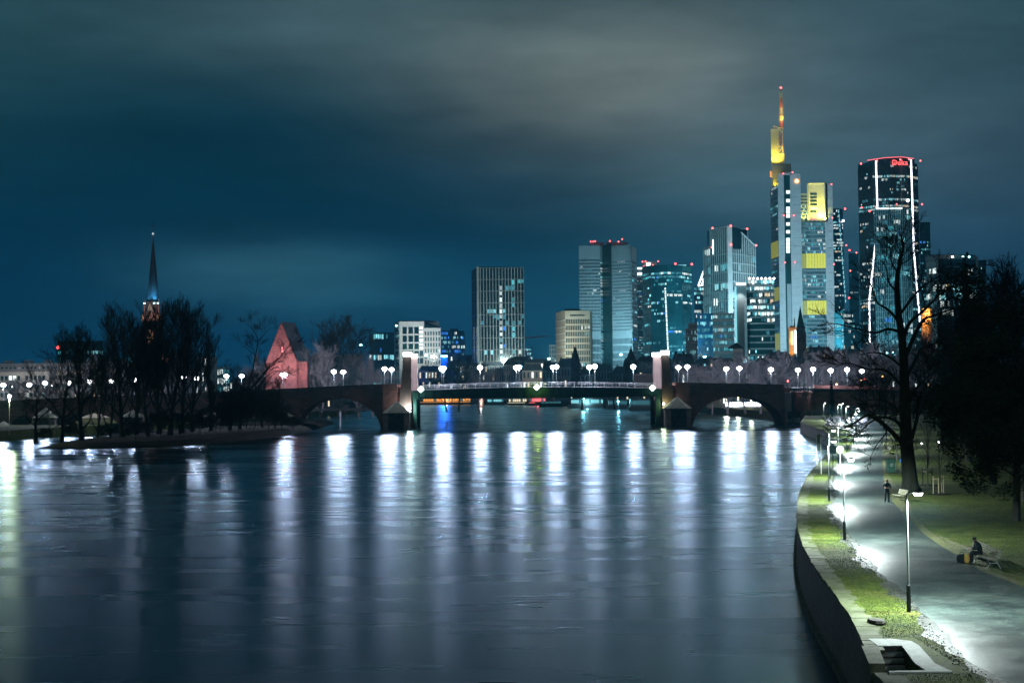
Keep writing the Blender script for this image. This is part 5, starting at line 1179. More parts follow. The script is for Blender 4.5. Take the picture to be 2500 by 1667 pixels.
# twin grey tower
T7 = Tower('tall grey twin tower with a dark shaft between its halves', [(1416, 1330), (1467, 1330), (1473, 1337), (1497, 1320), (1544, 1308), (1556, 1330)], 'glass_dark', 'concrete_grey', seed=8, depth=34).body([600, 600, 600, 600, 602, 606])
zb7, zt7 = 6, zw(1440, 600, 1330); blank = zt7 - zw(1440, 631, 1330); lowz0, lowz1 = zw(1440, 826, 1330), zw(1440, 811, 1330)
for k, bays, sd in ((0, 15, 1), (3, 16, 2)):
    T7.facade(k, bays, 22, .40, 1.65, .6, prob=.02, pal='white', zb=lowz1, zt=min(T7.zt[k], T7.zt[k + 1]), top_blank=blank, singles=False, strength=.8)
    T7.facade(k, bays, 8, .40, 1.65, .6, prob=.03, pal='white', zb=zb7, zt=lowz0, singles=False, strength=.8)
    T7.slab(k, 0, T7.face(k)[3], lowz0, lowz1, .3, .55, 'concrete_grey', 'blank_band')
    L7 = T7.face(k)[3]
    for i in range(14): T7.slab(k, L7 * (i + .1) / 14, L7 * (i + .9) / 14, T7.zt[k] - blank + .3, T7.zt[k] - .2, .4, .52, 'concrete_grey', 'wall_panel'); T7.slab(k, L7 * (i + .1) / 14, L7 * (i + .9) / 14, lowz0 + .2, lowz1 - .2, .55, .66, 'concrete_grey', 'wall_panel')
T7.facade(4, 4, 30, .6, 1.7, .5, prob=.03, zb=6, top_blank=blank, singles=False)
T7.slab(2, 0, T7.face(2)[3], 4, T7.zt[2], .05, .3, 'glass_green', 'shaft')
T7.facade(1, 1, 48, .3, 1.0, .5, prob=.9, pal='cool', zb=6, singles=False, top_blank=blank, strength=.45); T7.finish()
pbox(T7.root, 1443, 1474, 592, 600, 1345, 12, 'concrete_grey', 'penthouse'); pbox(T7.root, 1480, 1533, 591, 601, 1345, 14, 'concrete_grey', 'penthouse')
for px, py in ((1442, 590), (1448, 590), (1453, 589), (1489, 588.5), (1510, 590), (1519, 584)): T7.beacon(px, py, 1340, r=1.0)
# violet-lit tower and its crown
T8 = Tower('narrow tower with violet-lit top behind the twin tower', [(1558, 1420), (1572, 1420)], 'glass_blue', 'concrete_grey', seed=9).body([652, 652]); T8.facade(0, 4, 50, .6, 1.6, prob=.12, zb=6, singles=False); T8.finish()
for py0, py1 in ((653, 657), (666, 671)): pbox(T8.root, 1556, 1571, py0, py1, 1418.5, 1, 'lit_strip', 'light_band')
pbox(T8.root, 1569, 1603, 638, 652, 1440, 30, 'plaster_pink', 'crown'); pbox(T8.root, 1578, 1588, 641, 649.5, 1438, 1.5, 'lit_strip', 'roof_sign')
for px, py in ((1568.5, 639), (1576, 638), (1607, 638), (1594, 647.5), (1572, 651)): T8.beacon(px, py, 1430, r=1.1)
# teal tower
T9 = Tower('broad teal glass tower with a vertical line of lights', [(1571, 1235), (1592, 1210), (1630, 1200), (1668, 1206), (1691, 1225)], 'glass_teal', 'glass_teal', seed=10, depth=30).body([652, 649, 648, 649, 651])
for k, b_ in ((0, 5), (1, 11), (2, 11), (3, 6)):
    T9.facade(k, b_, 34, .16, .7, .3, prob=.16 if k in (1, 2) else .07, pal='cool', zb=6, top_blank=zw(1630, 648, 1200) - zw(1630, 662, 1200), singles=False, rowp=lambda j: .9 if j >= 32 else (.22 if j < 16 else .10) * T9.r.choice((.2, .5, 1, 2)) if j != 3 else .5, grid='glass_teal', strength=1.0)
a, t_, n_, L = T9.face(1)
for j in range(44):
    z = 12 + j * 1.95; px = 1633 - 8 * (j / 44); p = at(px, 800, 1198.6); b = MB(); b.box(p.x - .55, p.x + .55, 1197.8, 1198.5, z, z + 1.2 + .3 * (j % 2)); b.build('lit_window', M['lit_white'], T9.root)
T9.finish()
for px, py in ((1649, 644), (1689, 645)): T9.beacon(px, py, 1210, r=1.3)
pbox(T9.root, 1655, 1675, 646.5, 648.5, 1212, 8, 'lit_cyan', 'light_band')
simple('white gridded low tower in front of the teal tower', 1675, 1700, 804, 950, 'glass_dark', 'concrete_white', 6, 9, .8, 1.2, 21, .05, zb=12); simple('blank white upper block behind the white gridded low tower', 1682, 1702, 791, 975, 'plaster_pale', 'concrete_white', 4, 1, .3, .3, 22, 0, zb=30)
# framed tower with stepped top
T10 = Tower('white-framed glass tower with a sloping stepped top', [(1722, 1290), (1739, 1268), (1784, 1240), (1847, 1275)], 'glass_dark', 'metal_pale', seed=12, depth=32, base=2.5)
T10.body([607, 607, 552, 600], roof=False)
for k, b_, tl in ((0, 4, None), (1, 9, None), (2, 12, 1)):
    a, t_, n_, L = T10.face(k); zA, zB = T10.zt[k], T10.zt[k + 1]
    if k == 1: zA = zw(1739, 559, 1268)
    def tp(u, L=L, zA=zA, zB=zB, k=k):
        f = u / L
        if k == 2: return zA if f < .25 else zA + (zB - zA) * (f - .25) / .75
        return zA + (zB - zA) * f
    zfl = zw(1784, 617, 1240)
    T10.facade(k, b_, 15, .50, 1.0, .9, prob=.20, pal='cool', zb=6, zt=min(zfl, max(zA, zB)) if k else zA, singles=True, tilt=tp, rowp=lambda j, k=k: (.9 if (j in (5, 6) and k == 1) else .15) * T10.r.choice((.4, 1, 1.6)), strength=1.1)
    b = MB(); b.ob(a, t_, n_, 0, L, -.2, .9, min(tp(0), tp(L)) - .01, tp(0) + .6) if k < 1 else b.tube([(a.x + t_.x * u + n_.x * .5, a.y + t_.y * u + n_.y * .5, tp(u)) for u in (0, L * .25, L)], .6, 5); b.build('roof_edge', M['metal_pale'], T10.root)
b = MB(); P1, P2 = T10.P[1], T10.P[2]; zA, zB = zw(1739, 559, 1268), T10.zt[2]; b.prism([(P1.x, P1.y + .3), (P2.x, P2.y + .3), (P2.x + 12, P2.y + 8), (P1.x, P1.y + 22)], T10.zt[0] - 5, 0, ztop=[zA, zB, zB - 2, zA]); b.build('wall', M['glass_dark'], T10.root)
pbox(T10.root, 1780, 1787, 552, 860, 1238.6, 1.2, 'metal_pale', 'corner_rib'); pbox(T10.root, 1806, 1826, 559, 572, 1275, 8, 'glass_dark', 'upper_storey'); pbox(T10.root, 1804, 1827, 558, 560.5, 1274, 9, 'metal_pale', 'roof_edge'); pbox(T10.root, 1824, 1827, 560.6, 584, 1274, 2, 'metal_pale', 'corner_rib')
for y0, y1 in ((585, 621),): 
    for xx in (1740, 1744.5, 1749): pbox(T10.root, xx, xx + 2.6, y0, y1, 1262, .6, 'lit_strip', 'lit_window')
for xx in (1743, 1749, 1755): pbox(T10.root, xx, xx + 2.2, 729, 746, 1257, .6, 'lit_white', 'lit_window')
for px, py in ((1739.5, 557), (1784, 551), (1824, 559), (1846, 599), (1785, 597), (1738, 604)): T10.beacon(px, py, 1236, r=1.3)
T10.finish()
# lit triangular frame attached to its left side
T11 = Tower('lower dark tower with a glowing white triangular roof frame', [(1697, 1330), (1724, 1330)], 'glass_blue', 'dark_metal', seed=13).body([700, 700]); T11.facade(0, 8, 24, .2, .9, prob=.25, zb=6, singles=False, pal='white'); T11.finish()
for A_, B_ in (((1704.5, 698), (1721, 653)), ((1721, 653), (1723, 655)), ((1704.5, 698), (1723, 694)), ((1709, 682), (1723, 681)), ((1713, 697), (1721, 672)), ((1722.5, 655), (1723, 694))):
    b = MB(); b.tube([at(*A_, 1328), at(*B_, 1328)], .75, 4); b.build('light_bar', M['lit_strip'], T11.root)
simple('dark brown-framed block with warm lit floors below the framed tower', 1742, 1793, 766, 1080, 'glass_teal', 'brown_panel', 14, 13, .35, 1.4, 23, .18, 'cool', strength=.8)
simple('dark blue-glass block left of the brown-framed one', 1703, 1741, 767, 1090, 'glass_blue', 'glass_blue', 10, 13, .2, 1.2, 24, .22, 'cool', strength=.9)
# grey fin and banded office
T12 = Tower('office slab with pale floor bands and bright upper floors beside a grey fin', [(1823, 1120), (1893, 1120)], 'glass_green', 'concrete_grey', seed=14).body([682, 680])
T12.facade(0, 26, 18, .18, 1.2, .6, prob=.15, pal='cool', zb=8, singles=True, name_m='mullion', rowp=lambda j: {17: .95, 16: .9, 15: .4, 13: .7, 12: .7, 11: .25, 5: .5, 14: .2}.get(j, .05), strength=1.2) if False else T12.facade(0, 26, 18, 0, 1.25, .6, prob=.15, pal='white', zb=8, singles=True, rowp=lambda j: {17: .95, 16: .9, 15: .4, 13: .7, 12: .7, 11: .25, 5: .5, 14: .2}.get(j, .05), strength=1.1)
for i in range(7): p = at(1829 + i * 10, 681 , 1118); b = MB(); b.ball((p.x, 1117, p.z + .3), .8, 6); b.build('roof_light', M['lamp_white'], T12.root)
T12.finish()
t = T12.root; pbox(t, 1796, 1822.5, 690, 875, 1112, 26, 'concrete_grey', 'fin'); pbox(t, 1797, 1821, 690.5, 696, 1111.2, .7, 'lit_strip', 'light_band'); pbox(t, 1796.5, 1797.6, 700, 872, 1111, .8, 'lit_cyan', 'light_line')
light('fin_light', 'SPOT', at(1809, 697, 1106), 14000, (.9, 1, .95), t, .8, target=at(1809, 780, 1112), angle=70)

# ---------------- tallest tower with the floodlit yellow top and antenna
TY = 1400.0
C = empty('skyscraper', (xw(1950, TY), TY, 2.5), 'tallest tower, floodlit yellow top, red and white antenna, glowing ring emblem', 'tower')
mat('panel_pale', (.50, .55, .58), .6, .08, .05); mat('panel_crown', (.62, .60, .42), .75, .12, .05)
mat('mast_red', (.45, .08, .05), .6, .1, 1)
# left face: glass with gardens
TL = Tower(None, [(1887.5, TY + 28), (1906, TY)], 'glass_teal', 'concrete_grey', root=C, seed=31, depth=26).body([461, 450], roof=False)
TL.facade(0, 7, 54, .15, .8, .25, prob=.10, zb=8, singles=False, strength=.45)
TL.panes.build('window', M['pane_office'], C, kind='stuff')
a, t_, n_, L = TL.face(0)
for py0, py1 in ((587, 626), (700, 733), (813, 855)):
    for i in range(4): TL.slab(0, L * (i + .06) / 4, L * (i + .94) / 4, TL.z(1, py1), TL.z(1, py0), .28, .5, 'lit_garden', 'garden_window')
# slim blades and dark lift glass
pbox(C, 1906, 1913, 424, 880, TY - 4, 24, 'panel_pale', 'blade'); pbox(C, 1935.8, 1954, 424, 880, TY - 4, 26, 'panel_pale', 'blade'); pbox(C, 1913.1, 1935.7, 426, 880, TY - 2, 22, 'glass_green', 'lift_shaft')
pbox(C, 1913.2, 1935.6, 422, 427, TY - 4, 24, 'panel_pale', 'blade_cap')
for i in range(56): pbox(C, 1913.2, 1935.6, 450 + i * 7.6, 450.8 + i * 7.6, TY - 2.4, .35, 'dark_metal', 'floor_band')
for y in (465, 486, 505, 514, 523.5, 543, 562, 581, 590.5, 600, 609.5): pbox(C, 1919.5, 1928.5, y, y + 8, TY - 3, .6, 'lit_white', 'lit_window')
pbox(C, 1929, 1934, 495, 503, TY - 3, .6, 'lit_cyan', 'lit_window')
pbox(C, 1923, 1931.5, 693, 800, TY - 2.8, .35, 'concrete_grey', 'shaft_panel')
for y in range(22): pbox(C, 1936, 1953.9, 440 + y * 20, 440.5 + y * 20, TY - 4.15, .14, 'dark_metal', 'panel_joint'); pbox(C, 1906.1, 1912.9, 440 + y * 20, 440.5 + y * 20, TY - 4.15, .14, 'dark_metal', 'panel_joint')
# centre wing
TC = Tower(None, [(1954, TY + 12), (1972, TY + 6), (2020, TY + 6)], 'glass_teal', 'concrete_grey', root=C, seed=32, depth=26).body([540, 541, 543], roof=False)
for k, b_ in ((0, 8), (1, 18)):
    TC.facade(k, b_, 42, .2, .95, .3, prob=.2, pal='cool', zb=8, singles=False, rowp=lambda j: (.5 if j > 32 else (.22 if (j < 14 and j > 7) or 20 < j < 32 else .10)) * TC.r.choice((.3, 1, 1.5)), strength=.75)
    a, t_, n_, L = TC.face(k)
    for py0, py1 in ((619, 655), (734, 768), (848, 860)):
        nb = 3 if k == 0 else 7
        for i in range(nb): TC.slab(k, L * (i + .05) / nb, L * (i + .95) / nb, TC.z(1, py1), TC.z(1, py0), .34, .6, 'lit_yellow' if k else 'lit_garden', 'garden_window')
TC.panes.build('window', M['pane_office'], C, kind='stuff')
pbox(C, 2020, 2032, 449, 880, TY + 2, 26, 'panel_pale', 'blade')
for y in range(20): pbox(C, 2020.1, 2031.9, 465 + y * 20, 465.5 + y * 20, TY + 1.86, .13, 'dark_metal', 'panel_joint')
pbox(C, 1971.5, 2020, 448, 542, TY + 8, 26, 'panel_crown', 'crown_wall'); pbox(C, 1971.5, 1974, 449, 541, TY + 4, 4, 'panel_crown', 'crown_fin'); pbox(C, 2016.5, 2019.9, 449, 541, TY + 2, 6, 'panel_crown', 'crown_fin'); pbox(C, 1954.2, 1971.4, 472, 541, TY + 10, 18, 'panel_crown', 'crown_wall')
for j in range(8):
    for i in range(5): pbox(C, 1955.5 + i * 3.1, 1957.8 + i * 3.1, 478 + j * 8, 481.5 + j * 8, TY + 9.7, .35, 'glass_dark' if j < 3 or (i + j) % 3 else 'lit_cyan', 'crown_window')
    for i in range(4): pbox(C, 1978.5 + i * 4.1, 1982 + i * 4.1, 472 + j * 8.5, 476.5 + j * 8.5, TY + 7.7, .35, 'lit_warm' if j in (4,) else 'glass_dark' if j < 6 else 'lit_redpink', 'crown_window')
for px, pw in ((1978, 60), (1988, 60), (1998, 200), (2008, 620), (2014, 760)):
    p = at(px, 541, TY); b = MB(); b.box(p.x - .7, p.x + .7, TY - .8, TY + .4, p.z - .6, p.z + .1); b.build('floodlight', M['dark_metal'], C); light('flood', 'SPOT', (p.x, TY + 1.5, p.z + 1.2), pw * 75, (1, .84, .10), C, .5, target=(p.x, TY + 8, p.z + 22), angle=120, blend=.8)
p = at(1962, 541, TY); light('flood', 'SPOT', (p.x, TY + 3, p.z + 1), 7000, (1, .85, .08), C, .5, target=(p.x, TY + 10, p.z + 16), angle=110)
pbox(C, 1972, 2019, 446.6, 448, TY + 6, 28, 'panel_crown', 'roof_edge')
# back wing: stepped yellow shaft
pbox(C, 1885.5, 1908, 400, 462, TY + 30, 20, 'panel_crown', 'crown_wall'); pbox(C, 1908, 1931, 400, 426, TY + 24, 20, 'panel_crown', 'crown_wall'); pbox(C, 1884, 1914.5, 374, 400, TY + 32, 16, 'panel_crown', 'crown_wall'); pbox(C, 1882.5, 1901, 315, 374, TY + 32, 16, 'panel_crown', 'crown_wall')
pbox(C, 1880, 1883.3, 418, 432, TY + 26, 3, 'lit_orange', 'light_panel')
for px, py, pw, ty in ((1889, 401, 17000, 24), (1897, 401, 17000, 24), (1906, 401, 17000, 24), (1890, 461, 14000, 20), (1901, 459, 14000, 20), (1920, 426, 9000, 14), (1893, 374, 1300, 14)):
    p = at(px, py, TY + 20); b = MB(); b.box(p.x - .6, p.x + .6, TY + 19.5, TY + 20.5, p.z - .6, p.z); b.build('floodlight', M['dark_metal'], C); light('flood', 'SPOT', (p.x, TY + 26, p.z + .8), pw * .8, (1, .82, .07), C, .5, target=(p.x, TY + 31, p.z + ty), angle=120, blend=.8)
# truss and antenna
def tz(py): return at(1908, py, TY + 34).z
xa, xb_ = at(1901.5, 340, TY + 30).x, at(1911.5, 340, TY + 30).x
for x in (xa, xb_):
    b = MB(); b.tube([(x, TY + 31, tz(374)), (x, TY + 31, tz(314))], .45, 4); b.build('truss_post', M['panel_crown'], C)
for i in range(4):
    z0_, z1_ = tz(374 - i * 15), tz(359 - i * 15); b = MB(); b.tube([(xa, TY + 31, z0_), (xb_, TY + 31, z1_)] if i % 2 == 0 else [(xb_, TY + 31, z0_), (xa, TY + 31, z1_)], .38, 4); b.tube([(xa, TY + 31, z1_), (xb_, TY + 31, z1_)], .38, 4); b.build('truss_brace', M['mast_red' if i == 1 or i == 2 else 'panel_crown'], C)
xm = at(1907.5, 280, TY + 34).x
for i, (y0, y1, r_, mm_) in enumerate(((316, 296, 1.4, 'mast_red'), (296, 280, 1.7, 'panel_crown'), (280, 264, 1.45, 'panel_crown'), (264, 252, 1.4, 'mast_red'), (252, 240, 1.2, 'mast_red'), (240, 224, 1.25, 'panel_crown'), (224, 216, .7, 'mast_red'))):
    b = MB(); b.lathe(xm, TY + 34, [(r_, tz(y0)), (r_ * .9, tz(y1) - .05)], 6); b.build('mast_section', M[mm_], C)
    for q in range(3): b = MB(); z = tz(y0 + (y1 - y0) * (q + .5) / 3); b.box(xm - r_ * 1.5, xm + r_ * 1.5, TY + 33.5, TY + 34.5, z - .25, z + .25); b.build('mast_platform', M['panel_crown'], C)
for py, pw in ((296, 4500), (372, 1800), (265, 2500)): light('flood', 'POINT', (xm - .5, TY + 30 - 2.2, tz(py) + 1), pw, (1, .62, .10), C, .6)
b = MB(); b.ball((xm, TY + 32, tz(288)), 2.0, 8); b.build('mast_light', M['lit_orange'], C); b = MB(); b.ball((xm, TY + 34, tz(215)), 1.2, 8); b.build('beacon', M['lamp_red'], C)
b = MB(); b.tube([at(1887, 309, TY + 33), at(1901, 312, TY + 33)], .5, 4); b.tube([at(1890, 306, TY + 36), at(1890, 315, TY + 36)], .4, 4); b.build('roof_gear', M['panel_crown'], C)
# emblem: ring with a triangular notch
e0 = at(1945, 442, TY - 4.6); b = MB(); pts = [(e0.x + 2.2 * math.cos(R(90 + q)), TY - 4.8, e0.z + 2.2 * math.sin(R(90 + q))) for q in range(18, 343, 12)]; b.tube(pts, .62, 5); b.build('emblem_ring', M['lit_orange'], C)
b = MB(); b.tube([(e0.x - 1.1, TY - 4.9, e0.z - .7), (e0.x, TY - 4.9, e0.z + 1.3), (e0.x + 1.1, TY - 4.9, e0.z - .7), (e0.x - 1.1, TY - 4.9, e0.z - .7)], .42, 4); b.build('emblem_triangle', M['lamp_box'], C)
for px, py in ((1912, 424), (1935, 421), (2030, 450), (1914, 526), (1938, 526), (2032, 532), (1917, 641), (1941, 640), (2036, 645)): 
    p = at(px, py, TY - 6); b = MB(); b.ball(tuple(p), .7, 8); b.build('beacon', M['lamp_red'], C)
# dark blue tower right of it
T13 = Tower('dark blue glass tower with brightly lit floors right of the tallest tower', [(2034, 1480), (2064, 1480)], 'glass_blue', 'glass_blue', seed=41).body([510, 511])
T13.facade(0, 11, 62, .3, .7, .4, prob=.2, pal='white', zb=8, singles=False, rowp=lambda j: 1.0 if j in (50, 49, 44) else (.55 if j in (53, 47, 39, 56, 32) else .16), strength=.95); T13.finish()
T13.beacon(2063, 510, 1478, r=1.5); T13.beacon(2059, 539, 1476, 'lamp_white', 1.4)
for i in range(20): pbox(T13.root, 2046.5 + i * .9, 2048.3 + i * .9, 512 + i * 11.5, 520 + i * 11.5, 1478.8, .6, 'lit_cyan', 'light_line')
T14 = Tower('lower curved glass tower with lit floors at the foot of the dark blue tower', [(2039, 1300), (2060, 1285), (2087, 1300)], 'glass_teal', 'glass_teal', seed=42).body([764, 757, 766]); 
for k in (0, 1): T14.facade(k, 9, 15, .35, 1.1, .4, prob=.3, pal='white', zb=8, singles=False, rowp=lambda j: .95 if j in (13, 6, 5) else .25, strength=.9)
T14.finish()
T15 = Tower('pale hazy tower far behind, left of the one with light lines', [(2076, 2000), (2100, 2000)], 'glass_teal', 'glass_teal', seed=43).body([619, 619]); T15.facade(0, 8, 40, .2, 1.2, .3, prob=.015, zb=8, singles=False, strength=.3); T15.finish()
for px, py in ((2066, 599), (2074, 611), (2091, 617), (2076, 661), (2073, 727)): T15.beacon(px, py, 1900, r=1.7)
# ---------------- tower with light lines and red lettering
DY = 1350.0
D = empty('skyscraper', (xw(2176, DY), DY, 2.5), 'dark tower outlined by white light lines, red lettering at its top', 'tower')
TD = Tower(None, [(2103.5, DY + 20), (2139, DY + 4), (2183, DY), (2225, DY + 4), (2249, DY + 16)], 'glass_dark', 'dark_metal', root=D, seed=51, depth=40).body([402, 394, 392, 394, 401], roof=False)
def drow(j): return {66: 0, 64: .9, 57: .92, 55: 1.2, 54: 1.2}.get(j, .05 * TD.r.choice((.2, 1, 2.5)))
for k, b_ in ((0, 12), (1, 17), (2, 17), (3, 9)): TD.facade(k, b_, 68, .35, .35, .5, prob=.1, pal='white', zb=8, zt=zw(2176, 402, DY), singles=False, rowp=drow if k != 0 else (lambda j: 1.2 if j in (54, 55) else (.35 if j in (38, 35, 34, 27, 26, 25, 24, 20) else .05)), strength=.9)
TD.panes.build('window', M['pane_office'], D, kind='stuff')
cr_ = MB(); P = [at(2117, 400, DY + 15), at(2160, 386, DY + 2), at(2200, 384, DY + 2), at(2231, 388, DY + 12)]; cr_.prism([(P[0].x, DY + 10), (P[1].x, DY + 1), (P[2].x, DY + 1), (P[3].x, DY + 10), (P[3].x, DY + 36), (P[0].x, DY + 36)], zw(2176, 400, DY), 0, ztop=[P[0].z + 1.5, P[1].z, P[2].z, P[3].z, P[3].z, P[0].z + 1.5]); cr_.build('roof', M['roof_dark'], D)
for a_, b_ in (((2117, 392), (2160, 385.5)), ((2160, 385.5), (2200, 383.5)), ((2200, 383.5), (2231, 387.5))): b = MB(); b.tube([at(*a_, DY - .5), at(*b_, DY - .5)], .35, 4); b.build('light_line', M['lit_redpink'], D)
for line in ([(2138.5, 393.5), (2142, 505), (2142, 510), (2140, 567), (2122, 736), (2124, 838)], [(2224, 390), (2227, 480), (2231, 612), (2246, 787)]):
    for p_, q_ in zip(line, line[1:]):
        n_ = max(1, int(abs(q_[1] - p_[1]) / 22))
        for i in range(n_):
            u0, u1 = i / n_, (i + .94) / n_; b = MB(); b.tube([at(p_[0] + (q_[0] - p_[0]) * u0, p_[1] + (q_[1] - p_[1]) * u0, DY - 6), at(p_[0] + (q_[0] - p_[0]) * u1, p_[1] + (q_[1] - p_[1]) * u1, DY - 6)], .72, 6); b.build('light_line', M['lit_strip_white'], D)
# lettering
fc = bpy.data.curves.new('lettering', 'FONT'); fc.body = 'Deka'; fc.size = 7.2; fc.extrude = .15; fc.offset = .09; fc.align_x = 'CENTER'
to = bpy.data.objects.new('tmp', fc); col.objects.link(to); dg = bpy.context.evaluated_depsgraph_get(); lme = bpy.data.meshes.new_from_object(to.evaluated_get(dg)); bpy.data.objects.remove(to); lme.materials.clear(); lme.materials.append(M['lettering_red'])
lp = at(2197, 403.5, DY - 3.5); lme.transform(Matrix.Translation((lp.x, DY - 3.5, lp.z)) @ Matrix.Rotation(R(90), 4, 'X')); lme.transform(Matrix.Translation([-v for v in D['_o']])); link('lettering', lme, D)
b = MB(); p = at(2179.5, 402.5, DY - 3.5); b.grid8([(p.x, p.y, p.z), (p.x + 2.4, p.y, p.z), (p.x + 2.4, p.y + .3, p.z), (p.x, p.y + .3, p.z), (p.x + 1.6, p.y, p.z + 2), (p.x + 2.4, p.y, p.z + 3.2), (p.x + 2.4, p.y + .3, p.z + 3.2), (p.x + 1.6, p.y + .3, p.z + 2)]); b.build('emblem', M['lettering_red'], D)
for px, py in ((2102, 400), (2141, 393), (2198, 390), (2219, 389), (2247, 393), (2104, 507), (2251, 499), (2123, 516), (2139, 507)): p = at(px, py, DY - 8); b = MB(); b.ball(tuple(p), .85, 8); b.build('beacon', M['lamp_red'], D)
# glass tower in front
T16 = Tower('teal glass tower with thin floor lines in front of the light-line tower', [(2141, 1240), (2205, 1225), (2229, 1240)], 'glass_teal', 'glass_teal', seed=52, depth=26).body([513, 506, 512])
for k, b_ in ((0, 12), (1, 5)): T16.facade(k, b_, 32, .3, .32, .45, prob=.06, pal='cool', zb=8, singles=True, strength=.7, grid='aluminium' if True else None)
T16.finish(); pbox(T16.root, 2141, 2203, 507, 511, 1222, 1.5, 'lit_white', 'light_band'); T16.beacon(2216, 490, 1230, 'lamp_white', 1.8); T16.beacon(2189, 499, 1230, r=1.0)
simple('dark slab tower with a few lights right behind the light-line tower', 2251, 2277, 544, 1420, 'glass_dark', 'dark_metal', 9, 48, .2, .8, 53, .06, 'cool', name='office_tower', cat='tower')
# black glass block at the right
T17 = Tower('wide black glass block with pale floor lines and three roof lamps', [(2265, 1050), (2290, 1030), (2330, 1024), (2388, 1040)], 'glass_dark', 'aluminium', seed=54, depth=30).body([624, 623, 622, 624])
for k, b_ in ((0, 6), (1, 9), (2, 14)): T17.facade(k, b_, 16, 0, .26, .4, prob=.10, pal='white', zb=8, top_blank=2.5, singles=True, strength=.8, rowp=lambda j: (.5 if j in (11, 12, 5) else .07) * T17.r.choice((.3, 1, 1.6)))
T17.finish()
for px in (2325, 2351, 2366): T17.beacon(px, 627, 1020, 'lamp_cyan' if px > 2330 else 'lamp_white', 1.1)
for px in (2289, 2386): pbox(T17.root, px, px + 2, 626, 800, 1022, .8, 'aluminium', 'corner_rib')
simple('dark tower at the right end of the skyline', 2389, 2412, 637, 1100, 'glass_dark', 'dark_metal', 7, 30, .3, .8, 55, .08, 'cool', name='office_tower', cat='tower')
# ================================================================== CHURCHES AND OLD TOWERS
def spire(root, px, y0, y1, hw, Y, matn, n=8, name='spire'):
    p = at(px, y0, Y); q = at(px + (y0 - y1) * -.004, y1, Y); b = MB(); b.lathe(p.x, Y + hw, [(hw, p.z), (.12, q.z)], n); return b.build(name, M[matn], root)
CY = 610.0
ch = empty('church', (xw(368, CY), CY, 3), 'dark church with a slender spire, its base lit blue, behind the island trees', 'church')
pxm = CY / FPX
cx = at(369, 800, CY).x
def cz(py): return at(369, py, CY).z
b = MB(); b.box(cx - 21 * pxm, cx + 21 * pxm, CY, CY + 42 * pxm, 3, cz(775)); b.build('tower', M['sandstone_red'], ch)
b = MB(); b.lathe(cx, CY + 3.6, [(17 * pxm, cz(775)), (17 * pxm, cz(736))], 8); b.build('belfry', M['sandstone_red'], ch)
b = MB(); b.lathe(cx, CY + 3.6, [(15.5 * pxm, cz(738)), (.12, cz(573))], 8); b.build('spire', M['roof_dark'], ch)
for sx_ in (-1, 1):
    for yy in (0, 1): b = MB(); x = cx + sx_ * 18 * pxm; y = CY + .8 + yy * 40 * pxm; b.lathe(x, y, [(.45, cz(775)), (.45, cz(748)), (.02, cz(728))], 6); b.build('pinnacle', M['sandstone_red'], ch)
b = MB(); g = lambda x, z: (x, CY - .35, z); b.face([g(cx - 2.1, cz(765)), g(cx + 1.3, cz(765)), g(cx - .4, cz(738))]); b.face([(cx - 2.1, CY + .2, cz(765)), (cx - .4, CY + .2, cz(738)), (cx + 1.3, CY + .2, cz(765))]); b.build('gable', M['sandstone_pale'], ch)
c0 = at(366, 769, CY - .5); b = MB(); b.tube([(c0.x, CY - .75, c0.z), (c0.x, CY - .4, c0.z)], 1.35, 18); b.build('clock_rim', M['sandstone_pale'], ch); b = MB(); b.tube([(c0.x, CY - .85, c0.z), (c0.x, CY - .76, c0.z)], 1.0, 18); ck = b.build('clock_face', M['brick_red'], ch); b = MB(); b.tube([(c0.x, CY - .9, c0.z), (c0.x, CY - .9, c0.z + .8)], .09, 4); b.tube([(c0.x, CY - .9, c0.z), (c0.x + .5, CY - .9, c0.z - .2)], .09, 4); b.build('hands', M['dark_metal'], ck)
def gothic(px, y0, y1, hw, matn='lit_warm', bars=3):
    z0, z1 = at(px, y1, CY).z, at(px, y0, CY).z; x = at(px, 800, CY).x; h = hw * 1.5; b = MB()
    pts = [(x - hw, z0), (x + hw, z0), (x + hw, z1 - h), (x + hw * .55, z1 - h * .4), (x, z1), (x - hw * .55, z1 - h * .4), (x - hw, z1 - h)]; b.face([(u, CY - .12, v) for u, v in pts]); b.build('window', M[matn], ch)
    for i in range(bars): b = MB(); u = x - hw + 2 * hw * (i + 1) / (bars + 1); b.box(u - .07, u + .07, CY - .25, CY - .13, z0, z1 - h * .5); b.build('tracery', M['stone_dark'], ch)
mat('window_church', (.2, .15, .1), .4, .3, 2, emit=(1, .52, .30), es=.85); M['lit_church'] = M['window_church']
gothic(366, 804, 838, 1.3, 'lit_church', 3)
for px in (348.5, 384, 388, 391): gothic(px, 768, 783, .42, 'lit_church', 0)
for px, y0, y1 in ((399, 858, 888), (408, 860, 888)): gothic(px, y0, y1, .5, 'lit_church', 0)
ng = MB(); x0, x1 = at(283, 860, CY).x, at(342, 860, CY).x; zE, zR = cz(884), cz(833)
xr_ = at(318, 833, CY).x; ng.grid8([(x0, CY + 4, 3), (x1, CY + 4, 3), (x1, CY + 26, 3), (x0, CY + 26, 3), (x0, CY + 4, zE), (x1, CY + 4, zE), (x1, CY + 26, zE), (x0, CY + 26, zE)]); ng.build('nave', M['sandstone_red'], ch)
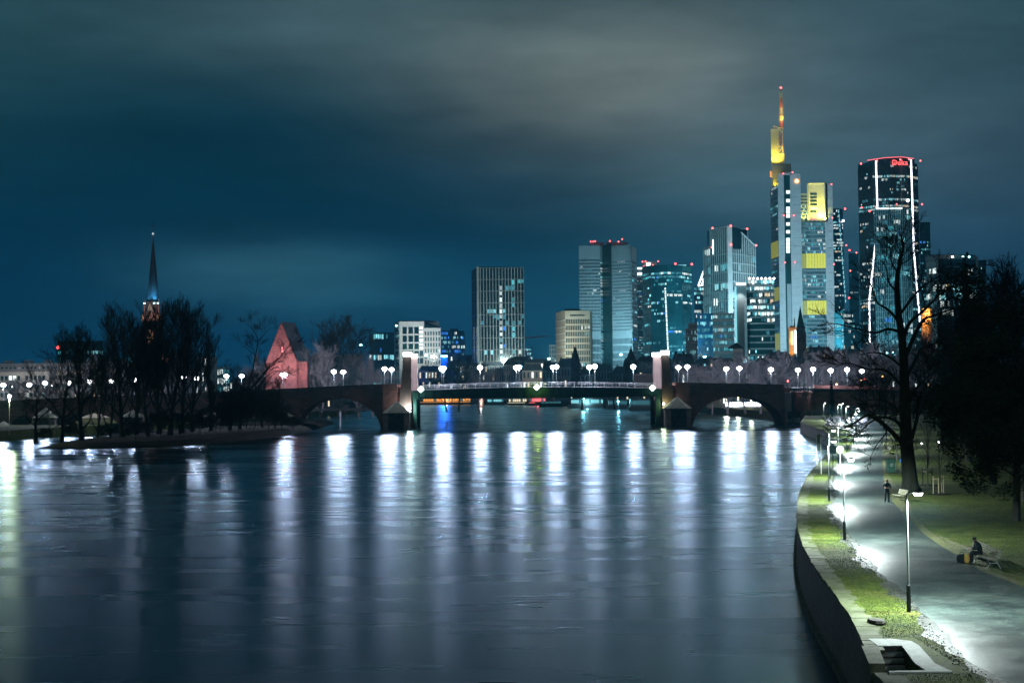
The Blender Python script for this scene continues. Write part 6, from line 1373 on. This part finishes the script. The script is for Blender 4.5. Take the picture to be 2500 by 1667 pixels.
ng = MB(); y_ = CY + 15; ng.face([(x0 - .5, CY + 3.5, zE), (x1, CY + 3.5, zE), (x1, y_, zR), (xr_ - 3, y_, zR)]); ng.face([(x0 - .5, CY + 26.5, zE), (xr_ - 3, y_, zR), (x1, y_, zR), (x1, CY + 26.5, zE)]); ng.face([(x0 - .5, CY + 26.5, zE), (x0 - .5, CY + 3.5, zE), (xr_ - 3, y_, zR)]); ng.build('roof', M['roof_slate'], ch)
b = MB(); x2 = at(425, 880, CY).x; b.box(cx + 3.8, x2, CY + 4, CY + 24, 3, cz(890)); b.build('side_aisle', M['sandstone_red'], ch)
b = MB(); b.face([(cx + 3.8, CY + 3.6, cz(890)), (x2 + .3, CY + 3.6, cz(890)), (x2 - 1, CY + 14, cz(862)), (cx + 3.8, CY + 14, cz(862))]); b.face([(cx + 3.8, CY + 24.4, cz(890)), (cx + 3.8, CY + 14, cz(862)), (x2 - 1, CY + 14, cz(862)), (x2 + .3, CY + 24.4, cz(890))]); b.build('roof', M['roof_slate'], ch)
b = MB(); b.ball((cx, CY + 3.6, cz(569)), .6, 10); b.build('finial_ball', M['metal_pale'], ch); light('finial_light', 'POINT', (cx, CY + .8, cz(567)), 260, (.9, 1, 1), ch, .2)
b = MB(); b.tube([(cx, CY + 3.6, cz(568)), (cx, CY + 3.6, cz(541))], .12, 5); b.tube([(cx - 1.3, CY + 3.6, cz(550)), (cx + 1.3, CY + 3.6, cz(550))], .12, 5); b.build('cross', M['dark_metal'], ch)
for dx, tx in ((-2.6, -1.2), (1.6, 1.3), (3.2, 2)):
    light('flood', 'SPOT', (cx + dx, CY - .9, cz(738)), 5000 if dx > 0 else 3500, (.06, .50, 1), ch, .3, target=(cx + tx * .6, CY + 2.6, cz(710)), angle=60)
    b = MB(); b.box(cx + dx - .3, cx + dx + .3, CY - 1.3, CY - .8, cz(740) - .3, cz(740) + .1); b.build('floodlight', M['lamp_cyan'], ch)
light('flood', 'SPOT', (cx - 1, CY - 5, cz(800)), 3500, (1, .85, .7), ch, .3, target=(cx, CY, cz(765)), angle=50)
light('flood', 'SPOT', (x0 + 5, CY - 1, zE + .5), 9000, (.08, .75, .95), ch, .3, target=(x0 + 9, CY + 12, zR), angle=120)
# red gabled building on the island
PY = 492.0
pt = empty('gabled_building', (xw(687, PY), PY, 3), 'steep red-lit gabled building rising behind the bridge', 'building')
f = lambda px, py: at(px, py, PY)
b = MB(); pl_ = [f(649, 960), f(724, 960), f(724, 880), f(687, 787), f(649, 885)]
dz = 11.0
b0 = [(p.x, PY, p.z) for p in pl_]; b1 = [(p.x + 3.0, PY + dz, p.z) for p in pl_]
b.face(b0); b.face(b1[::-1])
b.face([b0[0], b0[4], b1[4], b1[0]]); b.face([b0[1], b1[1], b1[2], b0[2]]); b.build('gable_wall', M['brick_red'], pt)
b = MB(); e = .25; ap0, ap1 = f(687, 784.5), f(687, 795)
b.face([(b0[2][0] + .4, PY - e, b0[2][2]), (b1[2][0] + .4, PY + dz, b1[2][2]), (b1[3][0], PY + dz, b1[3][2] + .3), (b0[3][0], PY - e, b0[3][2] + .3)])
b.face([(b0[4][0] - .3, PY - e, b0[4][2]), (b0[3][0], PY - e, b0[3][2] + .3), (b1[3][0], PY + dz, b1[3][2] + .3), (b1[4][0], PY + dz, b1[4][2])]); b.build('roof', M['roof_slate'], pt)
pbox(pt, 724.1, 750, 883, 960, PY + 2, 9, 'brick_red', 'wing'); pbox(pt, 723.5, 751, 881.5, 883.5, PY + 1.6, 10, 'roof_slate', 'wing_roof')
pbox(pt, 686.5, 691.5, 847, 860, PY - .1, .16, 'lit_redpink', 'window'); pbox(pt, 650, 723, 940, 941, PY - .06, .1, 'roof_slate', 'string_course')
for q in range(9): # brick courses as shallow bands
    pbox(pt, 649 + q * .6, 724 - q * .3, 884 + q * 6.6, 884.5 + q * 6.6, PY - .03, .06, 'brick_red', 'brick_course')
for px, pw in ((660, 2600), (705, 3400), (735, 1500)):
    p = at(px, 925, PY - 9); light('flood', 'SPOT', (p.x, PY - 11, p.z - 1), pw, (1, .80, .76), pt, .4, target=(p.x, PY, p.z + 12), angle=110)
# green spire, its tower, and the orange lit tower
gt = empty('church', (xw(1956, 900), 900, 3), 'brick church tower with a green copper spire in front of the tallest tower', 'church')
pbox(gt, 1946, 1968, 812, 880, 900, 6, 'sandstone_red', 'tower'); pbox(gt, 1948.5, 1966, 812, 797, 900.6, 5, 'stone_dark', 'belfry')
for i in range(5): pbox(gt, 1949.5 + i * 3.3, 1951 + i * 3.3, 800, 812, 900.3, .2, 'plaster_pale', 'belfry_column')
spire(gt, 1957, 811, 748, 3.0, 900, 'copper_green'); pbox(gt, 1952, 1954, 824, 834, 899.8, .2, 'glass_dark', 'window'); pbox(gt, 1960, 1962, 824, 834, 899.8, .2, 'glass_dark', 'window')
ot = empty('old_tower', (xw(1935, 880), 880, 3), 'narrow tower lit bright orange left of the green spire', 'tower')
pbox(ot, 1927, 1943, 803, 880, 880, 6, 'sandstone_pale', 'wall'); pbox(ot, 1924.5, 1945.5, 799, 803, 879, 8, 'sandstone_pale', 'cornice'); pbox(ot, 1931, 1936, 808, 842, 879.6, .5, 'lit_warm', 'lit_window'); pbox(ot, 1940.5, 1944, 806, 862, 879, 1, 'lit_strip', 'light_band'); pbox(ot, 1929, 1941, 795, 799, 881, 5, 'stone_dark', 'roof')
for dy in (0, 1): p = at(1934, 862 - dy * 30, 872); light('flood', 'SPOT', (p.x, 873, p.z), 4500, (1, .50, .06), ot, .3, target=(p.x, 880, p.z + 6), angle=120)
spire(ot, 1940, 795, 772, .5, 884, 'panel_crown', 6, 'flagpole')
# small spires and the hipped watch tower
for px, y0, y1, hw, Y, lb_ in ((1405, 880, 842, 2.6, 760, 'small dark church spire in front of the beige octagonal tower'), (1542, 885, 848, 3.4, 760, 'small dark church spire in front of the twin tower'), (1528, 888, 872, 1.4, 760, 'tiny dark turret left of the small spire')):
    t = empty('church_spire', (xw(px, Y), Y, 3), lb_, 'spire'); spire(t, px, y0, y1, hw, Y, 'roof_dark'); pbox(t, px - hw * FPX / Y * .9, px + hw * FPX / Y * .9, y0, 945, Y, hw * 1.8, 'roof_dark', 'tower')
wt = empty('watch_tower', (xw(1798, 700), 700, 3), 'small tower with a dark hipped roof and pale windows under it', 'tower'); pbox(wt, 1789, 1815, 850, 862, 700, 5, 'plaster_grey', 'upper_storey'); pbox(wt, 1791, 1813, 862, 900, 700.5, 4.2, 'plaster_grey', 'wall')
b = MB(); p0, p1, ap = at(1779, 850, 698.5), at(1817, 850, 698.5), at(1798, 836, 703)
for u, v in (((p0.x, 698.5), (p1.x, 698.5)), ((p1.x, 698.5), (p1.x, 707)), ((p1.x, 707), (p0.x, 707)), ((p0.x, 707), (p0.x, 698.5))): b.face([(*u, p0.z), (*v, p0.z), (ap.x, ap.y, ap.z)])
b.build('roof', M['roof_dark'], wt)
for i in range(5): pbox(wt, 1791 + i * 5, 1794 + i * 5, 852, 859, 699.7, .2, 'plaster_pale', 'window')
# domed orange lit turret in the trees
dt = empty('domed_turret', (xw(2266, 700), 700, 3), 'small domed turret lit orange right of the light-line tower', 'tower'); cxx = at(2266, 770, 700).x; z_ = lambda y: at(2266, y, 700).z
b = MB(); b.lathe(cxx, 703, [(2.6, 3), (2.6, z_(766)), (2.9, z_(765)), (2.9, z_(763))], 12); b.build('drum', M['sandstone_pale'], dt)
b = MB(); b.lathe(cxx, 703, [(1.7, z_(763)), (1.7, z_(752))], 10); b.build('lantern', M['lit_orange'], dt)
for i in range(8): a = i * PI / 4 + .3; b = MB(); b.tube([(cxx + 2.3 * math.cos(a), 703 + 2.3 * math.sin(a), z_(763)), (cxx + 2.3 * math.cos(a), 703 + 2.3 * math.sin(a), z_(752))], .25, 5); b.build('column', M['sandstone_pale'], dt)
b = MB(); b.lathe(cxx, 703, [(2.8, z_(752)), (2.4, z_(748)), (1.3, z_(745)), (.1, z_(741))], 12); b.build('dome', M['copper_green'], dt); light('flood', 'POINT', (cxx, 698.5, z_(770)), 5000, (1, .45, .08), dt, .3); light('flood', 'POINT', (cxx - 4, 698, z_(785)), 4000, (1, .45, .08), dt, .3)

# ================================================================== TOWN HOUSES IN FRONT OF THE SKYLINE
def house(label, px0, px1, ye, yr, Y, wall='plaster_grey', roof='roof_slate', storeys=3, bays=8, lit=.15, hip=.12, d=16, seed=1, name='town_house', cat='house', mansard=False, pal=('lit_warm', 'lit_white')):
    r = random.Random(seed); x0, x1 = xw(px0, Y, 900), xw(px1, Y, 900); ze = at((px0 + px1) / 2, ye, Y).z; zr = at((px0 + px1) / 2, yr, Y).z
    t = empty(name, (x0, Y, 3), label, cat); L = x1 - x0
    b = MB(); b.box(x0, x1, Y, Y + d, 2.9, ze); b.build('wall', M[wall], t)
    h_ = L * hip; b = MB(); e = .5; A_, B_, C_, D_ = (x0 - e, Y - e, ze), (x1 + e, Y - e, ze), (x1 + e, Y + d + e, ze), (x0 - e, Y + d + e, ze); yk = (Y + d * .3, Y + d * .7) if mansard else (Y + d / 2, Y + d / 2 + .05)
    E_, F_, G_, H_ = (x0 + h_, yk[0], zr), (x1 - h_, yk[0], zr), (x1 - h_, yk[1], zr), (x0 + h_, yk[1], zr)
    b.face([A_, B_, F_, E_]); b.face([B_, C_, G_, F_]); b.face([C_, D_, H_, G_]); b.face([D_, A_, E_, H_]); b.face([E_, F_, G_, H_]); b.face([D_, C_, B_, A_]); rf_ = b.build('roof', M[roof], t)
    b = MB(); b.box(x0 - .2, x1 + .2, Y - .35, Y, ze - .7, ze - .25); b.build('cornice', M['plaster_pale' if wall != 'plaster_grey' else 'plaster_grey'], t)
    hs = (ze - 3.4) / storeys; bw = L / bays
    for j in range(storeys):
        z = 3.6 + hs * j
        for i in range(bays):
            u = x0 + bw * (i + .5); q = r.random()
            mm_ = M[r.choice(pal)] if q < lit else M['glass_dark']
            b = MB(); b.box(u - bw * .22, u + bw * .22, Y - .06, Y + .02, z + hs * .22, z + hs * .80); b.build('window', mm_, t)
    for k in range(2 + int(L / 18)): cxp = x0 + L * (k + .6) / (3 + int(L / 18)); b = MB(); b.box(cxp - .5, cxp + .5, Y + d * .42, Y + d * .55, (ze + zr) / 2, zr + 1.1); b.build('chimney', M['stone_dark'], rf_)
    return t
HS = [
 (1022, 1075, 905, 893, 700, 'plaster_pink', 3, 7, .25, 'pink-brown house right of the left pylon'), (1075, 1112, 918, 905, 660, 'plaster_grey', 3, 5, .12, 'low grey house behind the left part of the railing'),
 (1113, 1172, 893, 884, 760, 'plaster_pale', 4, 12, .10, 'pale corniced building under the ribbed tower, left half'), (1172, 1230, 892, 883, 760, 'plaster_grey', 4, 10, .10, 'grey corniced building under the ribbed tower, right half'),
 (1230, 1275, 890, 880, 740, 'plaster_grey', 4, 8, .08, 'grey block with a dark mansard roof right of the corniced building'), (1275, 1325, 904, 888, 700, 'plaster_pink', 3, 5, .45, 'brick house with large lit windows above the middle navigation sign'),
 (1325, 1362, 905, 884, 720, 'plaster_grey', 3, 5, .05, 'dark house left of the slim spire'), (1362, 1420, 896, 874, 730, 'plaster_grey', 3, 8, .05, 'dark gabled house at the foot of the beige tower'), (1420, 1452, 914, 896, 680, 'plaster_pink', 3, 4, .12, 'reddish house under the paired lamps'),
 (1452, 1495, 905, 888, 760, 'plaster_grey', 3, 6, .05, 'grey house with a pale flat roof beside the paired lamps'), (1495, 1590, 912, 893, 700, 'plaster_grey', 3, 12, .03, 'long dark house left of the right pylon'),
 (1645, 1700, 905, 862, 640, 'plaster_grey', 2, 6, .02, 'house with a steep dark roof right of the right pylon'), (1700, 1770, 905, 893, 680, 'plaster_grey', 3, 9, .05, 'low grey house behind the bare trees'), (1770, 1850, 900, 886, 700, 'plaster_grey', 3, 10, .08, 'long grey house below the hipped watch tower'),
 (1850, 1920, 890, 872, 720, 'plaster_grey', 3, 9, .10, 'dark house below the orange lit tower'), (1920, 1972, 892, 870, 690, 'plaster_grey', 3, 6, .05, 'dark-roofed house below the green spire'), (1972, 2050, 886, 872, 640, 'plaster_pink', 4, 10, .06, 'pinkish house right of the green spire'),
 (2050, 2140, 890, 870, 660, 'plaster_pink', 4, 11, .04, 'pinkish house behind the fence and bare trees'), (2140, 2230, 895, 868, 640, 'plaster_grey', 3, 10, .10, 'grey house behind the big dark tree'), (2230, 2330, 900, 872, 620, 'plaster_grey', 3, 10, .12, 'grey house behind the dark evergreens'), (2330, 2520, 905, 880, 620, 'plaster_grey', 3, 16, .10, 'long house hidden in the trees at the right edge')]
for i, (a, b_, ye, yr, Y, wl, st_, bays, lt, lb_) in enumerate(HS):
    if a < 1640: Y = bankY(a) + 8 + (i % 3) * 14
    house(lb_, a, b_, ye, yr, Y, wl, storeys=st_, bays=bays, lit=lt, seed=i + 5, mansard=i % 3 == 0)
# second row further back closes the gaps
for i, (a, b_, ye, yr, lb_) in enumerate([(930, 1010, 905, 893, 'far low house row behind the left pylon'), (1285, 1345, 885, 876, 'far house row right of the ribbed tower'), (1560, 1640, 880, 868, 'far house row behind the right pylon'), (1700, 1800, 884, 874, 'far house row under the brown-framed block'), (1975, 2035, 860, 846, 'far dark-roofed house right of the green spire'), (2040, 2140, 868, 852, 'far house row under the light-line tower'), (1240, 1290, 879, 870, 'far flat house at the foot of the ribbed tower'), (1880, 1930, 868, 858, 'far house row left of the orange lit tower')]):
    house(lb_, a, b_, ye, yr, max(860, bankY(a) + 70), 'plaster_grey', storeys=4, bays=max(5, (b_ - a) // 8), lit=.08, seed=i + 50, mansard=True, pal=('lit_cyan', 'lit_warm'))
# columned building left of the right pylon
t = empty('colonnade_building', (xw(1570, 600), 600, 3), 'pinkish building with a row of tall pillars left of the right pylon', 'building'); pbox(t, 1548, 1598, 915, 950, 602, 14, 'plaster_pink', 'wall'); pbox(t, 1547, 1599, 912, 916, 600, 16, 'plaster_pink', 'cornice')
for i in range(14): pbox(t, 1549 + i * 3.6, 1550.6 + i * 3.6, 916, 948, 600.4, 1.2, 'sandstone_pale', 'pillar')
# ---- left part: long pale row, dark office, small blocks
t = empty('apartment_row', (xw(120, 560), 560, 3), 'long pale apartment row with small attic windows behind the left lamps', 'building')
x0, x1 = xw(-60, 560, 900), xw(283, 560, 900); ze = at(110, 907, 560).z; zr = at(110, 886, 560).z
b = MB(); b.box(x0, x1, 560, 574, 3, ze); b.build('wall', M['plaster_pale'], t); b = MB(); b.grid8([(x0 - .3, 559.6, ze), (x1 + .3, 559.6, ze), (x1 + .3, 574.4, ze), (x0 - .3, 574.4, ze), (x0, 561.2, zr), (x1, 561.2, zr), (x1, 573, zr), (x0, 573, zr)]); b.build('roof', M['plaster_grey'], t)
r_ = random.Random(8); L = x1 - x0
for i in range(34):
    u = x0 + L * (i + .5) / 34; b = MB(); b.box(u - .3, u + .3, 560.1, 560.5, ze + 1.2, ze + 1.9); b.build('attic_window', M['glass_dark'] if i % 5 else M['plaster_pale'], t)
    for j in range(3):
        if (i % 6) == 5: continue
        z = ze - 3.3 - j * 3.3; b = MB(); b.box(u - .55, u + .55, 559.9, 559.98, z, z + 1.7); b.build('window', M[r_.choice(('lit_white', 'lit_warm', 'lit_cyan')) if r_.random() < .13 else 'glass_dark'], t)
for i in range(7): u = x0 + L * (i + .4) / 7; b = MB(); b.box(u - 1.4, u + 1.4, 564, 568, zr - .3, zr + 1.3); b.build('chimney', M['plaster_pale'], t)
for j in range(2): b = MB(); z = ze - 3.9 - j * 3.3; b.box(x0, x1, 559.86, 560, z, z + .18); b.build('string_course', M['plaster_pale'], t)
T20 = simple('dark office block with greenish lit windows behind the left trees', 141, 252, 835, 900, 'glass_dark', 'dark_metal', 26, 8, .4, 1.3, 61, .10, 'cool', zb=10, strength=.7); T20.beacon(141, 848, 898, r=1.5)
house('low pale house right of the church', 472, 512, 870, 868, 640, 'plaster_pale', storeys=4, bays=6, lit=.1, seed=71, mansard=True, pal=('lit_white', 'lit_cyan'))
T21 = simple('low bright-lit glass hall between the poplar and the leaning tree', 515, 560, 898, 900, 'glass_teal', 'concrete_white', 9, 4, .4, .8, 62, .8, 'white', zb=6)
simple('distant dark house block behind the round tree', 760, 880, 868, 900, 'glass_dark', 'plaster_grey', 20, 4, 1.4, 1.6, 63, .05, 'cool', zb=6)
house('row of houses along the left bank behind the church', 283, 470, 915, 898, 640, 'plaster_grey', storeys=4, bays=22, lit=.08, seed=73, mansard=True, pal=('lit_warm', 'lit_white'))
house('row of dark houses on the left bank behind the red gabled building', 560, 830, 930, 912, 760, 'plaster_grey', storeys=3, bays=34, lit=.06, seed=74, mansard=True, pal=('lit_warm', 'lit_white'))
# cold lamp dots between the roofs; strong uplights added to brighten the towers
for i, (px, py, Y, pw, c, lb_) in enumerate([(2113, 864, 560, 30000, (.6, .9, 1), 'cold lamp left of the big dark tree, above the ramp'), (2165, 862, 560, 30000, (.6, .9, 1), 'cold lamp beside the big dark trunk, above the ramp'),
    (1649, 872, 1080, 400000, (.45, .9, 1), 'cold flat lamp right of the right pylon'), (1720, 871, 1000, 420000, (.45, .9, 1), 'cold flat lamp under the brown-framed block'), (881, 842, 800, 60000, (.4, .9, 1), 'cold lamp right of the big round tree'),
    (1516, 866, 1262, 430000, (.42, .86, 1), 'added cold uplight at the foot of the twin tower'), (1340, 876, 1180, 260000, (.9, .95, .8), 'added pale uplight at the foot of the beige tower'), (1230, 878, 1340, 420000, (.75, .95, .9), 'added pale uplight at the foot of the ribbed tower'), (1040, 868, 1560, 380000, (.9, 1, .95), 'added pale uplight before the white gridded block'),
    (1880, 862, 1190, 800000, (.55, .85, 1), 'added cold uplight at the foot of the banded office slab'), (1990, 864, 1260, 1000000, (.55, .88, 1), 'added cold uplight at the foot of the tallest tower'), (1770, 868, 1150, 300000, (.30, .82, 1), 'added cold uplight at the foot of the framed tower'), (2180, 860, 1110, 750000, (.35, .85, 1), 'added cold uplight at the foot of the light-line tower')]):
    p = at(px, py, Y); t = empty('street_lamp', (p.x, Y, 3), lb_, 'street lamp', 'cold lamps between the roofs'); b = MB(); b.tube([(p.x, Y, 3), (p.x, Y, p.z)], .2, 6); b.build('pole', M['dark_metal'], t)
    b = MB(); r0_ = Y * .00075; b.ball((p.x, Y, p.z), r0_ * 1.6, 8, .6); b.build('lantern', M['lamp_cyan'], t); light('lamp_light', 'SPOT', (p.x, Y - r0_ * 2.2, p.z + r0_ * 1.4), pw * .6, c, t, .8, target=(p.x * (Y + 150) / Y, Y + 150, p.z + 70), angle=130, blend=.9)

# ================================================================== BOATS AND FAR QUAY
def boat(label, px0, px1, yw, yd, yt, hull='hull_dark', strip='lit_orange', win='lit_warm', nw_=10, Y=None, two=False, cab=(.08, .92), group='boats moored beyond the bridge', power=0, c=(1, .5, .2)):
    p = gnd((px0 + px1) / 2, yw, 0); Y = p.y; x0, x1 = at(px0, yw, Y).x, at(px1, yw, Y).x; L = x1 - x0; zd = at(px0, yd, Y).z; zt = at(px0, yt, Y).z; d = 7
    t = empty('boat', (x0, Y, 0), label, 'boat', group)
    b = MB(); b.tube_rings([[(x0 + L * u, Y + v, z) for u, v in sh] for z, sh in ((-.3, [(.03, 1), (.9, 1), (.98, 3.5), (.9, 6), (.03, 6)]), (zd, [(0, 0), (.93, 0), (1.0, 3.5), (.93, 7), (0, 7)]))]); b.build('hull', M[hull], t)
    a0, a1 = x0 + L * cab[0], x0 + L * cab[1]; b = MB(); b.box(a0, a1, Y + .8, Y + 6.2, zd, zt - .3); b.build('cabin', M['hull_white' if hull != 'hull_dark' else 'plaster_grey'], t)
    b = MB(); b.box(a0 - .5, a1 + .5, Y + .4, Y + 6.6, zt - .3, zt); b.build('roof', M['hull_white'], t)
    for i in range(nw_): u0, u1 = a0 + (a1 - a0) * (i + .12) / nw_, a0 + (a1 - a0) * (i + .88) / nw_; b = MB(); b.box(u0, u1, Y + .7, Y + .79, zd + (zt - zd) * .25, zd + (zt - zd) * .78); b.build('window', M[win if (i * 7 + int(px0)) % 5 else 'lit_dim'], t)
    if strip: b = MB(); b.box(x0 + .5, x1 - L * .08, Y - .12, Y - .02, zd - .2, zd + .12); b.build('light_strip', M[strip], t)
    b = MB()
    for i in range(12): x = x0 + L * .02 + L * .9 * i / 11; b.tube([(x, Y + .3, zt), (x, Y + .3, zt + 1)], .04, 3)
    b.tube([(x0 + L * .02, Y + .3, zt + 1), (x0 + L * .92, Y + .3, zt + 1)], .05, 3); b.build('railing', M['metal_pale'], t)
    if power: light('deck_light', 'POINT', ((x0 + x1) / 2, Y - 2, zd + 1.5), power, c, t, .5)
    return t
boat('restaurant ship with orange lit windows left of the round mooring column', 1022, 1160, 987.5, 982, 972, 'hull_dark', 'lit_orange', 'lit_orange', 18, power=1500)
boat('small white motor ship right of the mooring column', 1186, 1234, 989, 983, 973, 'hull_white', None, 'lit_cyan', 8)
boat('ship with a row of warm windows left of the red one', 1238, 1290, 989, 983, 972, 'hull_dark', 'lit_warm', 'lit_warm', 9)
boat('small ship glowing red under the middle of the bridge', 1290, 1336, 989.5, 983, 970.5, 'hull_dark', 'lit_redpink', 'lit_redpink', 7, power=1200, c=(1, .1, .1))
boat('dark barge with a small deckhouse', 1316, 1375, 993, 986, 979, 'hull_dark', None, 'lit_dim', 5)
boat('long excursion boat with cold lit windows', 1387, 1480, 996, 988, 973, 'hull_white', None, 'lit_cyan', 16, power=900, c=(.4, .9, 1))
boat('white excursion boat in the middle of the right group', 1482, 1536, 998, 990, 976, 'hull_white', None, 'lit_dim', 9); boat('large excursion boat closest to the right steel leg', 1534, 1597, 1002, 993, 973, 'hull_white', None, 'lit_dim', 9)
for px, py, lb_ in ((1424, 974, 'cold blue mast light on the long excursion boat'), (1509, 980, 'cold blue mast light over the middle excursion boat'), (1563, 985, 'cold blue lamp over the large excursion boat')):
    p = at(px, py, 830); t = empty('mast_light', (p.x, 830, 0), lb_, 'lamp', 'cold lamps over the moored boats'); b = MB(); b.tube([(p.x, 830, -.5), (p.x, 830, p.z)], .12, 5); b.build('pole', M['pole_pale'], t); b = MB(); b.ball((p.x, 830, p.z), .7, 8); b.build('lens', M['lamp_cyan'], t); light('lamp_light', 'POINT', (p.x, 829, p.z + .3), 2200, (.3, .85, 1), t, .4)
for px, x1_, yw, yt, lb_ in ((1168, 1181, 995, 972, 'round lit mooring column between the ships'), (1348, 1354, 989, 971, 'slim lit mooring column right of the red ship')):
    p = gnd(px, yw, 0); t = empty('mooring_column', (p.x, p.y, 0), lb_, 'column', 'mooring columns'); xa, xb2 = at(px, yw, p.y).x, at(x1_, yw, p.y).x; b = MB(); b.lathe((xa + xb2) / 2, p.y, [((xb2 - xa) / 2, -.5), ((xb2 - xa) / 2, at(px, yt, p.y).z), (.3, at(px, yt - 1, p.y).z)], 16); b.build('column', M['sandstone_pale'], t, smooth=False); light('flood', 'POINT', ((xa + xb2) / 2, p.y - 3.2, at(px, 981, p.y).z), 1500, (1, .85, .8), t, .3)
# far quay beyond the right arch: bright long shelter and quay wall with lamps
t = empty('lit_pavilion', (xw(1790, 690), 690, 3), 'long glowing white pavilion on the far quay seen through the right arch', 'pavilion')
for i in range(8): a = 1728 + i * 16.5; pbox(t, a, a + 15.6, 982, 992, 690, .5, 'lit_strip_white', 'glass_panel')
pbox(t, 1726, 1861, 979.5, 981.8, 688, 12, 'hull_dark', 'roof'); pbox(t, 1726, 1861, 992.2, 1000, 691, 8, 'plaster_grey', 'wall'); light('pavilion_light', 'POINT', at(1795, 988, 684), 6000, (.8, .92, 1), t, 2)
t = empty('far_quay', (97, 560, 0), 'pale quay wall running away beyond the right arch', 'wall'); b = MB()
for (xa, ya), (xb2, yb2) in zip(FARB[:4], FARB[1:5]):
    b = MB(); b.grid8([(xa - .4, ya, -1), (xb2 - .4, yb2, -1), (xb2 + .5, yb2, -1), (xa + .5, ya, -1), (xa - .3, ya, 2.7), (xb2 - .3, yb2, 2.7), (xb2 + .5, yb2, 2.7), (xa + .5, ya, 2.7)]); b.build('wall_face', M['stone_moss'], t)
    b = MB(); b.grid8([(xa - .6, ya, 2.701), (xb2 - .6, yb2, 2.701), (xb2 + .8, yb2, 2.701), (xa + .8, ya, 2.701), (xa - .6, ya, 3.06), (xb2 - .6, yb2, 3.06), (xb2 + .8, yb2, 3.06), (xa + .8, ya, 3.06)]); b.build('coping', M['coping_stone'], t)
# footbridge beam seen through the left arch
t = empty('footbridge', (xw(830, 495), 495, 0), 'low dark footbridge beam seen through the left arch', 'bridge'); pbox(t, 756, 905, 996, 1003, 495, 2.5, 'dark_metal', 'beam'); pbox(t, 838, 851, 988.5, 996, 495.5, 1.5, 'dark_metal', 'box'); pbox(t, 829, 833, 1003, 1050, 495.4, 1.5, 'concrete_grey', 'pillar')

# ================================================================== HAZE: thin night air over river and city
HAZE = 0.00022
if HAZE:
    hm = bpy.data.materials.new('haze_air'); hm.use_nodes = True; T = NT(hm.node_tree); T.n.clear()
    pv = T.add('ShaderNodeVolumePrincipled'); pv.inputs['Color'].default_value = (.18, .75, 1, 1); pv.inputs['Density'].default_value = HAZE; pv.inputs['Anisotropy'].default_value = .2
    T.l.new(pv.outputs[0], T.add('ShaderNodeOutputMaterial').inputs['Volume'])
    b = MB(); b.box(-1960, 1960, -90, 2960, -3, 330); tag(b.build('haze', hm), 'thin blue night haze over the river and the city', 'haze', kind='stuff')
for o in bpy.data.objects:
    if '_o' in o: del o['_o']
